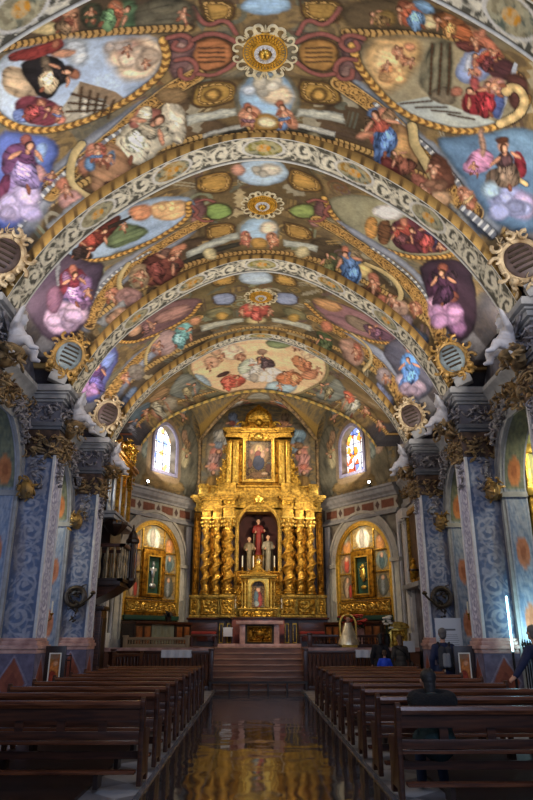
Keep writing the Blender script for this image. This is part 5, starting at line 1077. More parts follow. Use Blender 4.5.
APSE_SH+=blobfig(1.0,9.1,.36,(190,150,128),(150,140,120))+blobfig(3.85,9.2,.36,(170,150,110),(150,120,90))+blobfig(1.35,10.6,.34,(206,150,130),(170,130,110))+blobfig(3.5,10.7,.34,(190,150,130),(150,160,160))
for sg,nm in ((-1,'wall_apse_left'),(1,'wall_apse_right')):
    m=apse_matrix(sg)
    mb=MB(m)
    zsill=7.95
    mb.box(-.02,WA,-.5,0,0,zsill)
    # above the sill: left and right of the window and over its pointed head
    half=[p for p in WIN if p[0]<=2.4601]; 
    mb.prism([(-.02,zsill)]+half+[(2.46,11.8),(-.02,11.8)],-.5,0,'y')
    hr=[p for p in WIN if p[0]>=2.4599]
    mb.prism([(2.46,11.8)]+hr+[(WA,zsill),(WA,11.8)],-.5,0,'y')
    struct(mb.build(nm,M['apsewall'],smooth=0))
    # the painted upper zone: a thin plaster coat standing 4 mm proud, open at the window
    U=np.linspace(0,WA,150)[:,None]+np.zeros((1,130)); Z=np.linspace(7.0,11.8,130)[None,:]+np.zeros((150,1))
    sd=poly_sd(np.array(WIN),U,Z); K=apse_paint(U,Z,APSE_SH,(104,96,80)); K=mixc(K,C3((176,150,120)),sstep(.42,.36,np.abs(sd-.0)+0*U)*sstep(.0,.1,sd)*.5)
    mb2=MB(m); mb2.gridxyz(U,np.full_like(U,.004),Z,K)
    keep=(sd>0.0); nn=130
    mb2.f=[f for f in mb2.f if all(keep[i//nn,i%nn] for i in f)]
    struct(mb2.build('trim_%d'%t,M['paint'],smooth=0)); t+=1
# back wall
struct(MB().box(-2.75,2.75,28.3,28.8,0,12.2).build('wall_back',M['apsewall'],smooth=0))
U=np.linspace(-2.6,2.6,150)[:,None]+np.zeros((1,130)); Z=np.linspace(7.,11.95,130)[None,:]+np.zeros((150,1))
mb=MB(); mb.gridxyz(U,np.full_like(U,28.294),Z,apse_paint(U,Z,BACK_SH,(106,98,82))); struct(mb.build('trim_%d'%t,M['paint'],smooth=0)); t+=1
# apse vault: webs sweeping from the keystone down to the head of each wall
KS=np.array([0,24.55,11.12])
def web(P0,P1,z0,z1,zc,shp,nu=90,nv=90,fl=1):
    a=np.linspace(0,1,nu)[:,None]+np.zeros((1,nv)); r=np.linspace(0,1,nv)[None,:]+np.zeros((nu,1))
    zl=z0*(1-a)+z1*a; zw=zl+(zc-zl.mean())*(1-np.abs(2*a-1)**2.2)**.6
    X=KS[0]*(1-r)+(P0[0]*(1-a)+P1[0]*a)*r; Y=KS[1]*(1-r)+(P0[1]*(1-a)+P1[1]*a)*r
    Z=KS[2]-(KS[2]-zw)*r**1.9
    A=(a if fl>0 else 1-a)
    K=paint_fresco(A*4,r*4,shp,(116,106,86))
    ed=sstep(.05,.03,np.minimum(a,1-a)); K=mixc(K,C3((166,134,72)),ed)
    mb=MB(); mb.gridxyz(X,Y,Z,np.clip(K,0,.9)); return mb
SIDE_SH=[pf([(.3,.6),(3.8,.4),(3.9,1.6),(.2,1.8)],(126,112,84),.1,.4,0)]+blobfig(1.3,2.6,.6,(176,150,128),(150,140,120))+blobfig(2.8,2.7,.55,(196,128,104),(120,130,130))+blobfig(1.9,1.4,.4,(170,176,170),(190,180,150))+blobfig(3.3,1.6,.4,(150,110,80),(110,100,80))+blobfig(.8,3.3,.35,(200,140,110),(160,130,110))+blobfig(2.1,3.4,.3,(190,160,140),(170,150,130))
BACKW=[pf([(.2,1.2),(1.2,1.0),(1.4,3.9),(.2,3.9)],(130,112,84),.08,.4,90),pf([(2.8,1.0),(3.8,1.2),(3.8,3.9),(2.6,3.9)],(130,112,84),.08,.4,90),pf([(1.3,1.2),(2.7,1.2),(2.9,2.2),(1.1,2.2)],(150,150,140),.06,.4,0)]+blobfig(.9,2.6,.62,(196,196,186),(150,140,130))+blobfig(3.1,2.6,.62,(150,172,186),(206,140,124))+blobfig(1.5,3.1,.4,(150,90,76),(120,120,110))+blobfig(2.6,3.1,.4,(206,150,110),(140,120,100))
for P0,P1,z0,z1,zc,sh,fl in (((-5.25,24.3),(-2.6,28.3),8.6,9.9,11.2,SIDE_SH,1),((-2.6,28.3),(2.6,28.3),9.9,9.9,11.5,BACKW,1),((2.6,28.3),(5.25,24.3),9.9,8.6,11.2,SIDE_SH,-1)):
    struct(web(P0,P1,z0,z1,zc,sh,fl=fl).build('ceiling',M['paint'],smooth=40))
# ribs of the apse from the keystone to its corners
for P in ((-2.62,28.25,9.9),(2.62,28.25,9.9)):
    path=[]
    for i in range(25):
        r=i/24; path.append((KS[0]*(1-r)+P[0]*r,KS[1]*(1-r)+P[1]*r,KS[2]-.04-(KS[2]-P[2])*r**1.9))
    path.append((P[0],P[1],7.0)); mb=MB(); mb.tube(path,.08,8); struct(mb.build('trim_%d'%t,M['stucco_gold'])); t+=1
# ------------------------------------------------------------------ windows of the apse
def mat_stained(seed,cool):
    m=bpy.data.materials.new('stained_glass'); m.use_nodes=True; nt=m.node_tree; b=nt.nodes['Principled BSDF']
    tc=nt.nodes.new('ShaderNodeTexCoord'); mp=nt.nodes.new('ShaderNodeMapping'); mp.inputs['Location'].default_value=(seed,0,seed*.7); nt.links.new(tc.outputs['Object'],mp.inputs[0])
    v=nt.nodes.new('ShaderNodeTexVoronoi'); v.inputs['Scale'].default_value=4.6; nt.links.new(mp.outputs[0],v.inputs['Vector'])
    sep=nt.nodes.new('ShaderNodeSeparateColor'); nt.links.new(v.outputs['Color'],sep.inputs[0])
    r=nt.nodes.new('ShaderNodeValToRGB'); r.color_ramp.interpolation='CONSTANT'
    cs=[(0,(236,238,255)),(.30,(214,214,250)),(.42,(250,240,236)),(.52,(236,150,60)),(.62,(226,226,250)),(.72,(120,140,214)),(.82,(222,96,60)),(.91,(246,206,96))]
    if cool: cs=[(0,(240,244,255)),(.4,(226,232,255)),(.5,(250,246,244)),(.64,(206,214,250)),(.76,(240,190,120)),(.86,(150,176,236))]
    while len(r.color_ramp.elements)<len(cs): r.color_ramp.elements.new(.5)
    for e,(p,c) in zip(r.color_ramp.elements,cs): e.position=p; e.color=(*lin(c),1)
    nt.links.new(sep.outputs[0],r.inputs[0]); nt.links.new(r.outputs[0],b.inputs['Base Color']); nt.links.new(r.outputs[0],b.inputs['Emission Color']); b.inputs['Emission Strength'].default_value=1.5 if not cool else 2.0
    return m
def on_wall(sg,d,off=0.):
    """place and turn for an object against an oblique wall: d metres from the nave corner, its front is local -y"""
    e=Vector((-sg*2.65,4,0)).normalized(); inw=Vector((-e.y*sg,-abs(e.x),0)).normalized()
    p=Vector((sg*5.25,24.3,0))+e*d+inw*off; y=-inw
    return p,math.atan2(-y.x,y.y)
WIN0=[(a-2.46,b) for a,b in WIN]
for sg,i in ((-1,1),(1,2)):
    p,rz=on_wall(sg,2.46); root=bpy.data.objects.new('window_%d'%i,None); COL.objects.link(root); root['kind']='structure'; root.location=p; root.rotation_euler=(0,0,rz)
    MB().prism(WIN0,.31,.34,'y').build('stained_pane',mat_stained(i*3.7,sg<0),root,smooth=0)
    fr=MB(); out=pointed(0,.80,7.83,9.15,10,.15); fr.strip(WIN0+[WIN0[0]],out+[out[0]],-.07,.02,'y'); fr.build('window_frame',material('violet_grey_reveal',(150,146,172),.7,0,.1,20,.2,6),root)
    ld=MB()
    for z in (8.35,8.8,9.25,9.65): ld.box(-.66,.66,.28,.32,z-.009,z+.009)
    for x in (-.22,.22): ld.box(x-.008,x+.008,.28,.32,7.96,9.85)
    ld.build('lead_bars',M['black'],root,smooth=0)
# oblique entablature above the side altars
for sg in (-1,1):
    m=apse_matrix(sg); mb=MB(m)
    prof=[(0,6.62),(.14,6.62),(.16,6.7),(.26,6.78),(.30,6.92),(.36,6.96),(.36,7.04),(0,7.1)]
    mb.prism([(a,b) for a,b in prof],-.05,4.3,'x'); mb.box(0,4.3,0,.12,6.02,6.12); mb.box(0,4.3,0,.2,5.94,6.02)
    struct(mb.build('trim_%d'%t,M['stone'],smooth=30)); t+=1
    U=np.linspace(0,4.3,130)[:,None]+np.zeros((1,24)); Z=np.linspace(6.12,6.62,24)[None,:]+np.zeros((130,1)); K=np.empty(U.shape+(3,)); K[:]=C3((176,170,156))
    c=(U%1.1)-.55; K=mixc(K,C3((122,78,62)),sstep(.36,.33,np.abs(c))*sstep(.17,.15,np.abs(Z-6.37))); c2=((U+.55)%1.1)-.55; K=mixc(K,C3((90,70,66)),sstep(1.,.9,np.abs(c2)/.13+np.abs(Z-6.37)/.18)); K*=(.7+.6*fbm(U*6,Z*6))[...,None]
    mb=MB(m); mb.gridxyz(U,np.full_like(U,.05),Z,K); struct(mb.build('trim_%d'%t,M['paint_fine'],smooth=0)); t+=1
# presbytery: seven steps, the raised floor
mb=MB(); n=7; H=1.22; zz=0
pts=[(22.55,0)]
for i in range(n): pts+=[(22.55+i*.32,H*(i+1)/n),(22.55+(i+1)*.32,H*(i+1)/n)]
pts+=[(29,H),(29,0)]
mb.prism([(a,b) for a,b in pts],-1.5,1.5,'x')
struct(mb.build('floor',M['marble_step'],smooth=0))
mb=MB(); mb.box(-5.3,-1.5,23.0,29,0,H); mb.box(1.5,5.3,23.0,29,0,H); struct(mb.build('floor',M['marble_step'],smooth=0,bevel=0))
mb=MB()
for i in range(n): mb.box(-1.5,1.5,22.53+i*.32,22.6+i*.32,H*(i+1)/n-.03,H*(i+1)/n+.004)
struct(mb.build('trim_%d'%t,material('pale_step_edge',(150,116,96),.3,0,.03,12,.3,3),bevel=.006)); t+=1  # paler nosing along the front of every step
mb=MB(); mb.box(-5.3,-1.5,22.92,23.1,H-.1,H+.02); mb.box(1.5,5.3,22.92,23.1,H-.1,H+.02); struct(mb.build('trim_%d'%t,M['marble_pink'])); t+=1
# low dark threshold bar before the steps
mb=MB(); mb.box(-1.55,1.55,22.16,22.26,.2,.27)
for x in (-1.5,-.9,-.3,.3,.9,1.5): mb.box(x-.03,x+.03,22.17,22.25,0,.2)
tag(mb.build('step_barrier',M['wood_dark']),'low dark wooden bar on short feet across the foot of the presbytery steps','barrier')
# ------------------------------------------------------------------ piers and entablature
def panel_paint(nu,nv,W,Hh,bg,fg,border,seed,orange=False,hw=None,alt=None):
    u=np.linspace(0,Hh,nv)[None,:]+np.zeros((nu,1)); v=np.linspace(-1,1,nu)[:,None]+np.zeros((1,nv))
    K=np.empty(u.shape+(3,)); K[:]=C3(bg); K*=(.75+.5*fbm(v*2+seed,u*2))[...,None]
    a=arabesque(u/(W*.5*.78)+seed*.37,v/.78,1.7,.42); f=np.broadcast_to(C3(fg),K.shape)*(.75+.5*fbm(v*3,u*3+seed))[...,None]
    K=K*(1-(a*.85)[...,None])+f*(a*.85)[...,None]
    if alt is not None:
        p=sstep(.5,.75,fbm(v*1.2+seed*3,u*1.4)); K=mixc(K,C3(alt),p*.45)
    e=np.maximum(np.abs(v),0); bo=sstep(.84,.87,e); K=mixc(K,C3(border),bo*.9)
    K=mixc(K,C3((70,74,90)),sstep(.03,.01,np.abs(e-.84))*.7)
    return v,u,np.clip(K,0,.9)
def leafcluster(mb,c,d,n,seed,size=.1,curl=True):
    q=random.Random(seed)
    for i in range(n):
        p=Vector((c[0]+q.uniform(-.5,.5)*d[0],c[1]+q.uniform(-.5,.5)*d[1],c[2]+q.uniform(-.5,.5)*d[2]))
        R=Euler((q.uniform(-1,1),q.uniform(-1,1),q.uniform(0,6.3))).to_matrix(); s=size*q.uniform(.6,1.25)
        if curl and i%4==0:
            path=[]
            for k in range(9):
                a=k*.62; r=s*(1-.085*k); path.append(tuple(p+R@Vector((r*math.cos(a),r*math.sin(a),.02*k))))
            mb.tube(path,[s*.24*(1-.06*k) for k in range(9)],5)
        else: mb.ell(p,(s,s*.42,s*.26),6,4,R)
    return mb
SHAFT=4.65
def pier(sg,yc,label,side):
    """engaged pier: local x points to the nave (x=0 is the nave wall plane), y along the nave, z up"""
    r=thing('pier',label,'pier',(sg*XW,yc,0),0,'painted piers along the nave'); s=-sg
    dep=XW-SHAFT; hw=.34
    X=lambda a:s*a
    def bx(mb,a0,a1,y0,y1,z0,z1): x0,x1=sorted((X(a0),X(a1))); return mb.box(x0,x1,y0,y1,z0,z1)
    bx(MB(),0,dep+.06,-hw-.07,hw+.07,0,1.26).build('pedestal',M['wall'],r,bevel=.01)
    # pedestal's painted marble lozenges
    def lozenge(mb,plane):
        pass
    for k,(fa) in enumerate((0,1)):
        n=40
        if fa==0:
            U=np.linspace(0.0,dep+.06,n)[:,None]+np.zeros((1,60)); Wd=dep+.06
        else:
            U=np.linspace(-hw-.07,hw+.07,n)[:,None]+np.zeros((1,60)); Wd=2*hw+.14
        Z=np.linspace(.12,1.26,60)[None,:]+np.zeros((n,1)); c=(U-U.mean())/(Wd/2)
        K=np.empty(U.shape+(3,)); K[:]=C3((98,92,112)); K*=(.6+.8*fbm(U*7+yc,Z*7))[...,None]
        e=np.abs(c)/.72+np.abs(Z-.7)/.5; K=mixc(K,C3((132,74,58)),sstep(1.,.9,e+.25*(fbm(U*6+3,Z*6)-.5))); K=mixc(K,C3((96,50,44)),sstep(.5,.4,e)*.6); K=mixc(K,C3((150,142,160)),sstep(.08,.03,np.abs(e-1.04))*.6); K*=(.7+.6*fbm(U*5,Z*5+yc))[...,None]
        mb=MB()
        if fa==0: mb.gridxyz(X(1)*U,np.full_like(U,-hw-.075),Z,K)
        else: mb.gridxyz(np.full_like(U,X(dep+.065)),U,Z,K)
        mb.build('pedestal_panel',M['paint_fine'],r,smooth=0)
    mb=MB()
    for z0,z1,o in ((1.26,1.34,.08),(1.34,1.42,.11),(1.42,1.5,.07),(1.5,1.56,.04)): bx(mb,0,dep+o,-hw-o,hw+o,z0,z1)
    mb.build('base_moulding',M['marble_pink'],r,bevel=.012)
    bx(MB(),0,dep-.02,-hw+.02,hw-.02,1.5,5.6).build('shaft',M['stone_dark'],r)
    # painted faces: blue scroll panel towards the entrance, pale strip towards the nave
    blue=dict(bg=(92,106,136),fg=(158,160,172),border=(140,146,168),alt=(120,104,90))
    v,u,K=panel_paint(44,250,.76,3.9,seed=yc,**blue); W=dep-.01
    mb=MB(); mb.gridxyz(X(1)*((v+1)/2*W),np.full_like(v,-hw),1.55+u,K); mb.build('scroll_panel',M['paint_fine'],r,smooth=0)
    mb=MB(); mb.gridxyz(X(1)*((v+1)/2*W),np.full_like(v,hw),1.55+u,K); mb.build('scroll_panel',M['paint_fine'],r,smooth=0)
    v,u,K=panel_paint(36,250,.6,3.9,(200,200,216),(138,138,170),(206,206,216),yc+2)
    mb=MB(); mb.gridxyz(np.full_like(v,X(dep-.01)),v*hw,1.55+u,K); mb.build('pale_strip',M['paint_fine'],r,smooth=0)
    # corner fillets
    mb=MB()
    for y in (-hw,hw): mb.box(*sorted((X(dep-.05),X(dep+.015))),y-.03,y+.03,1.56,5.45)
    mb.build('corner_fillet',M['plaster'],r,bevel=.01)
    # capital: brown-gold block with stucco acanthus and hanging fruit
    bx(MB(),0,dep+.03,-hw-.03,hw+.03,5.45,6.05).build('capital_block',M['frieze'],r,bevel=.02)
    cl=MB(); sd=int(yc*10)+(1 if sg>0 else 0)
    leafcluster(cl,(X(dep+.05),0,5.62),(.14,.8,.5),46,sd,.11); leafcluster(cl,(X(dep*.55),-hw-.05,5.62),(dep,.14,.5),46,sd+1,.11); leafcluster(cl,(X(dep*.5),hw+.05,5.62),(dep,.14,.4),22,sd+2,.11)
    cl.build('capital_foliage',M['stucco_gold'],r)
    pe=MB(); leafcluster(pe,(X(dep*.5),-hw-.05,5.02),(.3,.1,.75),30,sd+3,.085); leafcluster(pe,(X(dep+.04),0,5.1),(.08,.34,.6),22,sd+4,.08)
    pe.build('hanging_foliage',M['stucco_blue'],r)
    # architrave, frieze and jutting cornice over the pier
    mb=MB()
    for z0,z1,o in ((6.05,6.12,.06),(6.12,6.22,.1)): bx(mb,0,dep+o,-hw-o,hw+o,z0,z1)
    mb.build('architrave',M['stone_dark'],r,bevel=.01)
    bx(MB(),0,dep,-hw,hw,6.22,6.72).build('frieze_block',M['wall'],r)
    fo=MB(); leafcluster(fo,(X(dep+.04),0,6.47),(.1,.7,.38),26,sd+5,.1); leafcluster(fo,(X(dep*.5),-hw-.04,6.47),(dep*.8,.1,.38),30,sd+6,.1)
    fo.build('frieze_foliage',M['stucco_blue'],r)
    mb=MB()
    for z0,z1,o in ((6.72,6.78,.06),(6.78,6.88,.13),(6.88,6.93,.18),(6.93,7.04,.26),(7.04,7.1,.22)): bx(mb,0,dep+o,-hw-o,hw+o,z0,z1)
    mb.build('cornice',M['stone'],r,bevel=.012)
    return r
PL={0:'nearest the entrance, cut by the photo edge',1:'with the whole blue scroll panel in view',2:'furthest from the entrance, before the presbytery'}
for sg,sn in ((-1,'left'),(1,'right')):
    for i,y in enumerate((10.55,14.88,19.2)):
        pier(sg,y-.08,'painted blue scroll pier of the %s nave wall, %s'%(sn,('nearest the camera','second from the camera','third, beside the organ' if sg<0 else 'third, by the wooden side door')[i]),sn)
# recessed entablature along the wall between the piers
def ent_profile(): return [(0,6.05),(.06,6.05),(.1,6.22),(.02,6.24),(.02,6.72),(.08,6.74),(.14,6.86),(.2,6.9),(.26,6.96),(.26,7.06),(.2,7.1),(0,7.1)]
for sg in (-1,1):
    mb=MB(); e=[(sg*(XW-a),b) for a,b in ent_profile()]
    for y0,y1 in ((5.6,6.0),(6.6,10.13),(10.97,14.46),(15.3,18.78),(19.62,24.35)): mb.prism(e,y0,y1,'y')
    struct(mb.build('trim_%d'%t,M['stone'],smooth=30)); t+=1

for sg,sn in ((-1,'left'),(1,'right')):
    for i,(y0,y1) in enumerate(((11.1,14.3),(15.4,18.6),(19.8,24.0))):
        mb=MB(); q=random.Random(i*7+sg)
        n=int((y1-y0)/.3)
        for k in range(n): leafcluster(mb,(sg*(XW-.13),y0+(y1-y0)*(k+.5)/n,6.48),(.1,.3,.34),9,q.randrange(9999),.095)
        tag(mb.build('frieze_foliage',M['stucco_gold' if i!=1 else 'stucco_blue']),'stucco foliage along the frieze of the %s wall, %s bay from the camera'%(sn,('first','second','third')[i]),'ornament','frieze foliage between the piers')

# pale stone pilasters where the nave wall meets the apse
for sg in (-1,1):
    mb=MB(); x0=sg*5.42
    for y0,y1,d in ((23.55,24.25,.12),(23.68,24.12,.18)): mb.box(*sorted((x0,x0-sg*d)),y0,y1,1.22,5.8)
    mb.box(*sorted((x0,x0-sg*.26)),23.48,24.3,1.22,1.7); mb.box(*sorted((x0,x0-sg*.28)),23.46,24.3,5.6,5.95); leafcluster(mb,(x0-sg*.2,23.9,5.5),(.2,.7,.4),16,3,.1)
    struct(mb.build('trim_%d'%t,M['plaster'],bevel=.01)); t+=1
    p=apse_matrix(sg); mb=MB(p)
    mb.box(.02,.12,0,.1,1.22,5.9); mb.box(4.05,4.3,0,.1,1.22,5.9); struct(mb.build('trim_%d'%t,M['plaster'],bevel=.01)); t+=1
# ------------------------------------------------------------------ organic figures: one continuous remeshed skin
def organic(name,mat,parent,prims,vox=.02,sm=3,loc=None):
    mb=MB()
    for p in prims:
        if p[0]=='c':
            a,ra,b,rb=Vector(p[1]),p[2],Vector(p[3]),p[4]; n=max(2,int((b-a).length/(min(ra,rb)*.7)))
            for i in range(n+1):
                t=i/n; mb.ell(a.lerp(b,t),ra+(rb-ra)*t,10,7)
        else: mb.ell(p[1],p[2],12,9,p[3] if len(p)>3 else None)
    o=mb.build(name,mat,parent,smooth=0)
    r=o.modifiers.new('r','REMESH'); r.mode='VOXEL'; r.voxel_size=vox
    s=o.modifiers.new('s','SMOOTH'); s.iterations=sm; s.factor=.5
    dg=bpy.context.evaluated_depsgraph_get(); me=bpy.data.meshes.new_from_object(o.evaluated_get(dg)); o.modifiers.clear()
    old=o.data; o.data=me; bpy.data.meshes.remove(old); me.polygons.foreach_set('use_smooth',[True]*len(me.polygons)); me.materials.clear(); me.materials.append(mat)
    return o
def C_(a,ra,b,rb): return ('c',a,ra,b,rb)
def E_(c,r,R=None): return ('e',c,r,R) if R else ('e',c,r)
def face(c,h,f):
    """head primitives: c centre, h height, f facing (unit xy)"""
    f=Vector((f[0],f[1],0)).normalized(); sd=Vector((-f.y,f.x,0)); c=Vector(c)
    R=Matrix((( sd.x,f.x,0),(sd.y,f.y,0),(0,0,1)))
    return [E_(c+f*.0+Vector((0,0,.08*h)),(h*.37,h*.43,h*.40),R),E_(c+f*.06*h-Vector((0,0,.18*h)),(h*.29,h*.34,h*.32),R),
            C_(c+f*.40*h+Vector((0,0,.04*h)),.05*h,c+f*.47*h-Vector((0,0,.12*h)),.07*h),E_(c+f*.34*h-Vector((0,0,.36*h)),(.13*h,.1*h,.09*h),R),
            E_(c+f*.38*h-Vector((0,0,.24*h)),(.12*h,.05*h,.03*h),R),
            E_(c+sd*.37*h-Vector((0,0,.03*h)),(.05*h,.1*h,.13*h),R),E_(c-sd*.37*h-Vector((0,0,.03*h)),(.05*h,.1*h,.13*h),R)]
def hand(p,d,pn,L=.18):
    """palm at p pointing along d, palm normal pn; five curled fingers of unequal length"""
    p=Vector(p); d=Vector(d).normalized(); pn=Vector(pn).normalized(); sd=d.cross(pn).normalized(); w=L*.23; out=[]
    R=Matrix((sd,d,pn)).transposed()
    out.append(E_(p+d*L*.24,(w*1.05,L*.30,L*.1),R))
    for k,(o,l) in enumerate(((-.8,.40),(-.27,.46),(.27,.43),(.8,.33))):
        a=p+d*L*.44+sd*w*o; b=a+d*L*l*.5+pn*L*.05; c=b+d*L*l*.38+pn*L*.16; out+= [C_(a,L*.052,b,L*.047),C_(b,L*.047,c,L*.04)]
    a=p+d*L*.1-sd*w*.9; b=a-sd*L*.16+d*L*.16+pn*L*.06; out+=[C_(a,L*.06,b,L*.052),C_(b,L*.052,b+d*L*.16+sd*L*.03+pn*L*.04,L*.042)]
    return out
# ------------------------------------------------------------------ relief panels
def relief(nu,nv,W,Hh,depth=.03,seed=0,vert=True,frame=.08):
    """carved scrollwork panel centred on x, rising from z=0, front at -y"""
    x=np.linspace(-W/2,W/2,nu)[:,None]+np.zeros((1,nv)); z=np.linspace(0,Hh,nv)[None,:]+np.zeros((nu,1))
    if vert: a=arabesque(z/(W*.5*.8)+seed*.7,x/(W*.5*.86),1.5,.5)
    else: a=arabesque(x/(Hh*.5*.8)+seed*.7,(z-Hh/2)/(Hh*.5*.86),1.5,.5)
    a=np.maximum(a,.55*sstep(.5,.7,vnoise(x*22+seed,z*22)))
    e=np.minimum(np.minimum(x+W/2,W/2-x),np.minimum(z,Hh-z)); fr=sstep(0,.01,e)*sstep(frame*.75,frame*.6,e)
    h=np.maximum(a*sstep(frame,frame*1.2,e),fr*1.0)
    mb=MB(); mb.gridxyz(x,-depth*h,z); return mb
def put(mb,x=0,y=0,z=0,R=None):
    m=Matrix.Translation((x,y,z))@(R or Matrix()); mb.v=[tuple(m@Vector(v)) for v in mb.v]; return mb
def join(a,b): 
    o=len(a.v); a.v+=b.v; a.f+=[tuple(i+o for i in f) for f in b.f]; return a
# ------------------------------------------------------------------ the gilded high altarpiece
RY=26.95
R0=thing('altarpiece','towering gilded high altarpiece with six twisted columns and a painting on top','altarpiece',(0,RY,1.22))
def rz_(z): return z-1.22
B=MB(); B.box(-2.72,2.72,0,.9,0,rz_(2.22)); B.build('marble_base',material('dark_veined_marble_base',(74,50,38),.35,0,.05,10,.5,3),R0)
for sx in (-1,1):
    for x0,x1,nm,mt in ((1.62,2.36,'base_panel','wood_dark'),): 
        put(MB().box(sx*x0,sx*x1,-.05,.02,.18,.86),0,0,0).build('base_panel',M['marble_red'],R0,bevel=.02)
    for x in (1.12,1.42): 
        f=MB(); f.box(sx*x-.11,sx*x+.11,-.12,.02,.02,.92); f.build('base_pilaster',M['wood_dark'],R0,bevel=.01)
        g=MB(); g.strip([(sx*x-.05,.16),(sx*x+.05,.16),(sx*x+.05,.8),(sx*x-.05,.8),(sx*x-.05,.16)],[(sx*x-.08,.12),(sx*x+.08,.12),(sx*x+.08,.84),(sx*x-.08,.84),(sx*x-.08,.12)],-.14,-.12,'y'); g.build('gilt_frame',M['gold_flat'],R0)
MB().box(-2.78,2.78,-.16,.9,rz_(2.20),rz_(2.27)).build('base_ledge',M['wood'],R0,bevel=.012)
# predella
MB().box(-2.68,2.68,.06,.9,rz_(2.27),rz_(3.12)).build('predella',M['gold'],R0)
for sx in (-1,1):
    for xc,wd,dp,sd in ((1.2,.56,.26,1),(1.9,.74,.05,2),(2.5,.36,.0,3)):
        b=MB(); b.box(sx*xc-wd/2,sx*xc+wd/2,-dp+.02,.1,rz_(2.27),rz_(3.0)); b.box(sx*xc-wd/2-.04,sx*xc+wd/2+.04,-dp-.03,.1,rz_(3.0),rz_(3.12)); b.box(sx*xc-wd/2-.03,sx*xc+wd/2+.03,-dp-.02,.1,rz_(2.27),rz_(2.36))
        o=b.build('predella_pedestal',M['gold_flat'],R0,bevel=.012)
        rp=put(relief(30,34,wd-.08,.6,.035,sd,True,.06),sx*xc,-dp,rz_(2.38)); rp.build('carved_panel',M['gold'],o)
# main storey: back field and pilasters coloured dark for the shade between columns
MB().box(-2.62,-.95,.5,.9,rz_(3.12),rz_(6.42)).build('back_field',M['frieze'],R0)
MB().box(.95,2.62,.5,.9,rz_(3.12),rz_(6.42)).build('back_field',M['frieze'],R0)
for sx in (-1,1):
    for xc,wd,y0,sd in ((2.52,.26,.28,4),(1.9,.18,.3,5),(1.43,.2,.3,6)):
        b=MB(); b.box(sx*xc-wd/2,sx*xc+wd/2,y0,.6,rz_(3.12),rz_(6.42)); o=b.build('back_pilaster',M['gold_dark'],R0,bevel=.01)
        put(relief(16,90,wd-.04,3.1,.03,sd,True,.03),sx*xc,y0-.002,rz_(3.2)).build('carved_panel',M['gold_dark'],o)
M['column_gold']=material('column_gilding',(222,182,84),.3,.75,.3,30,.35,10,dirt=(140,98,30))  # lightened gold, sets the columns off from the shade-coloured back
def twisted_column(x,y,r,z0,z1):
    n=110;m=28; Z=np.linspace(0,1,n)[:,None]+np.zeros((1,m)); A=np.linspace(0,2*PI,m)[None,:]+np.zeros((n,1)); H=z1-z0
    tw=2*PI*4.6*Z; off=.30*r*np.sin(PI*np.clip(Z*1.0,0,1))**.25; cx=off*np.cos(tw); cy=off*np.sin(tw)
    rr=r*(.84-.06*Z)*(1+.10*np.cos(3*(A-tw))); bump=vnoise(A*m/2/PI*.36+x*9,Z*H*9.)*.16*r
    ph=(A-tw+PI)%(2*PI)-PI; bump=bump*(.25+.9*np.exp(-(ph/1.1)**2)); rr=rr+bump*1.5
    mb=MB(); mb.gridxyz(x+cx+rr*np.cos(A),y+cy+rr*np.sin(A),z0+H*Z); 
    s=mb.build('twisted_column',M['column_gold'],R0,smooth=60)
    b=MB(); b.lathe([(r*1.25,0),(r*1.25,.05),(r*1.1,.07),(r*1.18,.11),(r*.95,.15),(r*.9,.19)],(x,y,z0-.19),16); b.build('column_base',M['gold_flat'],s)
    c=MB(); c.lathe([(r*.72,0),(r*.8,.03),(r*.72,.06),(r*.8,.2),(r*1.15,.36),(r*1.2,.4)],(x,y,z1),14)
    for k in range(8):
        a=2*PI*k/8
        for zz,ex in ((.14,1.05),(.28,1.3)): c.ell((x+r*ex*math.cos(a+zz*3),y+r*ex*math.sin(a+zz*3),z1+zz),(r*.3,r*.3,r*.42),6,4)
    c.cbox((x,y,z1+.43),(r*2.5,r*2.5,.06)); c.build('column_capital',M['gold_bright'],s)
    d=MB(); d.cbox((x,y+.05,z1+.46+.17),(r*2.2,r*2.2+.1,.34)); d.build('entablature_block',M['gold_flat'],s,bevel=.01)
for sx in (-1,1):
    twisted_column(sx*1.2,-.08,.2,rz_(3.34),rz_(5.72)); twisted_column(sx*1.68,.12,.165,rz_(3.34),rz_(5.72)); twisted_column(sx*2.13,.2,.165,rz_(3.34),rz_(5.72))
# niche: arched recess with gilt frame
na=[(-.80,rz_(4.05))]+[(-.80*math.cos(a),rz_(5.85)+.80*math.sin(a)) for a in [PI*i/16 for i in range(17)]]+[(.80,rz_(4.05))]
nb=[(-.95,rz_(4.05))]+[(-.95*math.cos(a),rz_(5.85)+.95*math.sin(a)) for a in [PI*i/16 for i in range(17)]]+[(.95,rz_(4.05))]
f=MB(); f.strip(na,nb,.12,.5,'y'); o=f.build('niche_frame',M['gold_flat'],R0)
e=MB()
for i in range(40):
    a=PI*i/39; e.ell((-.875*math.cos(a),.11,rz_(5.85)+.875*math.sin(a)),(.045,.03,.045),6,4)
for i in range(22):
    for sx in (-1,1): e.ell((sx*.875,.11,rz_(4.1)+i*.08),(.04,.03,.045),6,4)
e.build('carved_beading',M['gold_bright'],o)
f=MB(); f.prism(na,1.25,1.3,'y'); f.build('niche_back',material('dark_red_niche',(70,30,24),.7,0,.1,8,.5,3),R0)
f=MB(); f.strip(na,[(a*1.02,b+.01) for a,b in na],.4,1.28,'y'); f.build('niche_sides',material('brown_niche_lining',(84,48,30),.7,0,.1,8,.4,3),R0)
MB().box(-.98,.98,.1,1.28,rz_(3.12),rz_(4.05)).build('niche_plinth',M['gold_dark'],R0)
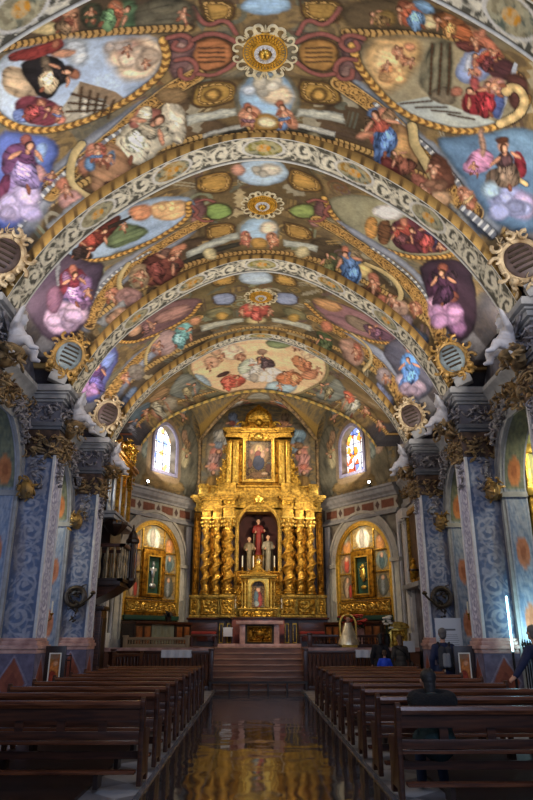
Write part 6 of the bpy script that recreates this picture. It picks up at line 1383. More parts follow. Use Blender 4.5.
pz=put(relief(60,24,1.7,.5,.04,9,False,.05),0,.09,rz_(3.5)); pz.build('carved_panel',M['gold_dark'],R0)
f=MB()
for sx in (-1,1):   # spandrels over the arch
    pts=[(sx*.95,rz_(5.85))]+[(sx*.95*math.cos(a),rz_(5.85)+.95*math.sin(a)) for a in [PI/2*i/10 for i in range(11)]]+[(0,rz_(6.9)),(sx*1.02,rz_(6.9)),(sx*1.02,rz_(5.85))]
    f.prism(pts[1:],.2,.6,'y')
f.build('spandrel',M['gold'],R0)
# entablature of the main storey with three ressauts
def ent(mb,x0,x1,y):
    for z0,z1,o in ((6.46,6.54,0),(6.54,6.62,.04),(6.62,6.86,-.02),(6.86,6.93,.06),(6.93,7.0,.13),(7.0,7.08,.2),(7.08,7.13,.16)): mb.box(x0-o,x1+o,y-o,.9,rz_(z0),rz_(z1))
e=MB(); ent(e,-2.62,2.62,.24)
for sx in (-1,1): ent(e,*sorted((sx*.98,sx*1.42)),-.24); ent(e,*sorted((sx*1.5,sx*2.3)),-.02)
e.build('entablature',M['gold_flat'],R0)
put(relief(90,14,5.0,.22,.03,12,False,.02),0,.235,rz_(6.63)).build('carved_frieze',M['gold'],R0)
for sx in (-1,1): put(relief(16,14,.46,.22,.03,13+sx,False,.02),sx*1.2,-.245,rz_(6.63)).build('carved_frieze',M['gold'],R0)
c=MB(); c.ell((0,-.02,rz_(6.95)),(.2,.1,.2),10,8); leafcluster(c,(0,-.02,rz_(6.9)),(.55,.1,.3),18,5,.09); c.build('keystone_cartouche',M['gold_bright'],R0)
# attic plinth
b=MB(); b.box(-2.5,2.5,.3,.9,rz_(7.13),rz_(7.5)); b.box(-2.56,2.56,.24,.9,rz_(7.5),rz_(7.57)); b.build('attic_plinth',M['gold_flat'],R0,bevel=.012)
for sx in (-1,1):
    b=MB(); b.box(*sorted((sx*.95,sx*1.7)),.05,.4,rz_(7.13),rz_(7.62)); o=b.build('attic_pedestal',M['gold_flat'],R0,bevel=.015)
    b=MB(); b.box(*sorted((sx*2.1,sx*2.5)),.15,.5,rz_(7.13),rz_(7.62)); b.build('attic_pedestal',M['gold_flat'],R0,bevel=.015)
# attic body, painting, side columns and scrolled wings
MB().box(-1.25,1.25,.3,.9,rz_(7.57),rz_(9.75)).build('attic_body',M['gold_dark'],R0); put(relief(70,70,2.4,1.9,.05,71,True,.03),0,.295,rz_(7.65)).build('carved_field',M['gold_dark'],R0)
f=MB(); 
def rect(x0,x1,z0,z1): return [(x0,z0),(x1,z0),(x1,z1),(x0,z1),(x0,z0)]
f.strip(rect(-.54,.54,rz_(7.82),rz_(9.5)),rect(-.70,.70,rz_(7.68),rz_(9.66)),.12,.3,'y'); o=f.build('painting_frame',M['gold_flat'],R0,bevel=.02)
f=MB(); f.strip(rect(-.62,.62,rz_(7.74),rz_(9.6)),rect(-.66,.66,rz_(7.7),rz_(9.64)),.08,.13,'y'); f.build('frame_moulding',M['gold_bright'],o)
def picture(W,Hh,shapes,base,nu=70,nv=100):
    x=np.linspace(-W/2,W/2,nu)[:,None]+np.zeros((1,nv)); z=np.linspace(0,Hh,nv)[None,:]+np.zeros((nu,1)); s=3.
    K=paint_fresco(x*s,z*s,[(q[0],[v*s for v in q[1]])+q[2:] for q in shapes],base); mb=MB(); mb.gridxyz(x,np.zeros_like(x),z,K); return mb
def el(cx,cy,rx,ry,c,soft=.05,fold=.3,ang=60): return ('p',[v for i in range(10) for v in (cx+rx*math.cos(i*PI/5),cy+ry*math.sin(i*PI/5))],lin(c),soft,fold,ang,1)
PM=[el(0,1.1,.42,.5,(150,116,78),.3),el(0,1.3,.2,.24,(206,176,120),.3),el(-.02,1.02,.17,.26,(130,52,48)),el(.0,.72,.26,.34,(48,58,86)),el(.02,1.34,.075,.09,(214,166,130)),el(.17,1.06,.1,.13,(216,170,140)),el(.19,1.22,.05,.055,(216,170,140)),
    el(-.3,1.2,.09,.12,(190,140,110)),el(.36,1.3,.08,.1,(190,140,110)),el(-.36,.7,.1,.2,(120,80,60)),el(.4,.5,.12,.2,(96,64,52)),el(0,.2,.4,.16,(110,84,60)),el(.25,.26,.14,.06,(190,160,130))]
put(picture(1.09,1.69,PM,(58,40,30)),0,.215,rz_(7.82)).build('painting_canvas',M['picture'],R0,smooth=0)
for sx in (-1,1):
    b=MB(); b.box(sx*.98-.13,sx*.98+.13,.1,.4,rz_(7.62),rz_(9.5)); o=b.build('attic_pilaster',M['gold_flat'],R0,bevel=.015); put(relief(14,60,.2,1.7,.03,15,True,.02),sx*.98,.098,rz_(7.7)).build('carved_panel',M['gold_bright'],o)
    b=MB(); b.box(sx*1.26-.1,sx*1.26+.1,.2,.5,rz_(7.62),rz_(9.5)); o=b.build('attic_pilaster',M['gold_flat'],R0,bevel=.015); put(relief(12,60,.16,1.7,.03,16,True,.02),sx*1.26,.198,rz_(7.7)).build('carved_panel',M['gold_bright'],o)
    wv=MB(); prof=[]
    for i in range(30):
        t_=i/29; prof.append((sx*(1.36+.42*(1-t_)**1.6+.05*math.sin(t_*16)),rz_(7.62)+1.75*t_))
    wv.prism([(sx*1.3,rz_(7.62))]+prof+[(sx*1.3,rz_(9.37))],.3,.45,'y'); leafcluster(wv,(sx*1.48,.28,rz_(8.0)),(.36,.12,.8),34,20,.1); leafcluster(wv,(sx*1.42,.28,rz_(8.85)),(.22,.12,.9),26,21,.085); wv.build('scrolled_wing',M['gold'],R0)
e=MB()
for z0,z1,o in ((9.62,9.7,.02),(9.7,9.84,-.02),(9.84,9.9,.07),(9.9,9.98,.14),(9.98,10.03,.1)):
    e.box(-1.4-o,1.4+o,.1-o,.9,rz_(z0),rz_(z1))
    for sx in (-1,1): e.box(sx*1.12-.28-o,sx*1.12+.28+o,-.0-o,.3,rz_(z0),rz_(z1))
e.build('attic_entablature',M['gold_flat'],R0)
c=MB(); leafcluster(c,(0,.02,rz_(9.62)),(1.0,.14,.22),34,8,.08); c.ell((0,0,rz_(9.66)),(.2,.12,.17),10,7); c.build('carved_garland',M['gold_bright'],R0)
# crest
b=MB(); pts=[(-.78,rz_(10.03)),(-.74,rz_(10.3)),(-.6,rz_(10.42)),(-.55,rz_(10.72)),(-.34,rz_(10.95)),(-.14,rz_(11.08)),(0,rz_(11.2)),(.14,rz_(11.08)),(.34,rz_(10.95)),(.55,rz_(10.72)),(.6,rz_(10.42)),(.74,rz_(10.3)),(.78,rz_(10.03))]
b.prism(pts,.25,.5,'y'); o=b.build('crest',M['gold_dark'],R0,bevel=.02)
b=MB()
for k in range(13):
    a=PI*(k+.5)/13; b.tube([(0,.22,rz_(10.38)),(.25*math.cos(a),.16,rz_(10.38)+.27*math.sin(a)),(.46*math.cos(a),.2,rz_(10.38)+.48*math.sin(a))],[.02,.055,.07],6)
leafcluster(b,(0,.2,rz_(10.2)),(1.2,.12,.3),40,31,.09); b.ell((0,.14,rz_(10.34)),(.17,.12,.15),10,7)
for sx in (-1,1): b.tube([(sx*(.86-.1*k*.3+.12*math.cos(k*.7)),.2,rz_(10.2)+.12*math.sin(k*.7)+.02*k) for k in range(9)],.045,6)
b.build('crest_shell',M['gold'],o)
# ------------------------------------------------------------------ statues in the niche
def saint(name,label,x,y,z,h,robe,mant,facing=-1,arms=1,head=(206,164,134),lean=0.):
    r=thing(name,label,'statue',(x,y,z)); k=h/1.7
    bd=[C_((0,0,.06*k),.17*k,(0.02*k,0,.8*k),.15*k),C_((.02*k,0,.8*k),.15*k,(lean*k,0,1.28*k),.155*k),C_((lean*k-.15*k,0,1.34*k),.085*k,(lean*k+.15*k,0,1.34*k),.085*k),C_((lean*k,0,1.38*k),.06*k,(lean*k,-.02*k,1.5*k),.055*k)]
    for s in (-1,1):
        e=(lean*k+s*.25*k,-.05*k,1.1*k); w=(lean*k+s*(.14 if s<0 else .30)*k,-.22*k,(1.12 if s>0 else 1.05)*k)
        bd+= [C_((lean*k+s*.19*k,0,1.33*k),.075*k,e,.065*k),C_(e,.065*k,w,.055*k)]
    organic('robe',robe,r,bd,.03,3)
    hd=face((lean*k,-.03*k,1.6*k),.23*k,(0,-1)); hd.append(C_((lean*k,0,1.4*k),.055*k,(lean*k,-.02*k,1.56*k),.055*k))
    for s in (-1,1):
        w=(lean*k+s*(.14 if s<0 else .30)*k,-.22*k,(1.12 if s>0 else 1.05)*k); hd+=hand(w,(-s*.2,-1,.2),(0,.2,1),.17*k); hd.append(C_(w,.04*k,(w[0],w[1]-.03*k,w[2]),.04*k))
    organic('head_and_hands',material('painted_flesh',head,.5),r,hd,.012*max(k,.7),1)
    if mant:
        mt=[]
        for i in range(9):
            a=PI*.15+PI*.7*i/8; rx=.21*k; mt.append(C_((lean*k+rx*math.cos(a),rx*.8*math.sin(a)+.03*k,1.36*k),.05*k,(lean*k+rx*1.25*math.cos(a),rx*math.sin(a)+.05*k,.12*k),.06*k))
        organic('mantle',mant,r,mt,.03,2)
    return r
robe_g=material('pale_gilt_robe',(120,108,82),.5,.2,.2,20,.3,6); robe_w=material('grey_white_habit',(136,130,112),.6,.05,.2,20,.25,6); robe_r=material('crimson_robe',(120,28,22),.6,0,.2,20,.3,6); mant_d=material('dark_mantle',(70,56,40),.5,.2,.2,20,.3,6)
ny=RY+.72
saint('saint_statue','pale gilt standing saint at the left of the central niche',-.40,ny,4.05,1.42,robe_g,mant_d,lean=.03)
saint('saint_statue','grey white standing saint at the right of the central niche',.42,ny,4.05,1.5,robe_w,robe_g,lean=-.02)
saint('saint_statue','saint in a crimson robe raised high in the middle of the central niche',.0,ny+.25,4.75,1.5,robe_r,robe_g,lean=0)
pl=MB(); pl.lathe([(.34,0),(.34,.06),(.24,.12),(.26,.6),(.32,.7)],(0,0,0),14); tag(pl.build('statue_plinth',M['gold_dark'],None),'dark gilt plinth under the crimson robed saint in the niche','plinth'); bpy.context.scene.objects['statue_plinth'].location=(0,ny+.25,4.05)
saint('child_statue','small child figure in white and red at the saints\' feet in the niche',.02,ny-.3,4.05,.62,robe_w,robe_r)
# ------------------------------------------------------------------ tabernacle before the niche
T=thing('tabernacle','small gilded domed tabernacle with an arched picture, standing behind the altar','tabernacle',(0,26.5,2.15))
b=MB(); b.box(-.72,.72,-.1,.3,0,.32); b.box(-.78,.78,-.14,.3,.32,.4); b.build('base',M['gold_flat'],T,bevel=.015)
put(relief(60,16,1.3,.26,.03,33,False,.03),0,-.1,.03).build('carved_panel',M['gold'],T)
ta=[(-.25,.45)]+[(-.25*math.cos(a),1.3+.25*math.sin(a)) for a in [PI*i/12 for i in range(13)]]+[(.25,.45)]
tb=[(-.42,.4),(-.42,1.3),(-.42,1.45),(-.4,1.7),(-.3,1.7),(-.2,1.7),(-.1,1.7),(0,1.7),(.1,1.7),(.2,1.7),(.3,1.7),(.4,1.7),(.42,1.5),(.42,1.3),(.42,.4)]
b=MB(); b.strip(ta,tb,-.12,.25,'y'); b.build('body',M['gold_bright'],T,bevel=.006)
b=MB(); b.strip(ta,[(a*1.18,b_*1.0+.03) for a,b_ in ta],-.17,-.1,'y'); b.build('arch_moulding',M['gold_flat'],T)
TP=[el(0,.35,.16,.4,(120,50,46)),el(-.08,.4,.1,.34,(90,110,120)),el(.0,.75,.09,.1,(196,150,120)),el(.08,.3,.09,.28,(150,70,60)),el(-.06,.15,.1,.14,(140,150,150))]
put(picture(.5,1.1,TP,(66,44,32),40,70),0,.02,.44).build('picture',M['picture'],T,smooth=0)
for sx in (-1,1):
    for x,y in ((.5,-.1),(.62,.1)):
        b=MB(); pr=[(.06,.42)]+[(.05+.012*((i%2)*2-1),.5+i*.08) for i in range(13)]+[(.06,1.58),(.1,1.66)]
        b.lathe(pr,(sx*x,y,0),10); b.build('column',M['gold_bright'],T)
    b=MB(); leafcluster(b,(sx*.78,0,.9),(.16,.12,.9),26,41,.09); b.build('scrolled_side',M['gold'],T)
b=MB(); b.box(-.68,.68,-.2,.3,1.68,1.76); b.box(-.74,.74,-.26,.3,1.76,1.83); b.build('cornice',M['gold_flat'],T,bevel=.015)
b=MB(); b.lathe([(.6,0),(.52,.06),(.36,.16),(.22,.24),(.13,.34),(.1,.4),(.14,.44),(.07,.5),(.08,.58),(.02,.66)],(0,.02,1.83),20,1,.55); b.build('dome',M['gold_bright'],T)
b=MB(); leafcluster(b,(0,-.1,1.9),(1.2,.14,.16),30,42,.08); b.build('carved_garland',M['gold'],T)
# ------------------------------------------------------------------ altar table, candlesticks
MB().box(-1.0,1.0,-.72,0,.0,.98).build('tabernacle_base',M['marble_red'],R0,bevel=.01); MB().box(-1.04,1.04,-.76,-.1,.98,1.05).build('base_ledge',M['wood'],R0,bevel=.01)
T.location.z=2.27; T.scale=(1,1,.86)
A=thing('altar','free-standing altar with pink marble top and legs around a gold relief','altar',(.05,25.4,1.22))
MB().box(-1.5,1.5,-.35,.75,0,.11).build('altar_step',M['marble_pink'],A,bevel=.01)
MB().box(-.86,.86,-.3,.45,.78,.9).build('altar_top',M['marble_pink'],A,bevel=.012)
for sx in (-1,1): MB().box(sx*.62-.1,sx*.62+.1,-.22,.4,.11,.78).build('leg',M['marble_pink'],A,bevel=.01)
MB().box(-.52,.52,-.12,.3,.11,.78).build('altar_front',material('dark_relief_ground',(58,50,34),.5,.4,.2,20,.4,6),A)
rp=put(relief(60,34,.9,.56,.05,51,False,.06),0,-.12,.16); rp.ell((0,-.14,.44),(.2,.06,.14),10,7); rp.build('gold_relief',M['gold_dark'],A)
def candlestick(x,y,z,hs,hc,label,grp):
    r=thing('candlestick',label,'candlestick',(x,y,z),0,grp)
    b=MB(); b.lathe([(.075,0),(.075,.02),(.03,.05),(.02,.1),(.04,.14),(.018,.2),(.018,hs-.05),(.05,hs-.02),(.05,hs)],(0,0,0),10); b.build('stem',M['gold_flat'],r)
    b=MB(); b.lathe([(.026,hs),(.026,hs+hc),(.006,hs+hc+.01)],(0,0,0),8); b.build('candle',M['white'],r)
    return r
cl=['outer left','inner left','inner right','outer right']
for i,x in enumerate((-1.14,-.88,.92,1.18)): candlestick(x,RY-.1-.12+ (0 if abs(x)<1 else 0),2.27,.34,.5,'gilt candlestick with a tall white candle, %s of the four around the tabernacle'%cl[i],'candlesticks around the tabernacle')
for i,x in enumerate((-.64,-.2,.66)): candlestick(x,RY+.34,4.05,.12,.5,'white candle on a low stick at the front of the niche, %s'%('leftmost of three','second from the left','rightmost of three')[i],'candles in the niche')
# ------------------------------------------------------------------ side altars on the oblique walls
M['stone_pale']=material('pale_grey_marble',(176,172,162),.5,0,.05,14,.25,4)
def side_altar(sg,label,shp,center):
    p,rz=on_wall(sg,2.05); r=thing('side_altar',label,'side altar',p,rz)
    def arch(R,z0,zs,n=24): return [(-R,z0)]+[(-R*math.cos(PI*i/n),zs+R*math.sin(PI*i/n)) for i in range(n+1)]+[(R,z0)]
    # stone arch around it: two pilasters with imposts and a moulded archivolt
    b=MB(); b.strip(arch(1.62,1.22,4.3),arch(1.95,1.22,4.3),-.10,0,'y'); b.strip(arch(1.88,1.22,4.3),arch(1.98,1.22,4.3),-.16,-.1,'y'); b.strip(arch(1.58,1.22,4.3),arch(1.66,1.22,4.3),-.14,-.1,'y')
    for s in (-1,1): b.box(s*1.8-.24,s*1.8+.24,-.2,0,4.18,4.32); b.box(s*1.8-.22,s*1.8+.22,-.18,0,1.22,1.5)
    b.build('stone_arch',M['stone_pale'],r)
    # gilt inner frame
    b=MB(); b.strip(arch(1.46,2.15,4.3),arch(1.6,2.15,4.3),-.12,-.0,'y'); b.strip(arch(1.40,2.2,4.3),arch(1.47,2.2,4.3),-.09,-.0,'y'); b.build('gilt_arch_frame',M['gold_bright'],r)
    # painted boards filling the arch
    x=np.linspace(-1.42,1.42,110)[:,None]+np.zeros((1,130)); z=np.linspace(2.2,5.72,130)[None,:]+np.zeros((110,1)); s_=1.6
    K=paint_fresco(x*s_,z*s_,[(q[0],[v*s_ for v in q[1]])+q[2:] for q in shp],(112,92,64)); mb=MB(); mb.gridxyz(x,np.full_like(x,-.03),z,K)
    ok=(np.abs(x)<1.42)&((z<4.3)|(np.hypot(x,z-4.3)<1.42)); mb.f=[f for f in mb.f if all(ok[i//130,i%130] for i in f)]
    mb.build('painted_boards',M['picture'],r,smooth=0)
    # gilt divisions between the boards
    b=MB()
    for xx in (-.62,.62): b.box(xx-.03,xx+.03,-.07,-.02,2.9,5.55)
    for zz,w in ((2.92,1.42),(3.9,1.42),(4.7,1.38)):
        b.box(-w,-.6,-.07,-.02,zz-.025,zz+.025); b.box(.6,w,-.07,-.02,zz-.025,zz+.025)
    b.box(-.6,.6,-.07,-.02,2.9,2.95); b.box(-.62,.62,-.07,-.02,4.78,4.84); b.build('gilt_bars',M['gold_flat'],r,bevel=.008)
    # carved predella and green velvet step
    pr=put(relief(110,24,2.8,.42,.04,60+sg,False,.05),0,-.14,2.42); pr.build('carved_predella',M['gold_flat'],r)
    MB().box(-1.42,1.42,-.14,0,2.3,2.86).build('predella_block',M['gold_dark'],r)
    MB().box(-1.5,1.5,-.22,0,2.16,2.32).build('green_ledge',M['green_velvet'],r,bevel=.01)
    # framed niche with its green ground and gilt figure
    b=MB(); b.strip(rect(-.36,.36,3.1,4.5),rect(-.62,.62,2.98,4.74),-.16,-.02,'y'); o=b.build('niche_frame',M['gold_dark'],r,bevel=.02)
    b=MB(); b.strip(rect(-.34,.34,3.12,4.48),rect(-.39,.39,3.07,4.53),-.18,-.12,'y'); b.build('bright_moulding',M['gold_bright'],o)
    MB().box(-.36,.36,-.05,-.02,3.1,4.5).build('green_ground',M['green_velvet'],r)
    b=MB()
    if center=='cross':
        b.box(-.05,.05,-.10,-.05,3.5,4.3); b.box(-.2,.2,-.10,-.05,3.95,4.05); b.ell((0,-.1,3.9),(.1,.05,.22),8,6); b.ell((0,-.1,4.18),(.07,.05,.08),8,6); b.ell((.03,-.09,3.4),(.18,.05,.1),8,6)
        b.build('relief_figure',M['silver'],r)
    else:
        b.ell((0,-.1,3.82),(.12,.05,.26),8,6); b.ell((0,-.1,4.14),(.08,.05,.1),8,6); leafcluster(b,(0,-.09,3.9),(.34,.05,.6),20,3,.06); b.ell((0,-.1,3.36),(.16,.05,.07),8,6)
        b.build('relief_figure',M['gold_bright'],r)
    return r
SA=lambda k:[el(0,5.2,.4,.42,(206,196,176) if k else (170,176,160)),el(-.05,5.2,.16,.4,(150,140,130)),el(.2,5.05,.14,.3,(196,190,180)),el(-.95,4.95,.24,.34,(176,120,70)),el(.95,4.95,.24,.34,(176,120,70)),el(-.95,5.1,.1,.12,(206,150,116)),el(.95,5.1,.1,.12,(206,150,116)),
  el(-1.0,4.3,.32,.34,(120,96,80)),el(1.0,4.3,.32,.34,(110,120,116)),el(-1.0,4.25,.14,.3,(170,74,60)),el(1.0,4.25,.14,.3,(70,90,96)),el(-1.,4.48,.08,.1,(206,160,130)),el(1.,4.48,.08,.1,(206,160,130)),
  el(-1.0,3.4,.3,.42,(90,78,64)),el(1.0,3.4,.3,.42,(84,86,80)),el(-1.05,3.35,.12,.36,(160,140,120)),el(.98,3.35,.12,.34,(120,124,126)),el(-1.0,3.66,.08,.1,(200,156,126)),el(1.0,3.66,.08,.1,(200,156,126)),el(-.85,3.25,.1,.26,(150,60,52)),
  el(-1.1,5.4,.3,.3,(150,150,130),.2)]
side_altar(-1,'arched gilded side altar left of the high altar, with a pale crucifix relief on green',SA(0),'cross')
side_altar(1,'arched gilded side altar right of the high altar, with a gilt figure on green',SA(1),'figure')
# altar tables in front of them
def side_table(sg,label,cloth):
    p,rz=on_wall(sg,1.85,.54); r=thing('altar_table',label,'altar table',(p.x,p.y,1.22),rz)
    MB().box(-1.55,1.55,-.5,.24,.78,.87).build('table_top',M['wood'],r,bevel=.012)
    for s in (-1,1):
        b=MB(); b.box(s*1.09-.44,s*1.09+.44,-.42,.22,0,.78); o=b.build('cabinet',M['wood_dark'],r,bevel=.01)
        for k in (-1,1):
            MB().box(s*1.09+k*.21-.15,s*1.09+k*.21+.15,-.44,-.4,.12,.7).build('inlaid_panel',M['wood_orange'],o,bevel=.008)
    if cloth:
        X=np.linspace(-.64,.64,60)[:,None]+np.zeros((1,20)); Z=np.linspace(.04,.76,20)[None,:]+np.zeros((60,1)); mb=MB(); mb.gridxyz(X,-.34+.025*np.sin(X*17)*(1-Z*.6),Z); mb.gridxyz(X,-.31+.025*np.sin(X*17)*(1-Z*.6),Z); mb.build('altar_front_cloth',material('grey_green_curtain',(140,142,116),.8,0,.1,20,.2,5),r)
    else:
        MB().box(-.64,.64,-.36,.2,.02,.78).build('altar_front',M['marble_pink'],r)
side_table(-1,'wooden altar table with inlaid cabinets and a grey green front, under the left side altar',True)
side_table(1,'wooden altar table with inlaid cabinets, under the right side altar behind red flowers',False)
# ------------------------------------------------------------------ presbytery balustrades (low row before each side altar)
def balustrade(name,label,cat,p0,p1,h,mat,n,grp=None,zb=0,post=True,rad=.03,sill=None):
    p0=Vector(p0); p1=Vector(p1); d=p1-p0; L=d.length; r=thing(name,label,cat,p0,math.atan2(d.y,d.x),grp)
    MB().box(-.04,L+.04,-.07,.07,h-.09,h).build('handrail',mat,r,bevel=.015)
    MB().box(-.02,L+.02,-.06,.06,0,.12).build('bottom_rail',mat,r,bevel=.01)
    if post:
        for x in (0,L):
            b=MB(); b.box(x-.07,x+.07,-.08,.08,0,h+.02); b.box(x-.09,x+.09,-.1,.1,h,h+.06); b.build('post',mat,r,bevel=.012)
    for i in range(n):
        x=L*(i+.5)/n; hh=h-.21; b=MB(); b.lathe([(rad*.7,0),(rad*.7,.04*hh),(rad*1.0,.1*hh),(rad*1.3,.25*hh),(rad*.8,.42*hh),(rad*.55,.5*hh),(rad*.8,.58*hh),(rad*1.3,.75*hh),(rad*1.0,.9*hh),(rad*.7,.96*hh),(rad*.7,hh)],(x,0,.12),8); b.build('baluster',mat,r,smooth=60)
    return r
balustrade('communion_rail','dark wooden communion rail left of the presbytery steps, with turned balusters','communion rail',(-4.6,22.35,0),(-1.5,22.35,0),1.16,M['wood'],24,'communion rails beside the steps')
balustrade('communion_rail','dark wooden communion rail right of the presbytery steps, with turned balusters','communion rail',(1.5,22.35,0),(4.6,22.35,0),1.16,M['wood'],24,'communion rails beside the steps')
balustrade('presbytery_balustrade','row of small wooden balusters on the raised floor before the right side altar','balustrade',(1.75,23.7,1.22),(4.2,23.7,1.22),.42,M['wood'],22)
balustrade('presbytery_balustrade','row of pale thin balusters on the raised floor before the left side altar','balustrade',(-4.5,23.7,1.22),(-2.4,23.7,1.22),.34,material('pale_wood_baluster',(150,128,96),.5),22)
# white cloths over the rails
def cloth_over(x,y,w,label):
    X=np.linspace(-w/2,w/2,40)[:,None]+np.zeros((1,16)); a=np.linspace(-1,1,16)[None,:]+np.zeros((40,1)); mb=MB()
    drop=np.clip(np.abs(a)-.3,0,1)*.32
    mb.gridxyz(x+X,y+np.where(np.abs(a)<.3,a*.34,np.sign(a)*(.105+.012*np.sin(X*24))),1.175+.0*a-drop); mb.gridxyz(x+X,y+np.where(np.abs(a)<.3,a*.36,np.sign(a)*(.115+.012*np.sin(X*24))),1.185-drop)
    tag(mb.build('linen_cloth',M['cloth_white']),label,'cloth')
cloth_over(-2.6,22.35,.95,'white linen cloth hung over the left communion rail')
cloth_over(3.42,22.35,.66,'white linen cloth hung over the right communion rail')
# ------------------------------------------------------------------ pews
def make_pew(L,label,grp,name='pew'):
    """origin at the aisle end on the floor, back plane at y=0, seat towards +y, length along +x"""
    r=thing(name,label,'pew',(0,0,0),0,grp)
    def end(x0,x1):
        pts=[(-.05,0),(-.05,.62),(-.085,.80),(-.09,.86),(-.06,.905),(-.02,.905),(.01,.87),(.02,.8),(.07,.62),(.12,.56),(.40,.55),(.46,.52),(.47,.48),(.42,.44),(.40,.2),(.44,.06),(.44,0),(.34,0),(.3,.08),(.08,.08),(.05,0)]
        return MB().prism(pts,x0,x1,'x')
    for x0 in (0,L-.055): end(x0,x0+.055).build('end_panel',M['wood'],r,smooth=40,bevel=.008)
    b=MB(); b.prism([(-.085,.79),(-.10,.83),(-.085,.865),(-.04,.872),(-.0,.855),(.0,.79)],.05,L-.05,'x'); b.build('top_rail',M['wood_light'],r,smooth=40)
    b=MB(); b.box(.05,L-.05,-.052,-.022,.66,.80); b.build('back_panel',M['wood'],r)
    b=MB(); b.box(.05,L-.05,-.04,-.005,.46,.55); b.build('lower_back_rail',M['wood'],r,bevel=.006)
    n=max(3,round(L/.52))
    for i in range(1,n):
        x=L*i/n; MB().box(x-.045,x+.045,-.038,-.012,.53,.68).build('back_stile',M['wood'],r)
    MB().box(.05,L-.05,-.02,.42,.41,.45).build('seat',M['wood_light'],r,bevel=.01)
    MB().box(.05,L-.05,-.24,-.12,.15,.185).build('kneeler',M['wood_light'],r,bevel=.006)
    for i in (1,n-1):
        x=L*i/n; MB().box(x-.025,x+.025,-.2,.02,.0,.15).build('kneeler_foot',M['wood_dark'],r)
    MB().box(.05,L-.05,.16,.2,.24,.32).build('stretcher',M['wood'],r)
    return r
ordn=['first','second','third','fourth','fifth','sixth','seventh','eighth','ninth','tenth']
pr0=make_pew(2.5,'dark wooden pew right of the aisle, nearest the camera, with the seated woman','pews right of the aisle')
for i in range(9):
    loc=(1.365,7.62+1.19*i,.035); lb='dark wooden pew right of the aisle, %s from the camera'%ordn[i]
    if i==0: pr0.location=loc
    else: dup(pr0,loc,0,lb)
pl0=make_pew(2.36,'dark wooden pew left of the aisle, nearest the camera','pews left of the aisle')
for i in range(9):
    loc=(-1.365-2.36,8.3+1.13*i,.035)
    if i==0: pl0.location=loc
    else: dup(pl0,loc,0,'dark wooden pew left of the aisle, %s from the camera'%ordn[i])
# ------------------------------------------------------------------ organ and its gallery on the left wall
O=thing('pipe_organ','tall pipe organ with grey pipes between gilded pilasters above the left gallery','organ',(-5.0,21.9,-.2))
MB().box(-.4,.15,-.2,1.5,3.4,5.2).build('organ_case',M['wood_dark'],O)
MB().box(-.4,.05,-1.65,1.6,5.2,7.3).build('organ_back',M['frieze'],O)
b=MB(); b.box(-.4,.56,-1.84,1.75,5.2,5.32); b.box(-.4,.62,-1.9,1.8,5.32,5.4); b.build('case_ledge',M['stone'],O,bevel=.012)
for y0,y1,h,hm in ((-1.45,-.55,1.9,.25),(-.4,.42,2.2,.5),(.6,1.4,1.7,.25)):
    n=6
    for i in range(n):
        y=y0+(y1-y0)*(i+.5)/n; q=abs(i-(n-1)/2)/(n/2); rr=(y1-y0)/n*.44
        p=MB(); hh=h-.25-hm*q; p.lathe([(rr*.3,0),(rr,.28),(rr,hh),(rr*.95,hh+.01)],(.24,y,5.42),10); p.box(.24+rr*.75,.24+rr*1.06,y-rr*.5,y+rr*.5,5.68,5.8); p.build('pipe',M['silver'],O,smooth=50)
for i in range(6):
    x=-.32+i*.155; hh=1.55+.35*math.sin(PI*(i+.5)/6); p=MB(); p.lathe([(.02,0),(.062,.25),(.062,hh),(.06,hh+.01)],(x,-1.72,5.42),10); p.box(x-.03,x+.03,-1.8,-1.775,5.66,5.75); p.build('pipe',M['silver'],O,smooth=50)
for y in (-.47,.51,1.52):
    p=MB(); p.box(.05,.4,y-.07,y+.07,5.4,7.3); p.build('gilt_pilaster',M['gold_dark'],O,bevel=.012)
    lc=MB(); leafcluster(lc,(.34,y,7.1),(.2,.3,.6),24,int(y*10)+50,.1); lc.build('carved_foliage',M['gold'],O)
b=MB(); b.box(-.4,.5,-1.75,1.75,7.3,7.4); b.box(-.4,.58,-1.82,1.82,7.4,7.5); b.build('organ_cornice',M['gold_dark'],O,bevel=.012)
lc=MB(); leafcluster(lc,(.52,-.1,7.72),(.34,1.8,.5),80,77,.14); lc.build('carved_crest',M['gold'],O)
# gallery
G=thing('organ_gallery','dark wooden organ gallery with turned balusters, hung on the left nave wall','gallery',(-5.42,21.35,-.52))
MB().box(0,1.35,-1.45,.2,3.50,3.66).build('gallery_floor',M['wood_dark'],G,bevel=.02)
pts=[(0,3.0),(.5,3.06),(1.0,3.3),(1.28,3.5),(0,3.5)]
MB().prism(pts,-1.35,.1,'y').build('underside',M['wood'],G,smooth=50)
b=MB(); b.box(1.24,1.42,-1.45,.25,3.62,3.72); b.box(0,1.42,-1.45,-1.32,3.62,3.72); b.box(0,1.42,.12,.25,3.62,3.72); b.build('bottom_rail',M['wood_dark'],G,bevel=.01)
b=MB(); b.box(1.24,1.42,-1.45,.25,4.62,4.72); b.box(0,1.42,-1.45,-1.32,4.62,4.72); b.box(0,1.42,.12,.25,4.62,4.72); b.build('handrail',M['wood'],G,bevel=.01)
prof=[(.03,0),(.03,.05),(.045,.16),(.052,.26),(.03,.42),(.02,.48),(.03,.54),(.048,.68),(.04,.8),(.026,.86),(.026,.9)]; M['baluster']=material('pale_bronze_baluster',(150,134,106),.45,.3,.1,30,.3,8)
for i in range(5): MB().lathe(prof,(1.33,-1.38+i*.385,3.72),8).build('baluster',M['baluster'],G,smooth=60)
for i in range(6):
    for y in (-1.38,.18): MB().lathe(prof,(.06+i*.21,y,3.72),8).build('baluster',M['baluster'],G,smooth=60)
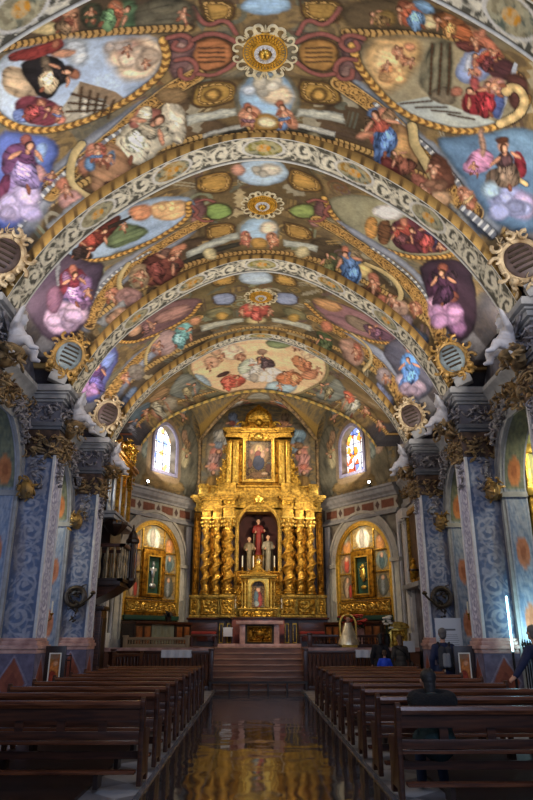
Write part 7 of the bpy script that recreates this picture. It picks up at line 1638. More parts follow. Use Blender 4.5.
# sounding-board pulpit further along: canopy and corner turret
P=thing('pulpit_canopy','dark eight-sided wooden canopy under the organ pipes, above the gallery','canopy',(-4.46,20.5,4.70)); P.scale=(.62,.62,.8)
b=MB(); b.lathe([(.06,-.25),(.3,-.14),(.54,.06),(.62,.16),(.62,.24),(.5,.31)],(0,0,0),8); b.build('canopy',M['wood_dark'],P,smooth=0); 
b=MB(); leafcluster(b,(0,0,.2),(1.1,1.1,.12),34,14,.08); b.build('carved_trim',M['gold_dark'],P)
P=thing('corner_turret','slender dark wooden turret with a small dome at the organ gallery corner','turret',(-3.98,21.0,3.2)); P.scale=(.5,.5,.75)
b=MB(); b.lathe([(.05,-.3),(.2,-.18),(.36,0),(.36,.1)],(0,0,0),8); b.build('turret_base',M['wood_dark'],P,smooth=0); b=MB(); b.lathe([(.34,1.5),(.42,1.56),(.42,1.66),(.3,1.74),(.26,1.9),(.1,2.05),(.04,2.3)],(0,0,0),8); b.build('dome',M['wood_dark'],P,smooth=0)
for k in range(8):
    a=2*PI*(k+.5)/8; MB().lathe([(.03,.1),(.03,1.5)],(.31*math.cos(a),.31*math.sin(a),0),6).build('slender_post',M['silver'] if k%2 else M['wood'],P)
MB().lathe([(.22,.1),(.22,1.5)],(0,0,0),8).build('core',M['wood_dark'],P)
# small picture boxes and doors under the gallery
def framed(name,label,cat,loc,rz,W,Hh,shapes,base,fr=.07,fm='gold_dark',d=.06,extra=None):
    r=thing(name,label,cat,loc,rz); b=MB(); b.strip(rect(-W/2,W/2,0,Hh),rect(-W/2-fr,W/2+fr,-fr,Hh+fr),-d,0,'y'); b.build('frame',M[fm],r,bevel=.008)
    put(picture(W,Hh,shapes,base,40,50),0,-d*.5,0).build('picture',M['picture'],r,smooth=0); return r
def door(n,loc,rz,W,Hh):
    r=bpy.data.objects.new('door_%d'%n,None); COL.objects.link(r); r['kind']='structure'; r.location=loc; r.rotation_euler=(0,0,rz)
    b=MB(); b.box(-W/2,W/2,-.07,0,0,Hh); b.build('door_leaf',M['wood'],r)
    b=MB(); b.strip(rect(-W/2,W/2,0,Hh)[1:4]+[(-W/2,0)],rect(-W/2-.14,W/2+.14,0,Hh+.14)[1:4]+[(-W/2-.14,0)],-.14,0,'y'); b.build('door_frame',M['wood_dark'],r,bevel=.01)
    for k in range(2):
        for j in range(3): MB().box(-W/2+.08+k*W/2,-W/2+W/2-.06+k*W/2,-.1,-.06,.12+j*Hh/3,Hh/3-.06+j*Hh/3).build('door_panel',M['wood_light'],r,bevel=.012)
    MB().ell((.06,-.12,1.05),(.03,.03,.03)).build('door_knob',M['gold_flat'],r)
door(1,(-5.42,21.75,0),PI/2,1.5,2.75); door(2,(5.42,21.2,0),-PI/2,1.3,2.7)
# confessional-like dark post block seen at the left before the gallery
b=thing('confessional','tall dark wooden confessional beneath the organ gallery, left of the communion rail','confessional',(-4.9,20.3,0))
MB().box(-.45,.35,-.36,.4,0,2.3).build('body',M['wood'],b,bevel=.02); MB().box(-.47,.42,-.42,.46,2.3,2.42).build('cornice',M['wood_dark'],b,bevel=.02)
MB().box(-.3,.2,-.40,-.36,.3,2.1).build('side_panel',M['wood_light'],b,bevel=.01); MB().box(.34,.38,-.3,.3,.2,2.1).build('door',M['wood_dark'],b,bevel=.01)
balustrade('low_balustrade','short dark wooden balustrade beside the confessional at the left','balustrade',(-4.35,20.95,0),(-3.7,21.9,0),1.1,M['wood'],8)
# right wall of the presbytery bay: gilt framed tribune window with a ledge
r=thing('tribune_frame','tall gilt framed opening with a stone sill, high on the right wall','tribune',(5.42,22.75,3.45),-PI/2)
b=MB(); b.strip(rect(-.75,.75,0,2.2),rect(-.92,.92,-.1,2.36),-.12,0,'y'); b.build('gilt_frame',M['gold_flat'],r,bevel=.02)
b=MB(); b.strip(rect(-.92,.92,-.1,2.36),rect(-1.1,1.1,-.2,2.5),-.08,0,'y'); b.build('stone_surround',M['stone_pale'],r,bevel=.02)
MB().box(-.75,.75,-.03,0,0,2.2).build('dark_opening',M['frieze'],r); MB().box(-1.2,1.2,-.34,0,-.34,-.18).build('sill',M['stone'],r,bevel=.02); b=MB()
for x in (-.9,.9): b.prism([(0,-.34),(-.28,-.34),(-.1,-.62),(0,-.66)],x-.08,x+.08,'x')
b.build('bracket',M['stone'],r)
b=thing('gilt_urn','small gilt urn on the sill of the tribune opening','urn',(5.2,22.5,3.27)); MB().lathe([(.1,0),(.1,.05),(.05,.12),(.14,.3),(.16,.42),(.08,.55),(.05,.62),(.09,.68),(.02,.8)],(0,0,0),12).build('body',M['gold'],b); MB().lathe([(.17,.36),(.18,.4),(.17,.44)],(0,0,0),12).build('rim',M['bronze'],b)
# ------------------------------------------------------------------ rosettes on the crown of the vault
def rosette(loc,R,label):
    r=thing('ceiling_rosette',label,'rosette',loc,0,'gilded rosettes along the vault')
    b=MB()
    for k in range(16):      # eight mirrored pairs of scrolls with a palmette between
        s=1 if k%2 else -1; a=2*PI*(k//2)/8+s*.19+PI/8; c=(R*1.30*math.cos(a),R*1.30*math.sin(a)); path=[]
        for i in range(12):
            q=a+PI+s*i*.5; rr=R*(.30-.019*i); path.append((c[0]+rr*math.cos(q),c[1]+rr*math.sin(q),-.03-.006*i))
        b.tube(path,[R*.10*(1-.045*i) for i in range(12)],6)
    for k in range(8):
        a=2*PI*k/8+PI/8; b.ell((R*1.2*math.cos(a),R*1.2*math.sin(a),-.03),(R*.22,R*.14,.04),8,5,Euler((0,0,a)).to_matrix())
        a=2*PI*k/8
        for j in (-1,0,1): b.ell((R*1.24*math.cos(a+j*.09),R*1.24*math.sin(a+j*.09),-.03),(R*.26,R*.07,.04),8,5,Euler((0,0,a+j*.3)).to_matrix())
    b.build('scroll_rim',material('cream_stucco',(214,200,164),.6,0,.15,30,.3,8),r)
    b=MB(); b.lathe([(R*1.08,0),(R*1.08,-.03),(R*1.0,-.08),(R*.93,-.05),(R*.6,-.05),(R*.56,-.08),(R*.5,-.09)],(0,0,0),48)
    for k in range(36):
        for rr,off in ((.68,0),(.84,.5)):
            a=2*PI*(k+off)/36; Rm=Euler((0,0,a)).to_matrix(); b.ell((R*rr*math.cos(a),R*rr*math.sin(a),-.055),(R*.10,R*.06,.02),6,4,Rm)
    b.build('gilt_disc',material('rosette_gilding',(206,154,46),.5,.3,.3,26,.4,9),r)
    b=MB(); b.lathe([(R*.5,-.03),(R*.5,-.10),(R*.42,-.10),(R*.32,-.10),(R*.27,-.08)],(0,0,0),24)
    for k in range(12):
        a=2*PI*k/12; b.ell((R*.38*math.cos(a),R*.38*math.sin(a),-.11),(R*.06,R*.06,.03),6,4)
    b.build('white_ring',M['plaster'],r)
    b=MB(); b.lathe([(R*.28,-.08),(R*.24,-.13),(R*.12,-.17),(R*.03,-.18)],(0,0,0),16); b.build('centre_knob',M['gold_flat'],r)
for (y,R),w in zip(((8.4,.37),(12.55,.33),(16.85,.33)),('largest and nearest overhead','middle of the three overhead','furthest of the three')): rosette((0,y,10.9),R,'round gilded rosette with white scrolled rim on the vault crown, %s'%w)
# ------------------------------------------------------------------ cartouches at the feet of the ribs
def cartouche(x,y,z,rz,label,fm,tm,sc=1.):
    r=thing('cartouche',label,'cartouche',(x,y,z),rz,'stucco cartouches over the cornice'); b=MB()
    n=26
    b.tube([(.40*sc*math.cos(2*PI*k/n),0,.62*sc+.50*sc*math.sin(2*PI*k/n)) for k in range(n)],.075*sc,8,True)
    for k in range(10):
        a=2*PI*(k+.5)/10; s=1 if k%2 else -1; c=(.50*sc*math.cos(a),.62*sc+.60*sc*math.sin(a)); b.tube([(c[0]+(.14-.012*i)*sc*math.cos(a+s*i*.6),-.05-.008*i,c[1]+(.14-.012*i)*sc*math.sin(a+s*i*.6)) for i in range(9)],[.05*sc*(1-.06*i) for i in range(9)],6)
    for s in (-1,1):   # two cherub heads in the frame
        b.ell((s*.36*sc,-.1,.2*sc),.10*sc,8,6); b.ell((s*.36*sc,-.19,.19*sc),.025*sc,6,4)
    leafcluster(b,(0,-.02,1.2*sc),(.5*sc,.14,.22),16,int(abs(x*y)*10),.09*sc); leafcluster(b,(0,-.02,.08*sc),(.9*sc,.16,.2),20,int(abs(x*y)*11),.09*sc)
    b.build('scroll_frame',fm,r)
    b=MB(); b.box(-.24*sc,.24*sc,-.06,.16,-.2,.06); b.build('foot',M['stone'],r,bevel=.02)
    t_=MB(); t_.ell((0,.0,.62*sc),(.36*sc,.12,.46*sc),16,10); t_.build('oval_tablet',tm,r)
    l=MB()
    for i in range(5): 
        w=.22*sc*math.sqrt(1-((i-2)/3.2)**2); l.box(-w,w,-.135,-.08,.62*sc+(i-2)*.13*sc-.018,.62*sc+(i-2)*.13*sc+.018)
    l.build('raised_lines',M['bronze'],r); r.rotation_euler=(0,(-.32 if x>0 else .32),rz); return r
fg=material('gilt_and_cream_stucco',(164,128,66),.5,.3,.25,26,.55,6,dirt=(96,80,58)); fw=material('cream_stucco_frame',(178,160,130),.6,.0,.25,26,.55,5,dirt=(116,90,56)); tg=material('grey_blue_tablet',(116,130,138),.5,0,.1,14,.3,6); td=material('dark_umber_tablet',(84,68,66),.5,0,.1,14,.3,6)
for sg,sn in ((-1,'left'),(1,'right')):
    for i,(y,f,t_) in enumerate(((10.55,fw,td),(14.88,fg,tg),(19.2,fw,td))):
        cartouche(sg*4.70,y-.66,7.32,-sg*.4,'scrolled stucco cartouche on the %s cornice, over the %s pier from the camera'%(sn,('first','second','third')[i]),f,t_,.84)
# ------------------------------------------------------------------ white stucco putti seated against the piers
def putto(label,loc,rz,mirror=1):
    r=thing('stucco_putto',label,'statue',loc,rz,'stucco putti on the piers'); m=mirror
    p=[C_((0,0,.12),.16,(0,.02,.36),.145),E_((0,-.05,.22),(.16,.15,.16)),C_((0,.02,.4),.07,(0,0,.5),.06)]+face((0,-.02,.6),.29,(0,-1))
    for s in (-1,1):
        up=(s==m)
        e=(s*.26,-.06,.44 if up else .26); w=(s*.36,-.18,.62 if up else .2)
        p+=[C_((s*.14,.02,.4),.075,e,.065),C_(e,.065,w,.045)]+hand(w,(s*.4,-.5,.7 if up else -.2),(0,-1,0),.13)
        k=(s*.19,-.26,.10 if s==m else .04); f=(s*.16,-.28,-.12) if s!=m else (s*.27,-.38,-.06)
        p+=[C_((s*.1,0,.1),.12,k,.09),C_(k,.09,f,.06),C_(f,.055,(f[0],f[1]-.10,f[2]-.03),.038)]
    organic('body',M['stucco_flesh'],r,p,.018,2)
    h=[E_((0,.01,.69),(.125,.135,.10))]+[E_((.11*math.cos(a),.02+.11*math.sin(a),.68+.03*math.sin(3*a)),(.05,.05,.05)) for a in [i*.7 for i in range(9)]]
    organic('curly_hair',material('stucco_hair',(160,150,140),.7,0,.2,40),r,h,.016,1)
    w=MB()
    for s in (-1,1):
        for k in range(5): w.ell((s*(.16+.05*k),.13,.42+.05*k-.02*k*k*.3),(.05,.025,.15-.012*k),7,5,Euler((0,s*.7,0)).to_matrix())
    w.build('wings',M['stucco_blue'],r)
    d=[C_((-.13,-.08,.08),.05,(.15,-.12,.1),.045),C_((.15,-.1,.08),.05,(.26*m,-.02,-.16),.03)]
    organic('drapery',M['plaster'],r,d,.02,1)
    return r
p0=None
for sg,sn in ((-1,'left'),(1,'right')):
    q=None
    for i,y in enumerate((10.55,14.88,19.2)):
        lb='white stucco putto seated under the cornice of the %s %s pier'%(('nearest','middle','furthest')[i],sn); loc=(sg*4.36,y+.05,6.34)
        if q is None: q=putto(lb,loc,-sg*PI/2 if sg>0 else PI/2,sg)
        else: dup(q,loc,None,lb)
for sg,sn in ((-1,'left'),(1,'right')):   # little ledges that carry them
    for i,y in enumerate((10.55,14.88,19.2)):
        b=MB(); x0,x1=sorted((sg*4.0,sg*4.66)); b.ell((sg*4.44,y+.05,6.3),(.26,.34,.12),12,6); b.ell((sg*4.54,y+.05,6.16),(.16,.26,.14),12,6); leafcluster(b,(sg*4.44,y+.05,6.2),(.46,.8,.3),40,int(y*7),.1)
        tag(b.build('putto_bracket',M['stucco_gold']),'gilded stucco bracket under the putto of the %s %s pier'%(('nearest','middle','furthest')[i],sn),'bracket','putto brackets')
# foliage swags over the chapel arches and shells at the arch imposts
for sg,sn in ((-1,'left'),(1,'right')):
    for i,(yc,h,zs) in enumerate(OP[1:]):
        r=thing('arch_ornament','gold and blue stucco foliage swag over the %s %s chapel arch'%(('nearer','further')[i],sn),'ornament',(sg*XW,yc,zs+h),0,'stucco swags over the chapel arches'); r.location.x-=sg*.08
        b=MB(); leafcluster(b,(-sg*.12,0,.08),(.22,.8,.5),36,int(yc*3),.13); b.build('keystone_foliage',M['stucco_gold'],r)
        for s2 in (-1,1):
            b=MB(); 
            for k in range(8): leafcluster(b,(-sg*.1,s2*(.5+k*.14),.06-.012*k*k),(.16,.16,.22),7,int(yc*30)+k+(s2>0)*9,.1)
            b.build('side_swag',M['stucco_blue'],r)
        for s2 in (-1,1):
            b=MB(); b.ell((-sg*.1,0,.0),(.16,.2,.22),10,8); leafcluster(b,(-sg*.1,0,.0),(.3,.5,.5),30,int(yc*5)+s2,.11)
            o=b.build('impost_ornament',fg); o.location=(sg*(XW-.16),yc+s2*(h-.02),zs+.02); tag(o,'gilded stucco bracket at the %s impost of the %s %s chapel arch'%('near' if s2<0 else 'far',('nearer','further')[i],sn),'ornament','gilded impost brackets')
# bronze wreath reliefs with an arm on the far piers
for sg,sn in ((-1,'left'),(1,'right')):
    r=thing('bronze_wall_bracket','dark bronze wreath shaped wall bracket on the furthest %s pier'%sn,'wall bracket',(sg*5.0,18.74,2.6)); n=20
    b=MB(); b.tube([(.24*math.cos(2*PI*k/n),-.08,.24*math.sin(2*PI*k/n)) for k in range(n)],.07,8,True); leafcluster(b,(0,-.08,0),(.5,.1,.5),24,3,.08); b.build('wreath',M['bronze'],r)
    b=MB(); b.tube([(0,-.05,-.1),(-sg*.2,-.22,-.2),(-sg*.42,-.3,-.05),(-sg*.52,-.32,.05)],.03,6); b.lathe([(.05,0),(.08,.04),(.03,.1)],(-sg*.52,-.32,.05),8); b.build('arm',M['bronze'],r)
    b=MB(); leafcluster(b,(0,-.06,-.42),(.2,.08,.4),14,5,.08); b.build('pendant',M['bronze'],r)
# ------------------------------------------------------------------ standing candelabra in the chapel openings
def candelabrum(x,y,label):
    r=thing('candelabrum',label,'candelabrum',(x,y,0),0,'standing candelabra in the chapel arches')
    MB().lathe([(.2,0),(.2,.05),(.06,.1),(.035,.3),(.03,1.0),(.05,1.1),(.03,1.2),(.03,1.95),(.07,2.0),(.03,2.06)],(0,0,0),12).build('stand',M['gold_dark'],r)
    for k in range(5):
        a=2*PI*k/5+.3; e=(.26*math.cos(a),.26*math.sin(a)); b=MB(); b.tube([(0,0,1.95),(e[0]*.5,e[1]*.5,1.88),(e[0],e[1],1.98),(e[0],e[1],2.06)],.018,6); b.lathe([(.02,0),(.055,.03),(.05,.05)],(e[0],e[1],2.06),8); o=b.build('arm',M['gold_dark'],r)
        MB().lathe([(.018,2.1),(.018,2.36),(.004,2.38)],(e[0],e[1],0),6).build('candle',M['white'],o)
candelabrum(-5.18,16.3,'gilt standing candelabrum with white candles in the left chapel arch behind the orange notice')
candelabrum(5.2,16.2,'gilt standing candelabrum with white candles in the right chapel arch behind the orange notice')
# ------------------------------------------------------------------ visible lamps
def lamp(loc,rz,label,mat='lampwhite',s=.06):
    r=thing('floodlight',label,'floodlight',loc,rz,'small floodlights'); b=MB(); b.box(-.012,.012,-.0,.03,-.16,.0); b.box(-.08,.08,-.05,.08,-.17,-.15); b.lathe([(s*.6,-.02),(s*1.1,.0),(s*1.2,.1),(s*.7,.14)],(0,0,-.04),10); b.build('housing',M['black'],r)
    MB().ell((0,-.04,.0),(s,s*.6,s),10,8).build('lens',M[mat],r)
for sg,sn in ((-1,'left'),(1,'right')):
    p,rz=on_wall(sg,1.3,.2); lamp((p.x,p.y,7.30),rz,'small white floodlight on the cornice under the %s stained glass window'%sn)
lamp((5.36,16.5,3.42),-PI/2,'small white lamp high in the right chapel arch beyond the middle pier')
r=thing('glass_edge_tube','tall cold white glowing tube, stand-in for a display glass edge, beside the right middle pier','lamp',(5.1,14.1,0)); MB().lathe([(.16,0),(.16,.03),(.03,.05),(.025,1.3)],(0,0,0),10).build('stand',M['black'],r); MB().lathe([(.014,1.3),(.02,1.32),(.02,2.36),(.014,2.38)],(0,0,0),10).build('tube',M['tubecyan'],r)  # added glowing tube in place of the lit edge of a display glass
# ------------------------------------------------------------------ notice boards and information panel
NP=[el(0,.3,.1,.22,(196,120,60)),el(.02,.44,.05,.06,(206,150,110)),el(-.03,.16,.08,.14,(150,60,40))]
def notice(x,y,rz,label):
    r=thing('notice_stand',label,'notice stand',(x,y,0),rz,'framed notices on dark stands'); b=MB(); b.box(-.21,.21,-.03,.03,.45,1.4); b.build('board',M['wood_dark'],r,bevel=.01)
    b=MB(); b.box(-.2,.2,-.18,.18,0,.04); b.box(-.035,.035,-.03,.03,.04,.45); b.build('foot',M['black'],r)
    b=MB(); b.strip(rect(-.10,.10,.62,1.24),rect(-.125,.125,.595,1.265),-.045,-.03,'y'); b.build('white_mount',M['white'],r)
    put(picture(.2,.62,NP,(170,96,44),24,50),0,-.036,.62).build('orange_print',M['picture'],r,smooth=0)
notice(-4.33,14.95,.12,'dark notice stand with a framed orange print beside the left middle pier')
notice(4.36,14.98,-.12,'dark notice stand with a framed orange print beside the right middle pier')
r=thing('information_panel','tall white information panel with grey lines of text, behind the man with the backpack','sign',(4.46,16.35,0),-.12)
MB().box(-.3,.3,-.02,.02,.05,2.0).build('panel',M['paper'],r,bevel=.004); MB().box(-.3,.3,-.16,.16,0,.05).build('foot',M['black'],r)
q=random.Random(5)
b=MB(); b.box(-.22,.16,-.024,-.02,1.72,1.76); b.build('heading',M['ink'],r)
b=MB()
for i in range(34):
    z=1.62-i*.043-(.04 if i%7==6 else 0); 
    if i%7!=6: b.box(-.24,-.24+q.uniform(.36,.47),-.0235,-.02,z,z+.009)
b.build('text_lines',M['ink'],r)
r=thing('white_notice_card','small white card stand by the right end of the communion rail','sign',(4.75,22.0,0)); MB().box(-.18,.18,-.02,.02,1.12,1.45).build('card',M['paper'],r); MB().lathe([(.14,0),(.14,.03),(.02,.05),(.02,1.14)],(0,.03,0),10).build('stand',M['black'],r)
# ------------------------------------------------------------------ iron railings of the chapels
def railing(name,label,p0,p1,h,n,spear):
    p0=Vector(p0); p1=Vector(p1); d=p1-p0; L=d.length; r=thing(name,label,'railing',p0,math.atan2(d.y,d.x))
    for z in (.12,h-.12,h): MB().box(0,L,-.015,.015,z-.015,z+.015).build('rail',M['black'],r)
    for i in range(n+1):
        x=L*i/n; b=MB(); b.box(x-.011,x+.011,-.011,.011,0,h+(.0 if not spear else .08)); 
        if spear: b.lathe([(.008,0),(.03,.05),(.004,.16)],(x,0,h+.06),6); b.tube([(x+.03*math.cos(k*.6),0,h-.06+.03*math.sin(k*.6)) for k in range(10)],.006,4)
        b.build('bar',M['black'],r)
railing('chapel_railing','low black iron railing before the left chapel, beyond the orange notice',(-4.95,16.1,0),(-4.95,18.6,0),1.12,6,False)
railing('chapel_railing','black iron railing with spear tips before the right chapel, beside the middle pier',(5.28,11.2,0),(5.28,14.0,0),1.32,22,True)
r=thing('painted_chapel_panel','white and pink painted panel standing behind the low left railing','panel',(-5.3,17.35,0),PI/2)
x=np.linspace(-1.25,1.25,80)[:,None]+np.zeros((1,30)); z=np.linspace(.1,1.1,30)[None,:]+np.zeros((80,1)); K=np.empty(x.shape+(3,)); K[:]=C3((170,172,190)); K=mixc(K,C3((176,120,126)),sstep(.45,.6,fbm(x*3,z*3))); K=mixc(K,C3((96,100,130)),sstep(.04,.02,np.abs((x%.6)-.3))); mb=MB(); mb.gridxyz(x,np.full_like(x,-.05),z,K); mb.build('painted_face',M['paint_fine'],r,smooth=0); MB().box(-1.27,1.27,-.045,.05,0,1.14).build('slab',M['stone'],r)
# ------------------------------------------------------------------ gilded retable inside the nearest right chapel
r=thing('chapel_altarpiece','green and gold chapel altarpiece glimpsed through the nearest right arch','altarpiece',(6.95,14.64,0))
b=MB(); b.box(-1.0,1.05,-.16,0,.0,6.6); b.build('green_ground',material('pale_green_panel',(150,152,92),.6,0,.08,10,.3,4),r)
for z0,z1 in ((4.55,4.75),(5.55,5.75),(1.4,1.55)): MB().box(-1.0,1.05,-.3,-.14,z0,z1).build('gilt_cornice',M['gold_bright'],r,bevel=.02)
for x in (-.9,.0,.95): MB().box(x-.06,x+.06,-.24,-.14,1.55,5.55).build('gilt_pilaster',M['gold_flat'],r,bevel=.015)
for x in (-.45,.48): 
    b=MB(); b.box(x-.3,x+.3,-.2,-.14,2.0,4.3); b.build('pale_panel',material('cream_panel',(204,204,186),.6,0,.05,10,.2,3),r,bevel=.01)
# chapel altarpiece seen in the far left opening (gold edge)
r=thing('chapel_altarpiece','narrow yellow lit gilded altarpiece edge inside the further left chapel','altarpiece',(-6.8,18.92,0)); b=MB(); b.box(-.9,.75,-.14,0,0,6.2); b.build('ground',material('yellow_panel',(196,176,72),.6,0,.05,10,.3,3),r); 
for x in (-.8,.68): MB().box(x-.07,x+.07,-.22,-.12,1.2,5.4).build('gilt_pilaster',M['gold_flat'],r,bevel=.01)
r=thing('chapel_altarpiece','narrow yellow lit gilded altarpiece edge inside the further right chapel','altarpiece',(6.8,18.92,0)); b=MB(); b.box(-.75,.9,-.14,0,0,6.2); b.build('ground',material('olive_panel',(150,136,60),.6,0,.05,10,.3,3),r)
for x in (-.68,.8): MB().box(x-.07,x+.07,-.22,-.12,1.2,5.4).build('gilt_pilaster',M['gold_flat'],r,bevel=.01)
# ------------------------------------------------------------------ things on the presbytery floor
r=thing('silver_robed_image','small crowned image in a shining silver robe under a gilt arch, right of the steps','statue',(3.02,23.3,1.22))
MB().box(-.26,.26,-.2,.2,0,.1).build('base',M['gold_flat'],r,bevel=.01); MB().lathe([(.38,.1),(.36,.2),(.28,.38),(.2,.56),(.15,.72),(.12,.8)],(0,0,0),18,1,.7).build('robe',material('silver_brocade',(226,214,180),.22,.7,.3,30,.3,10),r)
organic('head',M['skin'],r,face((0,-.02,.9),.2,(0,-1)),.014,1); n=16
b=MB(); b.tube([(.27*math.cos(PI*k/n),.06,.72+.36*math.sin(PI*k/n)) for k in range(n+1)],.035,6); b.tube([(.27,.06,.1),(.27,.06,.72)],.03,6); b.tube([(-.27,.06,.1),(-.27,.06,.72)],.03,6); b.build('gilt_arch',M['gold_bright'],r); b=MB(); b.lathe([(.07,.98),(.1,1.04),(.02,1.1)],(0,0,0),10); b.build('crown',M['gold_bright'],r)
r=thing('gilt_shrine','bright gilded shrine cupboard with an arched top behind the couple, at the right','shrine',(4.72,23.6,1.22)); MB().box(-.32,.32,-.2,.2,0,.62).build('body',M['gold_bright'],r,bevel=.02); b=MB(); b.box(-.38,.38,-.25,.22,.62,.68); b.prism([(-.38,.68)]+[(-.38*math.cos(PI*k/10),.68+.16*math.sin(PI*k/10)) for k in range(11)],-.2,.2,'y'); b.build('arched_top',M['gold_flat'],r); put(relief(24,24,.46,.5,.03,4,True,.06),0,-.205,.06).build('carved_door',M['gold'],r); MB().ell((.14,-.26,.34),(.02,.02,.03),6,4).build('door_knob',M['bronze'],r)
def vase(loc,label,fm,n,sd,vm,hgt=.3,spread=.45):
    r=thing('flower_vase',label,'vase of flowers',loc); MB().lathe([(.08,0),(.09,.02),(.06,.06),(.11,hgt*.6),(.09,hgt*.9),(.11,hgt),(.08,hgt-.01)],(0,0,0),12).build('vase',vm,r)
    q=random.Random(sd); b=MB(); f=MB()
    for i in range(n):
        a=q.uniform(0,6.3); e=q.uniform(.1,1)*spread; h=hgt+q.uniform(.15,.55); p=(e*math.cos(a),e*math.sin(a)*.7,h); b.tube([(0,0,hgt-.05),(p[0]*.4,p[1]*.4,h*.8),p],.007,4); b.ell((p[0]*.7,p[1]*.7,h*.9),(.09,.035,.02),6,4,Euler((q.uniform(-1,1),q.uniform(-1,1),a)).to_matrix())
        if i==0:
            for k in range(5): f.ell((.045*math.cos(k*1.26),.045*math.sin(k*1.26),0),(.05,.05,.035),6,4)
            f.ell((0,0,.015),(.035,.035,.03),6,4); fl=f.build('flower',fm,r)
        else: fl=fl.copy(); COL.objects.link(fl)
        fl.location=p
    b.build('stems_and_leaves',M['leafgreen'],r)
vase((3.35,24.75,1.22),'white vase with a wide bunch of red flowers before the right side altar',M['petal'],40,1,M['plaster'],.55,.6)
vase((4.3,23.2,1.22),'dark vase with white flowers beside the gilded shrine',M['white'],14,3,M['black'],.45,.16)
r=thing('potted_plant','dark spiky potted plant standing on the left altar table','plant',(-3.35,25.75,2.09)); MB().lathe([(.09,0),(.12,.16),(.13,.18),(.1,.18)],(0,0,0),12).build('pot',M['bronze'],r); b=MB(); q=random.Random(9)
for i in range(26):
    a=q.uniform(0,6.3); e=q.uniform(.1,1.2); d=Vector((math.cos(a)*math.cos(e),math.sin(a)*math.cos(e),math.sin(e))); L=q.uniform(.22,.4); b.tube([(0,0,.16),tuple(Vector((0,0,.2))+d*L*.5),tuple(Vector((0,0,.16))+d*L)],[.015,.03,.004],5,flat=.35)
b.build('leaves',material('dark_leaf',(26,34,44),.5),r)
r=thing('credence_table','small white draped credence table left of the altar','table',(-1.12,25.9,1.22)); MB().box(-.18,.18,-.16,.16,.62,.68).build('top',M['cloth_white'],r,bevel=.01); MB().box(-.17,.17,-.18,-.165,.36,.66).build('cloth_front',M['cloth_white'],r,bevel=.004)
for sx in (-1,1):
    for sy in (-1,1): MB().box(sx*.16-.02,sx*.16+.02,sy*.12-.02,sy*.12+.02,0,.62).build('leg',M['wood'],r)
for sg,sn in ((-1,'left'),(1,'right')):
    r=thing('upholstered_bench','dark red cushioned bench against the altarpiece base, %s of the altar'%sn,'bench',(sg*2.05,26.35,1.22)); MB().box(-.5,.5,-.2,.2,.36,.44).build('seat',M['wood'],r,bevel=.01); MB().box(-.47,.47,-.19,.19,.44,.54).build('cushion',M['cloth_red'],r,bevel=.03); MB().box(-.5,.5,.17,.22,.44,.86).build('backrest',M['wood'],r,bevel=.015)
    for sx in (-1,1):
        for sy in (-1,1): MB().box(sx*.44-.03,sx*.44+.03,sy*.15-.03,sy*.15+.03,0,.36).build('leg',M['wood'],r)
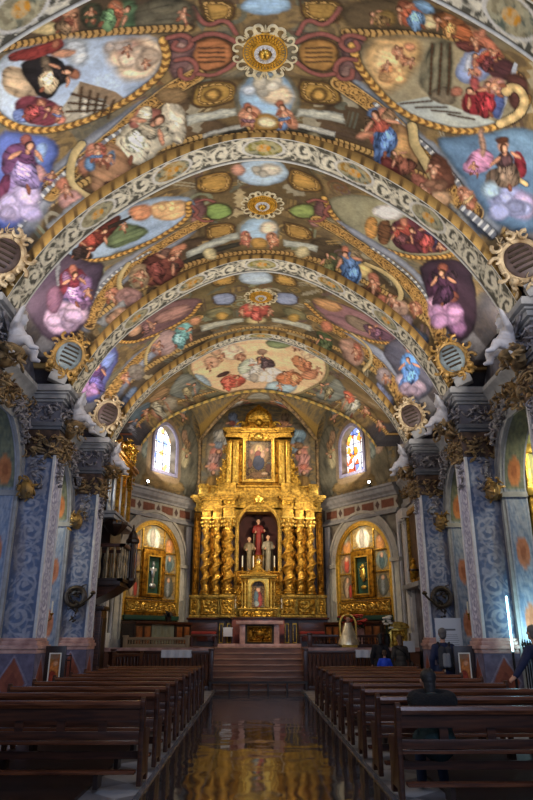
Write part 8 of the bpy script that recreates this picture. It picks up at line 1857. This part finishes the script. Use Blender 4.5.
# ------------------------------------------------------------------ people
def person(label,loc,rz,h,coat,hair,trous,arms,legs=None,hipz=.93,lean=(0,0),headtilt=0,coatlen=.72,hairlong=False,seated=False,torso=.53,vox=.016,skirtw=0,face_dir=(0,1)):
    """stands facing local +y; arms = two (elbow, wrist, hand direction, palm normal) in local metres, left then right"""
    k=h/1.75; V=lambda a:(a[0]*k,a[1]*k,a[2]*k)
    r=thing('person',label,'person',loc,rz)
    hp=Vector((0,0,hipz)); ch=Vector((lean[0]*.6,lean[1]*.6,hipz+.30)); nk=Vector((lean[0],lean[1],hipz+torso)); hd=nk+Vector((lean[0]*.25,lean[1]*.25+headtilt,.19-abs(headtilt)*.5))
    if legs is None: legs=[((s*.1,.02,.5),(s*.1,-.02,.09),(s*.11,.12,.03)) for s in (-1,1)]
    body=[C_(V(hp),.15*k,V(ch),.145*k),C_(V(ch),.145*k,V(nk-Vector((0,0,.08))),.11*k),C_(V(nk-Vector((0,0,.08))),.06*k,V(hd-Vector((0,0,.06))),.052*k)]+face(V(hd),.23*k,face_dir)
    coatp=[C_(V(hp-Vector((0,0,.02))),(.185+skirtw)*k,V(ch),.18*k),C_(V(ch),.18*k,V(nk-Vector((0,0,.1))),.13*k)]; tr=[]; sh=[]
    for s,(kn,an,to) in zip((-1,1),legs):
        hh=hp+Vector((s*.09,0,-.02)); body+=[C_(V(hh),.085*k,V(kn),.06*k),C_(V(kn),.058*k,V(an),.04*k),C_(V(an),.04*k,V(to),.032*k)]
        tr+=[C_(V(hh),.105*k,V(kn),.078*k),C_(V(kn),.076*k,V(Vector(an)+Vector((0,0,.02))),.062*k)]
        sh+=[C_(V((an[0],an[1]-.02,an[2]-.03)),.05*k,V(to),.042*k)]
        if not seated and coatlen>.6: coatp.append(C_(V(hh),.13*k,V(Vector(hh).lerp(Vector(kn),(coatlen-.5)*1.6)),.125*k))
        if seated: coatp.append(C_(V(hh),.13*k,V(Vector(hh).lerp(Vector(kn),.8)),.11*k))
    for s,(el_,wr,hdv,pn) in zip((-1,1),arms):
        sho=nk+Vector((s*.18,0,-.1)); body+=[C_(V(sho),.06*k,V(el_),.042*k),C_(V(el_),.042*k,V(wr),.03*k)]+hand(V(wr),hdv,pn,.18*k)
        coatp+=[C_(V(nk+Vector((s*.08,0,-.1))),.1*k,V(sho),.092*k),C_(V(sho),.088*k,V(el_),.07*k),C_(V(el_),.07*k,V(Vector(el_).lerp(Vector(wr),.92)),.052*k)]
    organic('body',M['skin'],r,body,.0125,1); organic('coat',coat,r,coatp,vox,3); organic('trousers',trous,r,tr,vox,2); organic('shoe',M['black'],r,sh[:1],.012,1); organic('shoe',M['black'],r,sh[1:],.012,1)
    f=Vector((face_dir[0],face_dir[1],0)).normalized(); b0=Vector(V(hd))
    hr=[E_(b0+Vector((0,0,.045*k))-f*.028*k,(.098*k,.108*k,.095*k))]
    if hairlong: hr+=[C_(b0-f*.07*k,.075*k,b0-f*.09*k-Vector((0,0,.16*k)),.07*k)]
    else: hr+=[E_(b0-f*.05*k-Vector((0,0,.03*k)),(.082*k,.07*k,.085*k))]
    organic('hair',hair,r,hr,.012,2)
    E=bpy.data.materials.get('eye') or material('eye',(40,34,32),.3)
    sd=Vector((-f.y,f.x,0)); b=MB()
    for s in (-1,1): b.ell(b0+f*.093*k+sd*.038*k*s,.012*k,6,5)
    b.build('eyes',E,r); return r
navy=material('navy_jacket',(28,38,70),.8,0,.2,30,.2,8); teal=material('dark_teal_coat',(18,50,54),.85,0,.2,30,.25,8); fur=material('black_fur',(12,12,15),.95,0,.6,60); dk=material('dark_coat',(24,22,28),.85,0,.2,30); grey=material('grey_brown_coat',(64,60,56),.85,0,.2,30,.2,8); blue=material('bright_blue_jacket',(24,70,206),.7,0,.2,30); jeans=material('dark_jeans',(28,40,66),.85,0,.2,40); blk=material('black_trousers',(18,18,22),.85)
hb=material('dark_hair',(22,18,17),.6,0,.3,60); hg=material('grey_hair',(96,92,90),.6,0,.3,60); hbr=material('brown_hair',(84,62,44),.6,0,.3,60)
down=lambda s,fw=0.:((s*.27,-.02+fw*.3,1.12),(s*.27,.06+fw,.88),(0,.25,-1),(-s,0,0))
# woman seated on the nearest right pew
W=person('woman in a teal coat with black fur collar, seated on the nearest right pew',(1.86,7.86,.0),0,1.66,teal,hb,jeans,[((-.30,.14,.76),(-.10,.36,.72),(.6,.8,0),(0,0,-1)),((.30,.14,.76),(.10,.36,.72),(-.6,.8,0),(0,0,-1))],
   legs=[((-.11,.42,.54),(-.12,.40,.10),(-.12,.54,.045)),((.11,.42,.54),(.13,.36,.10),(.13,.50,.045))],hipz=.58,torso=.46,lean=(0,.12),headtilt=.09,seated=True,hairlong=True,skirtw=.03)
organic('fur_collar',fur,W,[C_((.19*math.cos(a),.10+.13*math.sin(a),.93+.02*math.sin(a)),.095,(.19*math.cos(a+.6),.10+.13*math.sin(a+.6),.93+.02*math.sin(a+.6)),.095) for a in [i*.6 for i in range(11)]]+[E_((0,-.03,.88),(.25,.09,.13))],.018,1)
# man with a backpack beside the middle right pier
person('standing man seen from behind in a navy jacket and jeans, wearing a grey backpack',(4.1,15.6,0),-.1,1.74,navy,hg,jeans,[down(-1),down(1,.02)],coatlen=.62)
B_=thing('backpack','dark and light grey backpack worn by the man in the navy jacket','backpack',(4.1,15.6,0),-.1); organic('pack',material('charcoal_pack',(48,50,56),.8,0,.2,30),B_,[C_((-.07,-.24,1.0),.1,(-.07,-.23,1.3),.09),C_((.07,-.24,1.0),.1,(.07,-.23,1.3),.09)],.016,2)
organic('front_pocket',material('light_grey_pocket',(128,130,134),.8,0,.2,30),B_,[C_((-.035,-.335,1.0),.055,(-.035,-.325,1.2),.05),C_((.035,-.335,1.0),.055,(.035,-.325,1.2),.05)],.014,2)
for s in (-1,1): b=MB(); b.tube([(s*.1,-.17,1.36),(s*.12,-.08,1.47),(s*.13,.06,1.44),(s*.15,.12,1.3),(s*.17,.04,1.1),(s*.12,-.16,1.0)],.02,6,flat=.5); b.build('strap',M['black'],B_)
# couple and child before the rail
person('woman standing in a dark coat before the right communion rail, left of the couple',(3.6,20.7,0),0,1.64,dk,hb,blk,[down(-1),down(1)],coatlen=.8,hairlong=True)
person('woman standing in a grey brown coat before the rail, right of the child in blue',(4.12,20.4,0),.15,1.6,grey,hbr,blk,[down(-1),((.27,.1,1.1),(.12,.26,1.06),(-.7,.7,0),(0,0,1))],coatlen=.8,hairlong=True)
b=thing('shoulder_bag','dark shoulder bag on a strap, carried by the woman in the grey brown coat','bag',(4.12,20.4,0),.15); b_=MB(); b_.tube([(-.2,-.1,1.32),(0,-.2,1.18),(.2,-.2,1.0),(.27,-.1,.86),(.2,.2,1.0),(-.05,.2,1.25),(-.2,-.1,1.32)],.012,5); b_.build('strap',M['black'],b); organic('pouch',material('brown_leather',(48,34,28),.6),b,[E_((.30,-.06,.8),(.07,.14,.12))],.014,1)
person('small child in a bright blue jacket before the right communion rail',(3.62,20.2,0),-.1,1.2,blue,hbr,blk,[((-.28,.06,1.12),(-.3,.2,1.0),(0,.6,-.8),(1,0,0)),((.28,.06,1.12),(.36,.2,1.02),(.3,.6,-.6),(-1,0,0))],coatlen=.6,vox=.014)
# man leaning on the pew ends at the right edge
person('man in a dark navy coat at the right edge, one hand on a pew end',(4.6,11.3,0),.3,1.76,navy,hg,blk,[((-.38,.06,1.22),(-.62,.02,.99),(-.5,.6,-.5),(1,0,-.3)),((.36,.16,1.1),(.30,.36,.96),(-.2,.9,0),(0,0,-1))],lean=(-.02,.16),headtilt=.03,coatlen=.75)
b=thing('light_blue_bag','crumpled pale blue jacket held by the man at the right edge','jacket',(4.6,11.3,0),.3); organic('jacket',material('pale_blue_cloth',(150,170,210),.85,0,.3,20,.2,8),b,[C_((.28,.42,.98),.09,(.26,.40,.68),.13),C_((.16,.44,.96),.07,(.12,.40,.72),.1)],.018,1)
UPW=126; WEST=520; CHAP=30; ALT=900; SIDE=400; PRES=1300; APSE=46
# ------------------------------------------------------------------ lights
def area(name,loc,target,size,power,col,sy=None,spread=180):
    l=bpy.data.lights.new(name,'AREA'); l.energy=power; l.color=col; l.shape='RECTANGLE'; l.size=size; l.size_y=sy or size; l.spread=math.radians(spread)
    o=bpy.data.objects.new(name,l); COL.objects.link(o); o.location=loc; d=Vector(target)-Vector(loc); o.rotation_euler=d.to_track_quat('-Z','Y').to_euler(); return o
def spot(name,loc,target,power,col,ang=60,blend=.6,rad=.12):
    l=bpy.data.lights.new(name,'SPOT'); l.energy=power; l.color=col; l.spot_size=math.radians(ang); l.spot_blend=blend; l.shadow_soft_size=rad
    o=bpy.data.objects.new(name,l); COL.objects.link(o); o.location=loc; d=Vector(target)-Vector(loc); o.rotation_euler=d.to_track_quat('-Z','Y').to_euler(); return o
WARM=(1,.80,.55); NEU=(1,.91,.78); COOL=(.56,.69,1.)
# uplights hidden on the cornices between the piers, crossing over to the opposite half of the vault
for y in (4.1,8.4,12.72,17.04,21.6):
    for sg in (-1,1):
        area('cornice_uplight',(sg*4.9,y,7.25),(-sg*1.6,y+.2,10.8),.35,UPW,NEU,2.2)
# daylight from the west door and window behind the photographer
area('west_window_daylight',(2.2,-1.5,7.0),(-1.2,16,4),5,WEST,COOL,5)
for sg in (-1,1):
    for y in (8.4,12.72,17.04): area('chapel_daylight',(sg*7.6,y-.6,3.2),(sg*4.6,y+.9,3.2),1.2,CHAP*(1.0 if sg<0 else .4),COOL,2.4)
# warm spots on the altarpieces
for sg in (-1,1):
    spot('altarpiece_spot',(sg*3.6,22.4,6.7),(sg*-.3,27,5.2),ALT,WARM,60)
    spot('altarpiece_spot',(sg*3.4,23.2,2.6),(sg*.2,27,7.6),ALT*.32,WARM,70)
    p,rz=on_wall(sg,2.05,1.5); q,_=on_wall(sg,2.05,0); spot('side_altar_spot',(p.x,p.y,6.4),(q.x,q.y,3.9),SIDE,(1,.88,.62),75)
spot('presbytery_fill_spot',(0,19.6,9.6),(0,25.2,1.4),PRES,(1,.84,.62),34)  # added fill spot, brightens the altar and the steps
for sg in (-1,1):
    p,rz=on_wall(sg,2.3,.7); area('apse_fill_light',(p.x,p.y,7.4),(p.x*.55,26.6,11),.5,APSE,NEU,1.6)  # added fill lights, lift the dull upper walls of the apse
spot('altarpiece_spot',(0,23.4,10.2),(0,27,8.6),ALT*.35,WARM,70)
area('chapel_lamp',(6.9,13.4,5.6),(7.0,14.7,3.6),.5,60,(1,.95,.7))
area('chapel_lamp',(-6.6,17.6,5.4),(-6.8,19,3.6),.4,40,(1,.92,.6))
area('chapel_lamp',(6.6,17.6,5.4),(6.8,19,3.6),.4,24,(1,.88,.55))
spot('cold_tube_wash',(5.7,13.6,1.4),(6.0,14.66,1.9),110,(.55,.95,1),110)
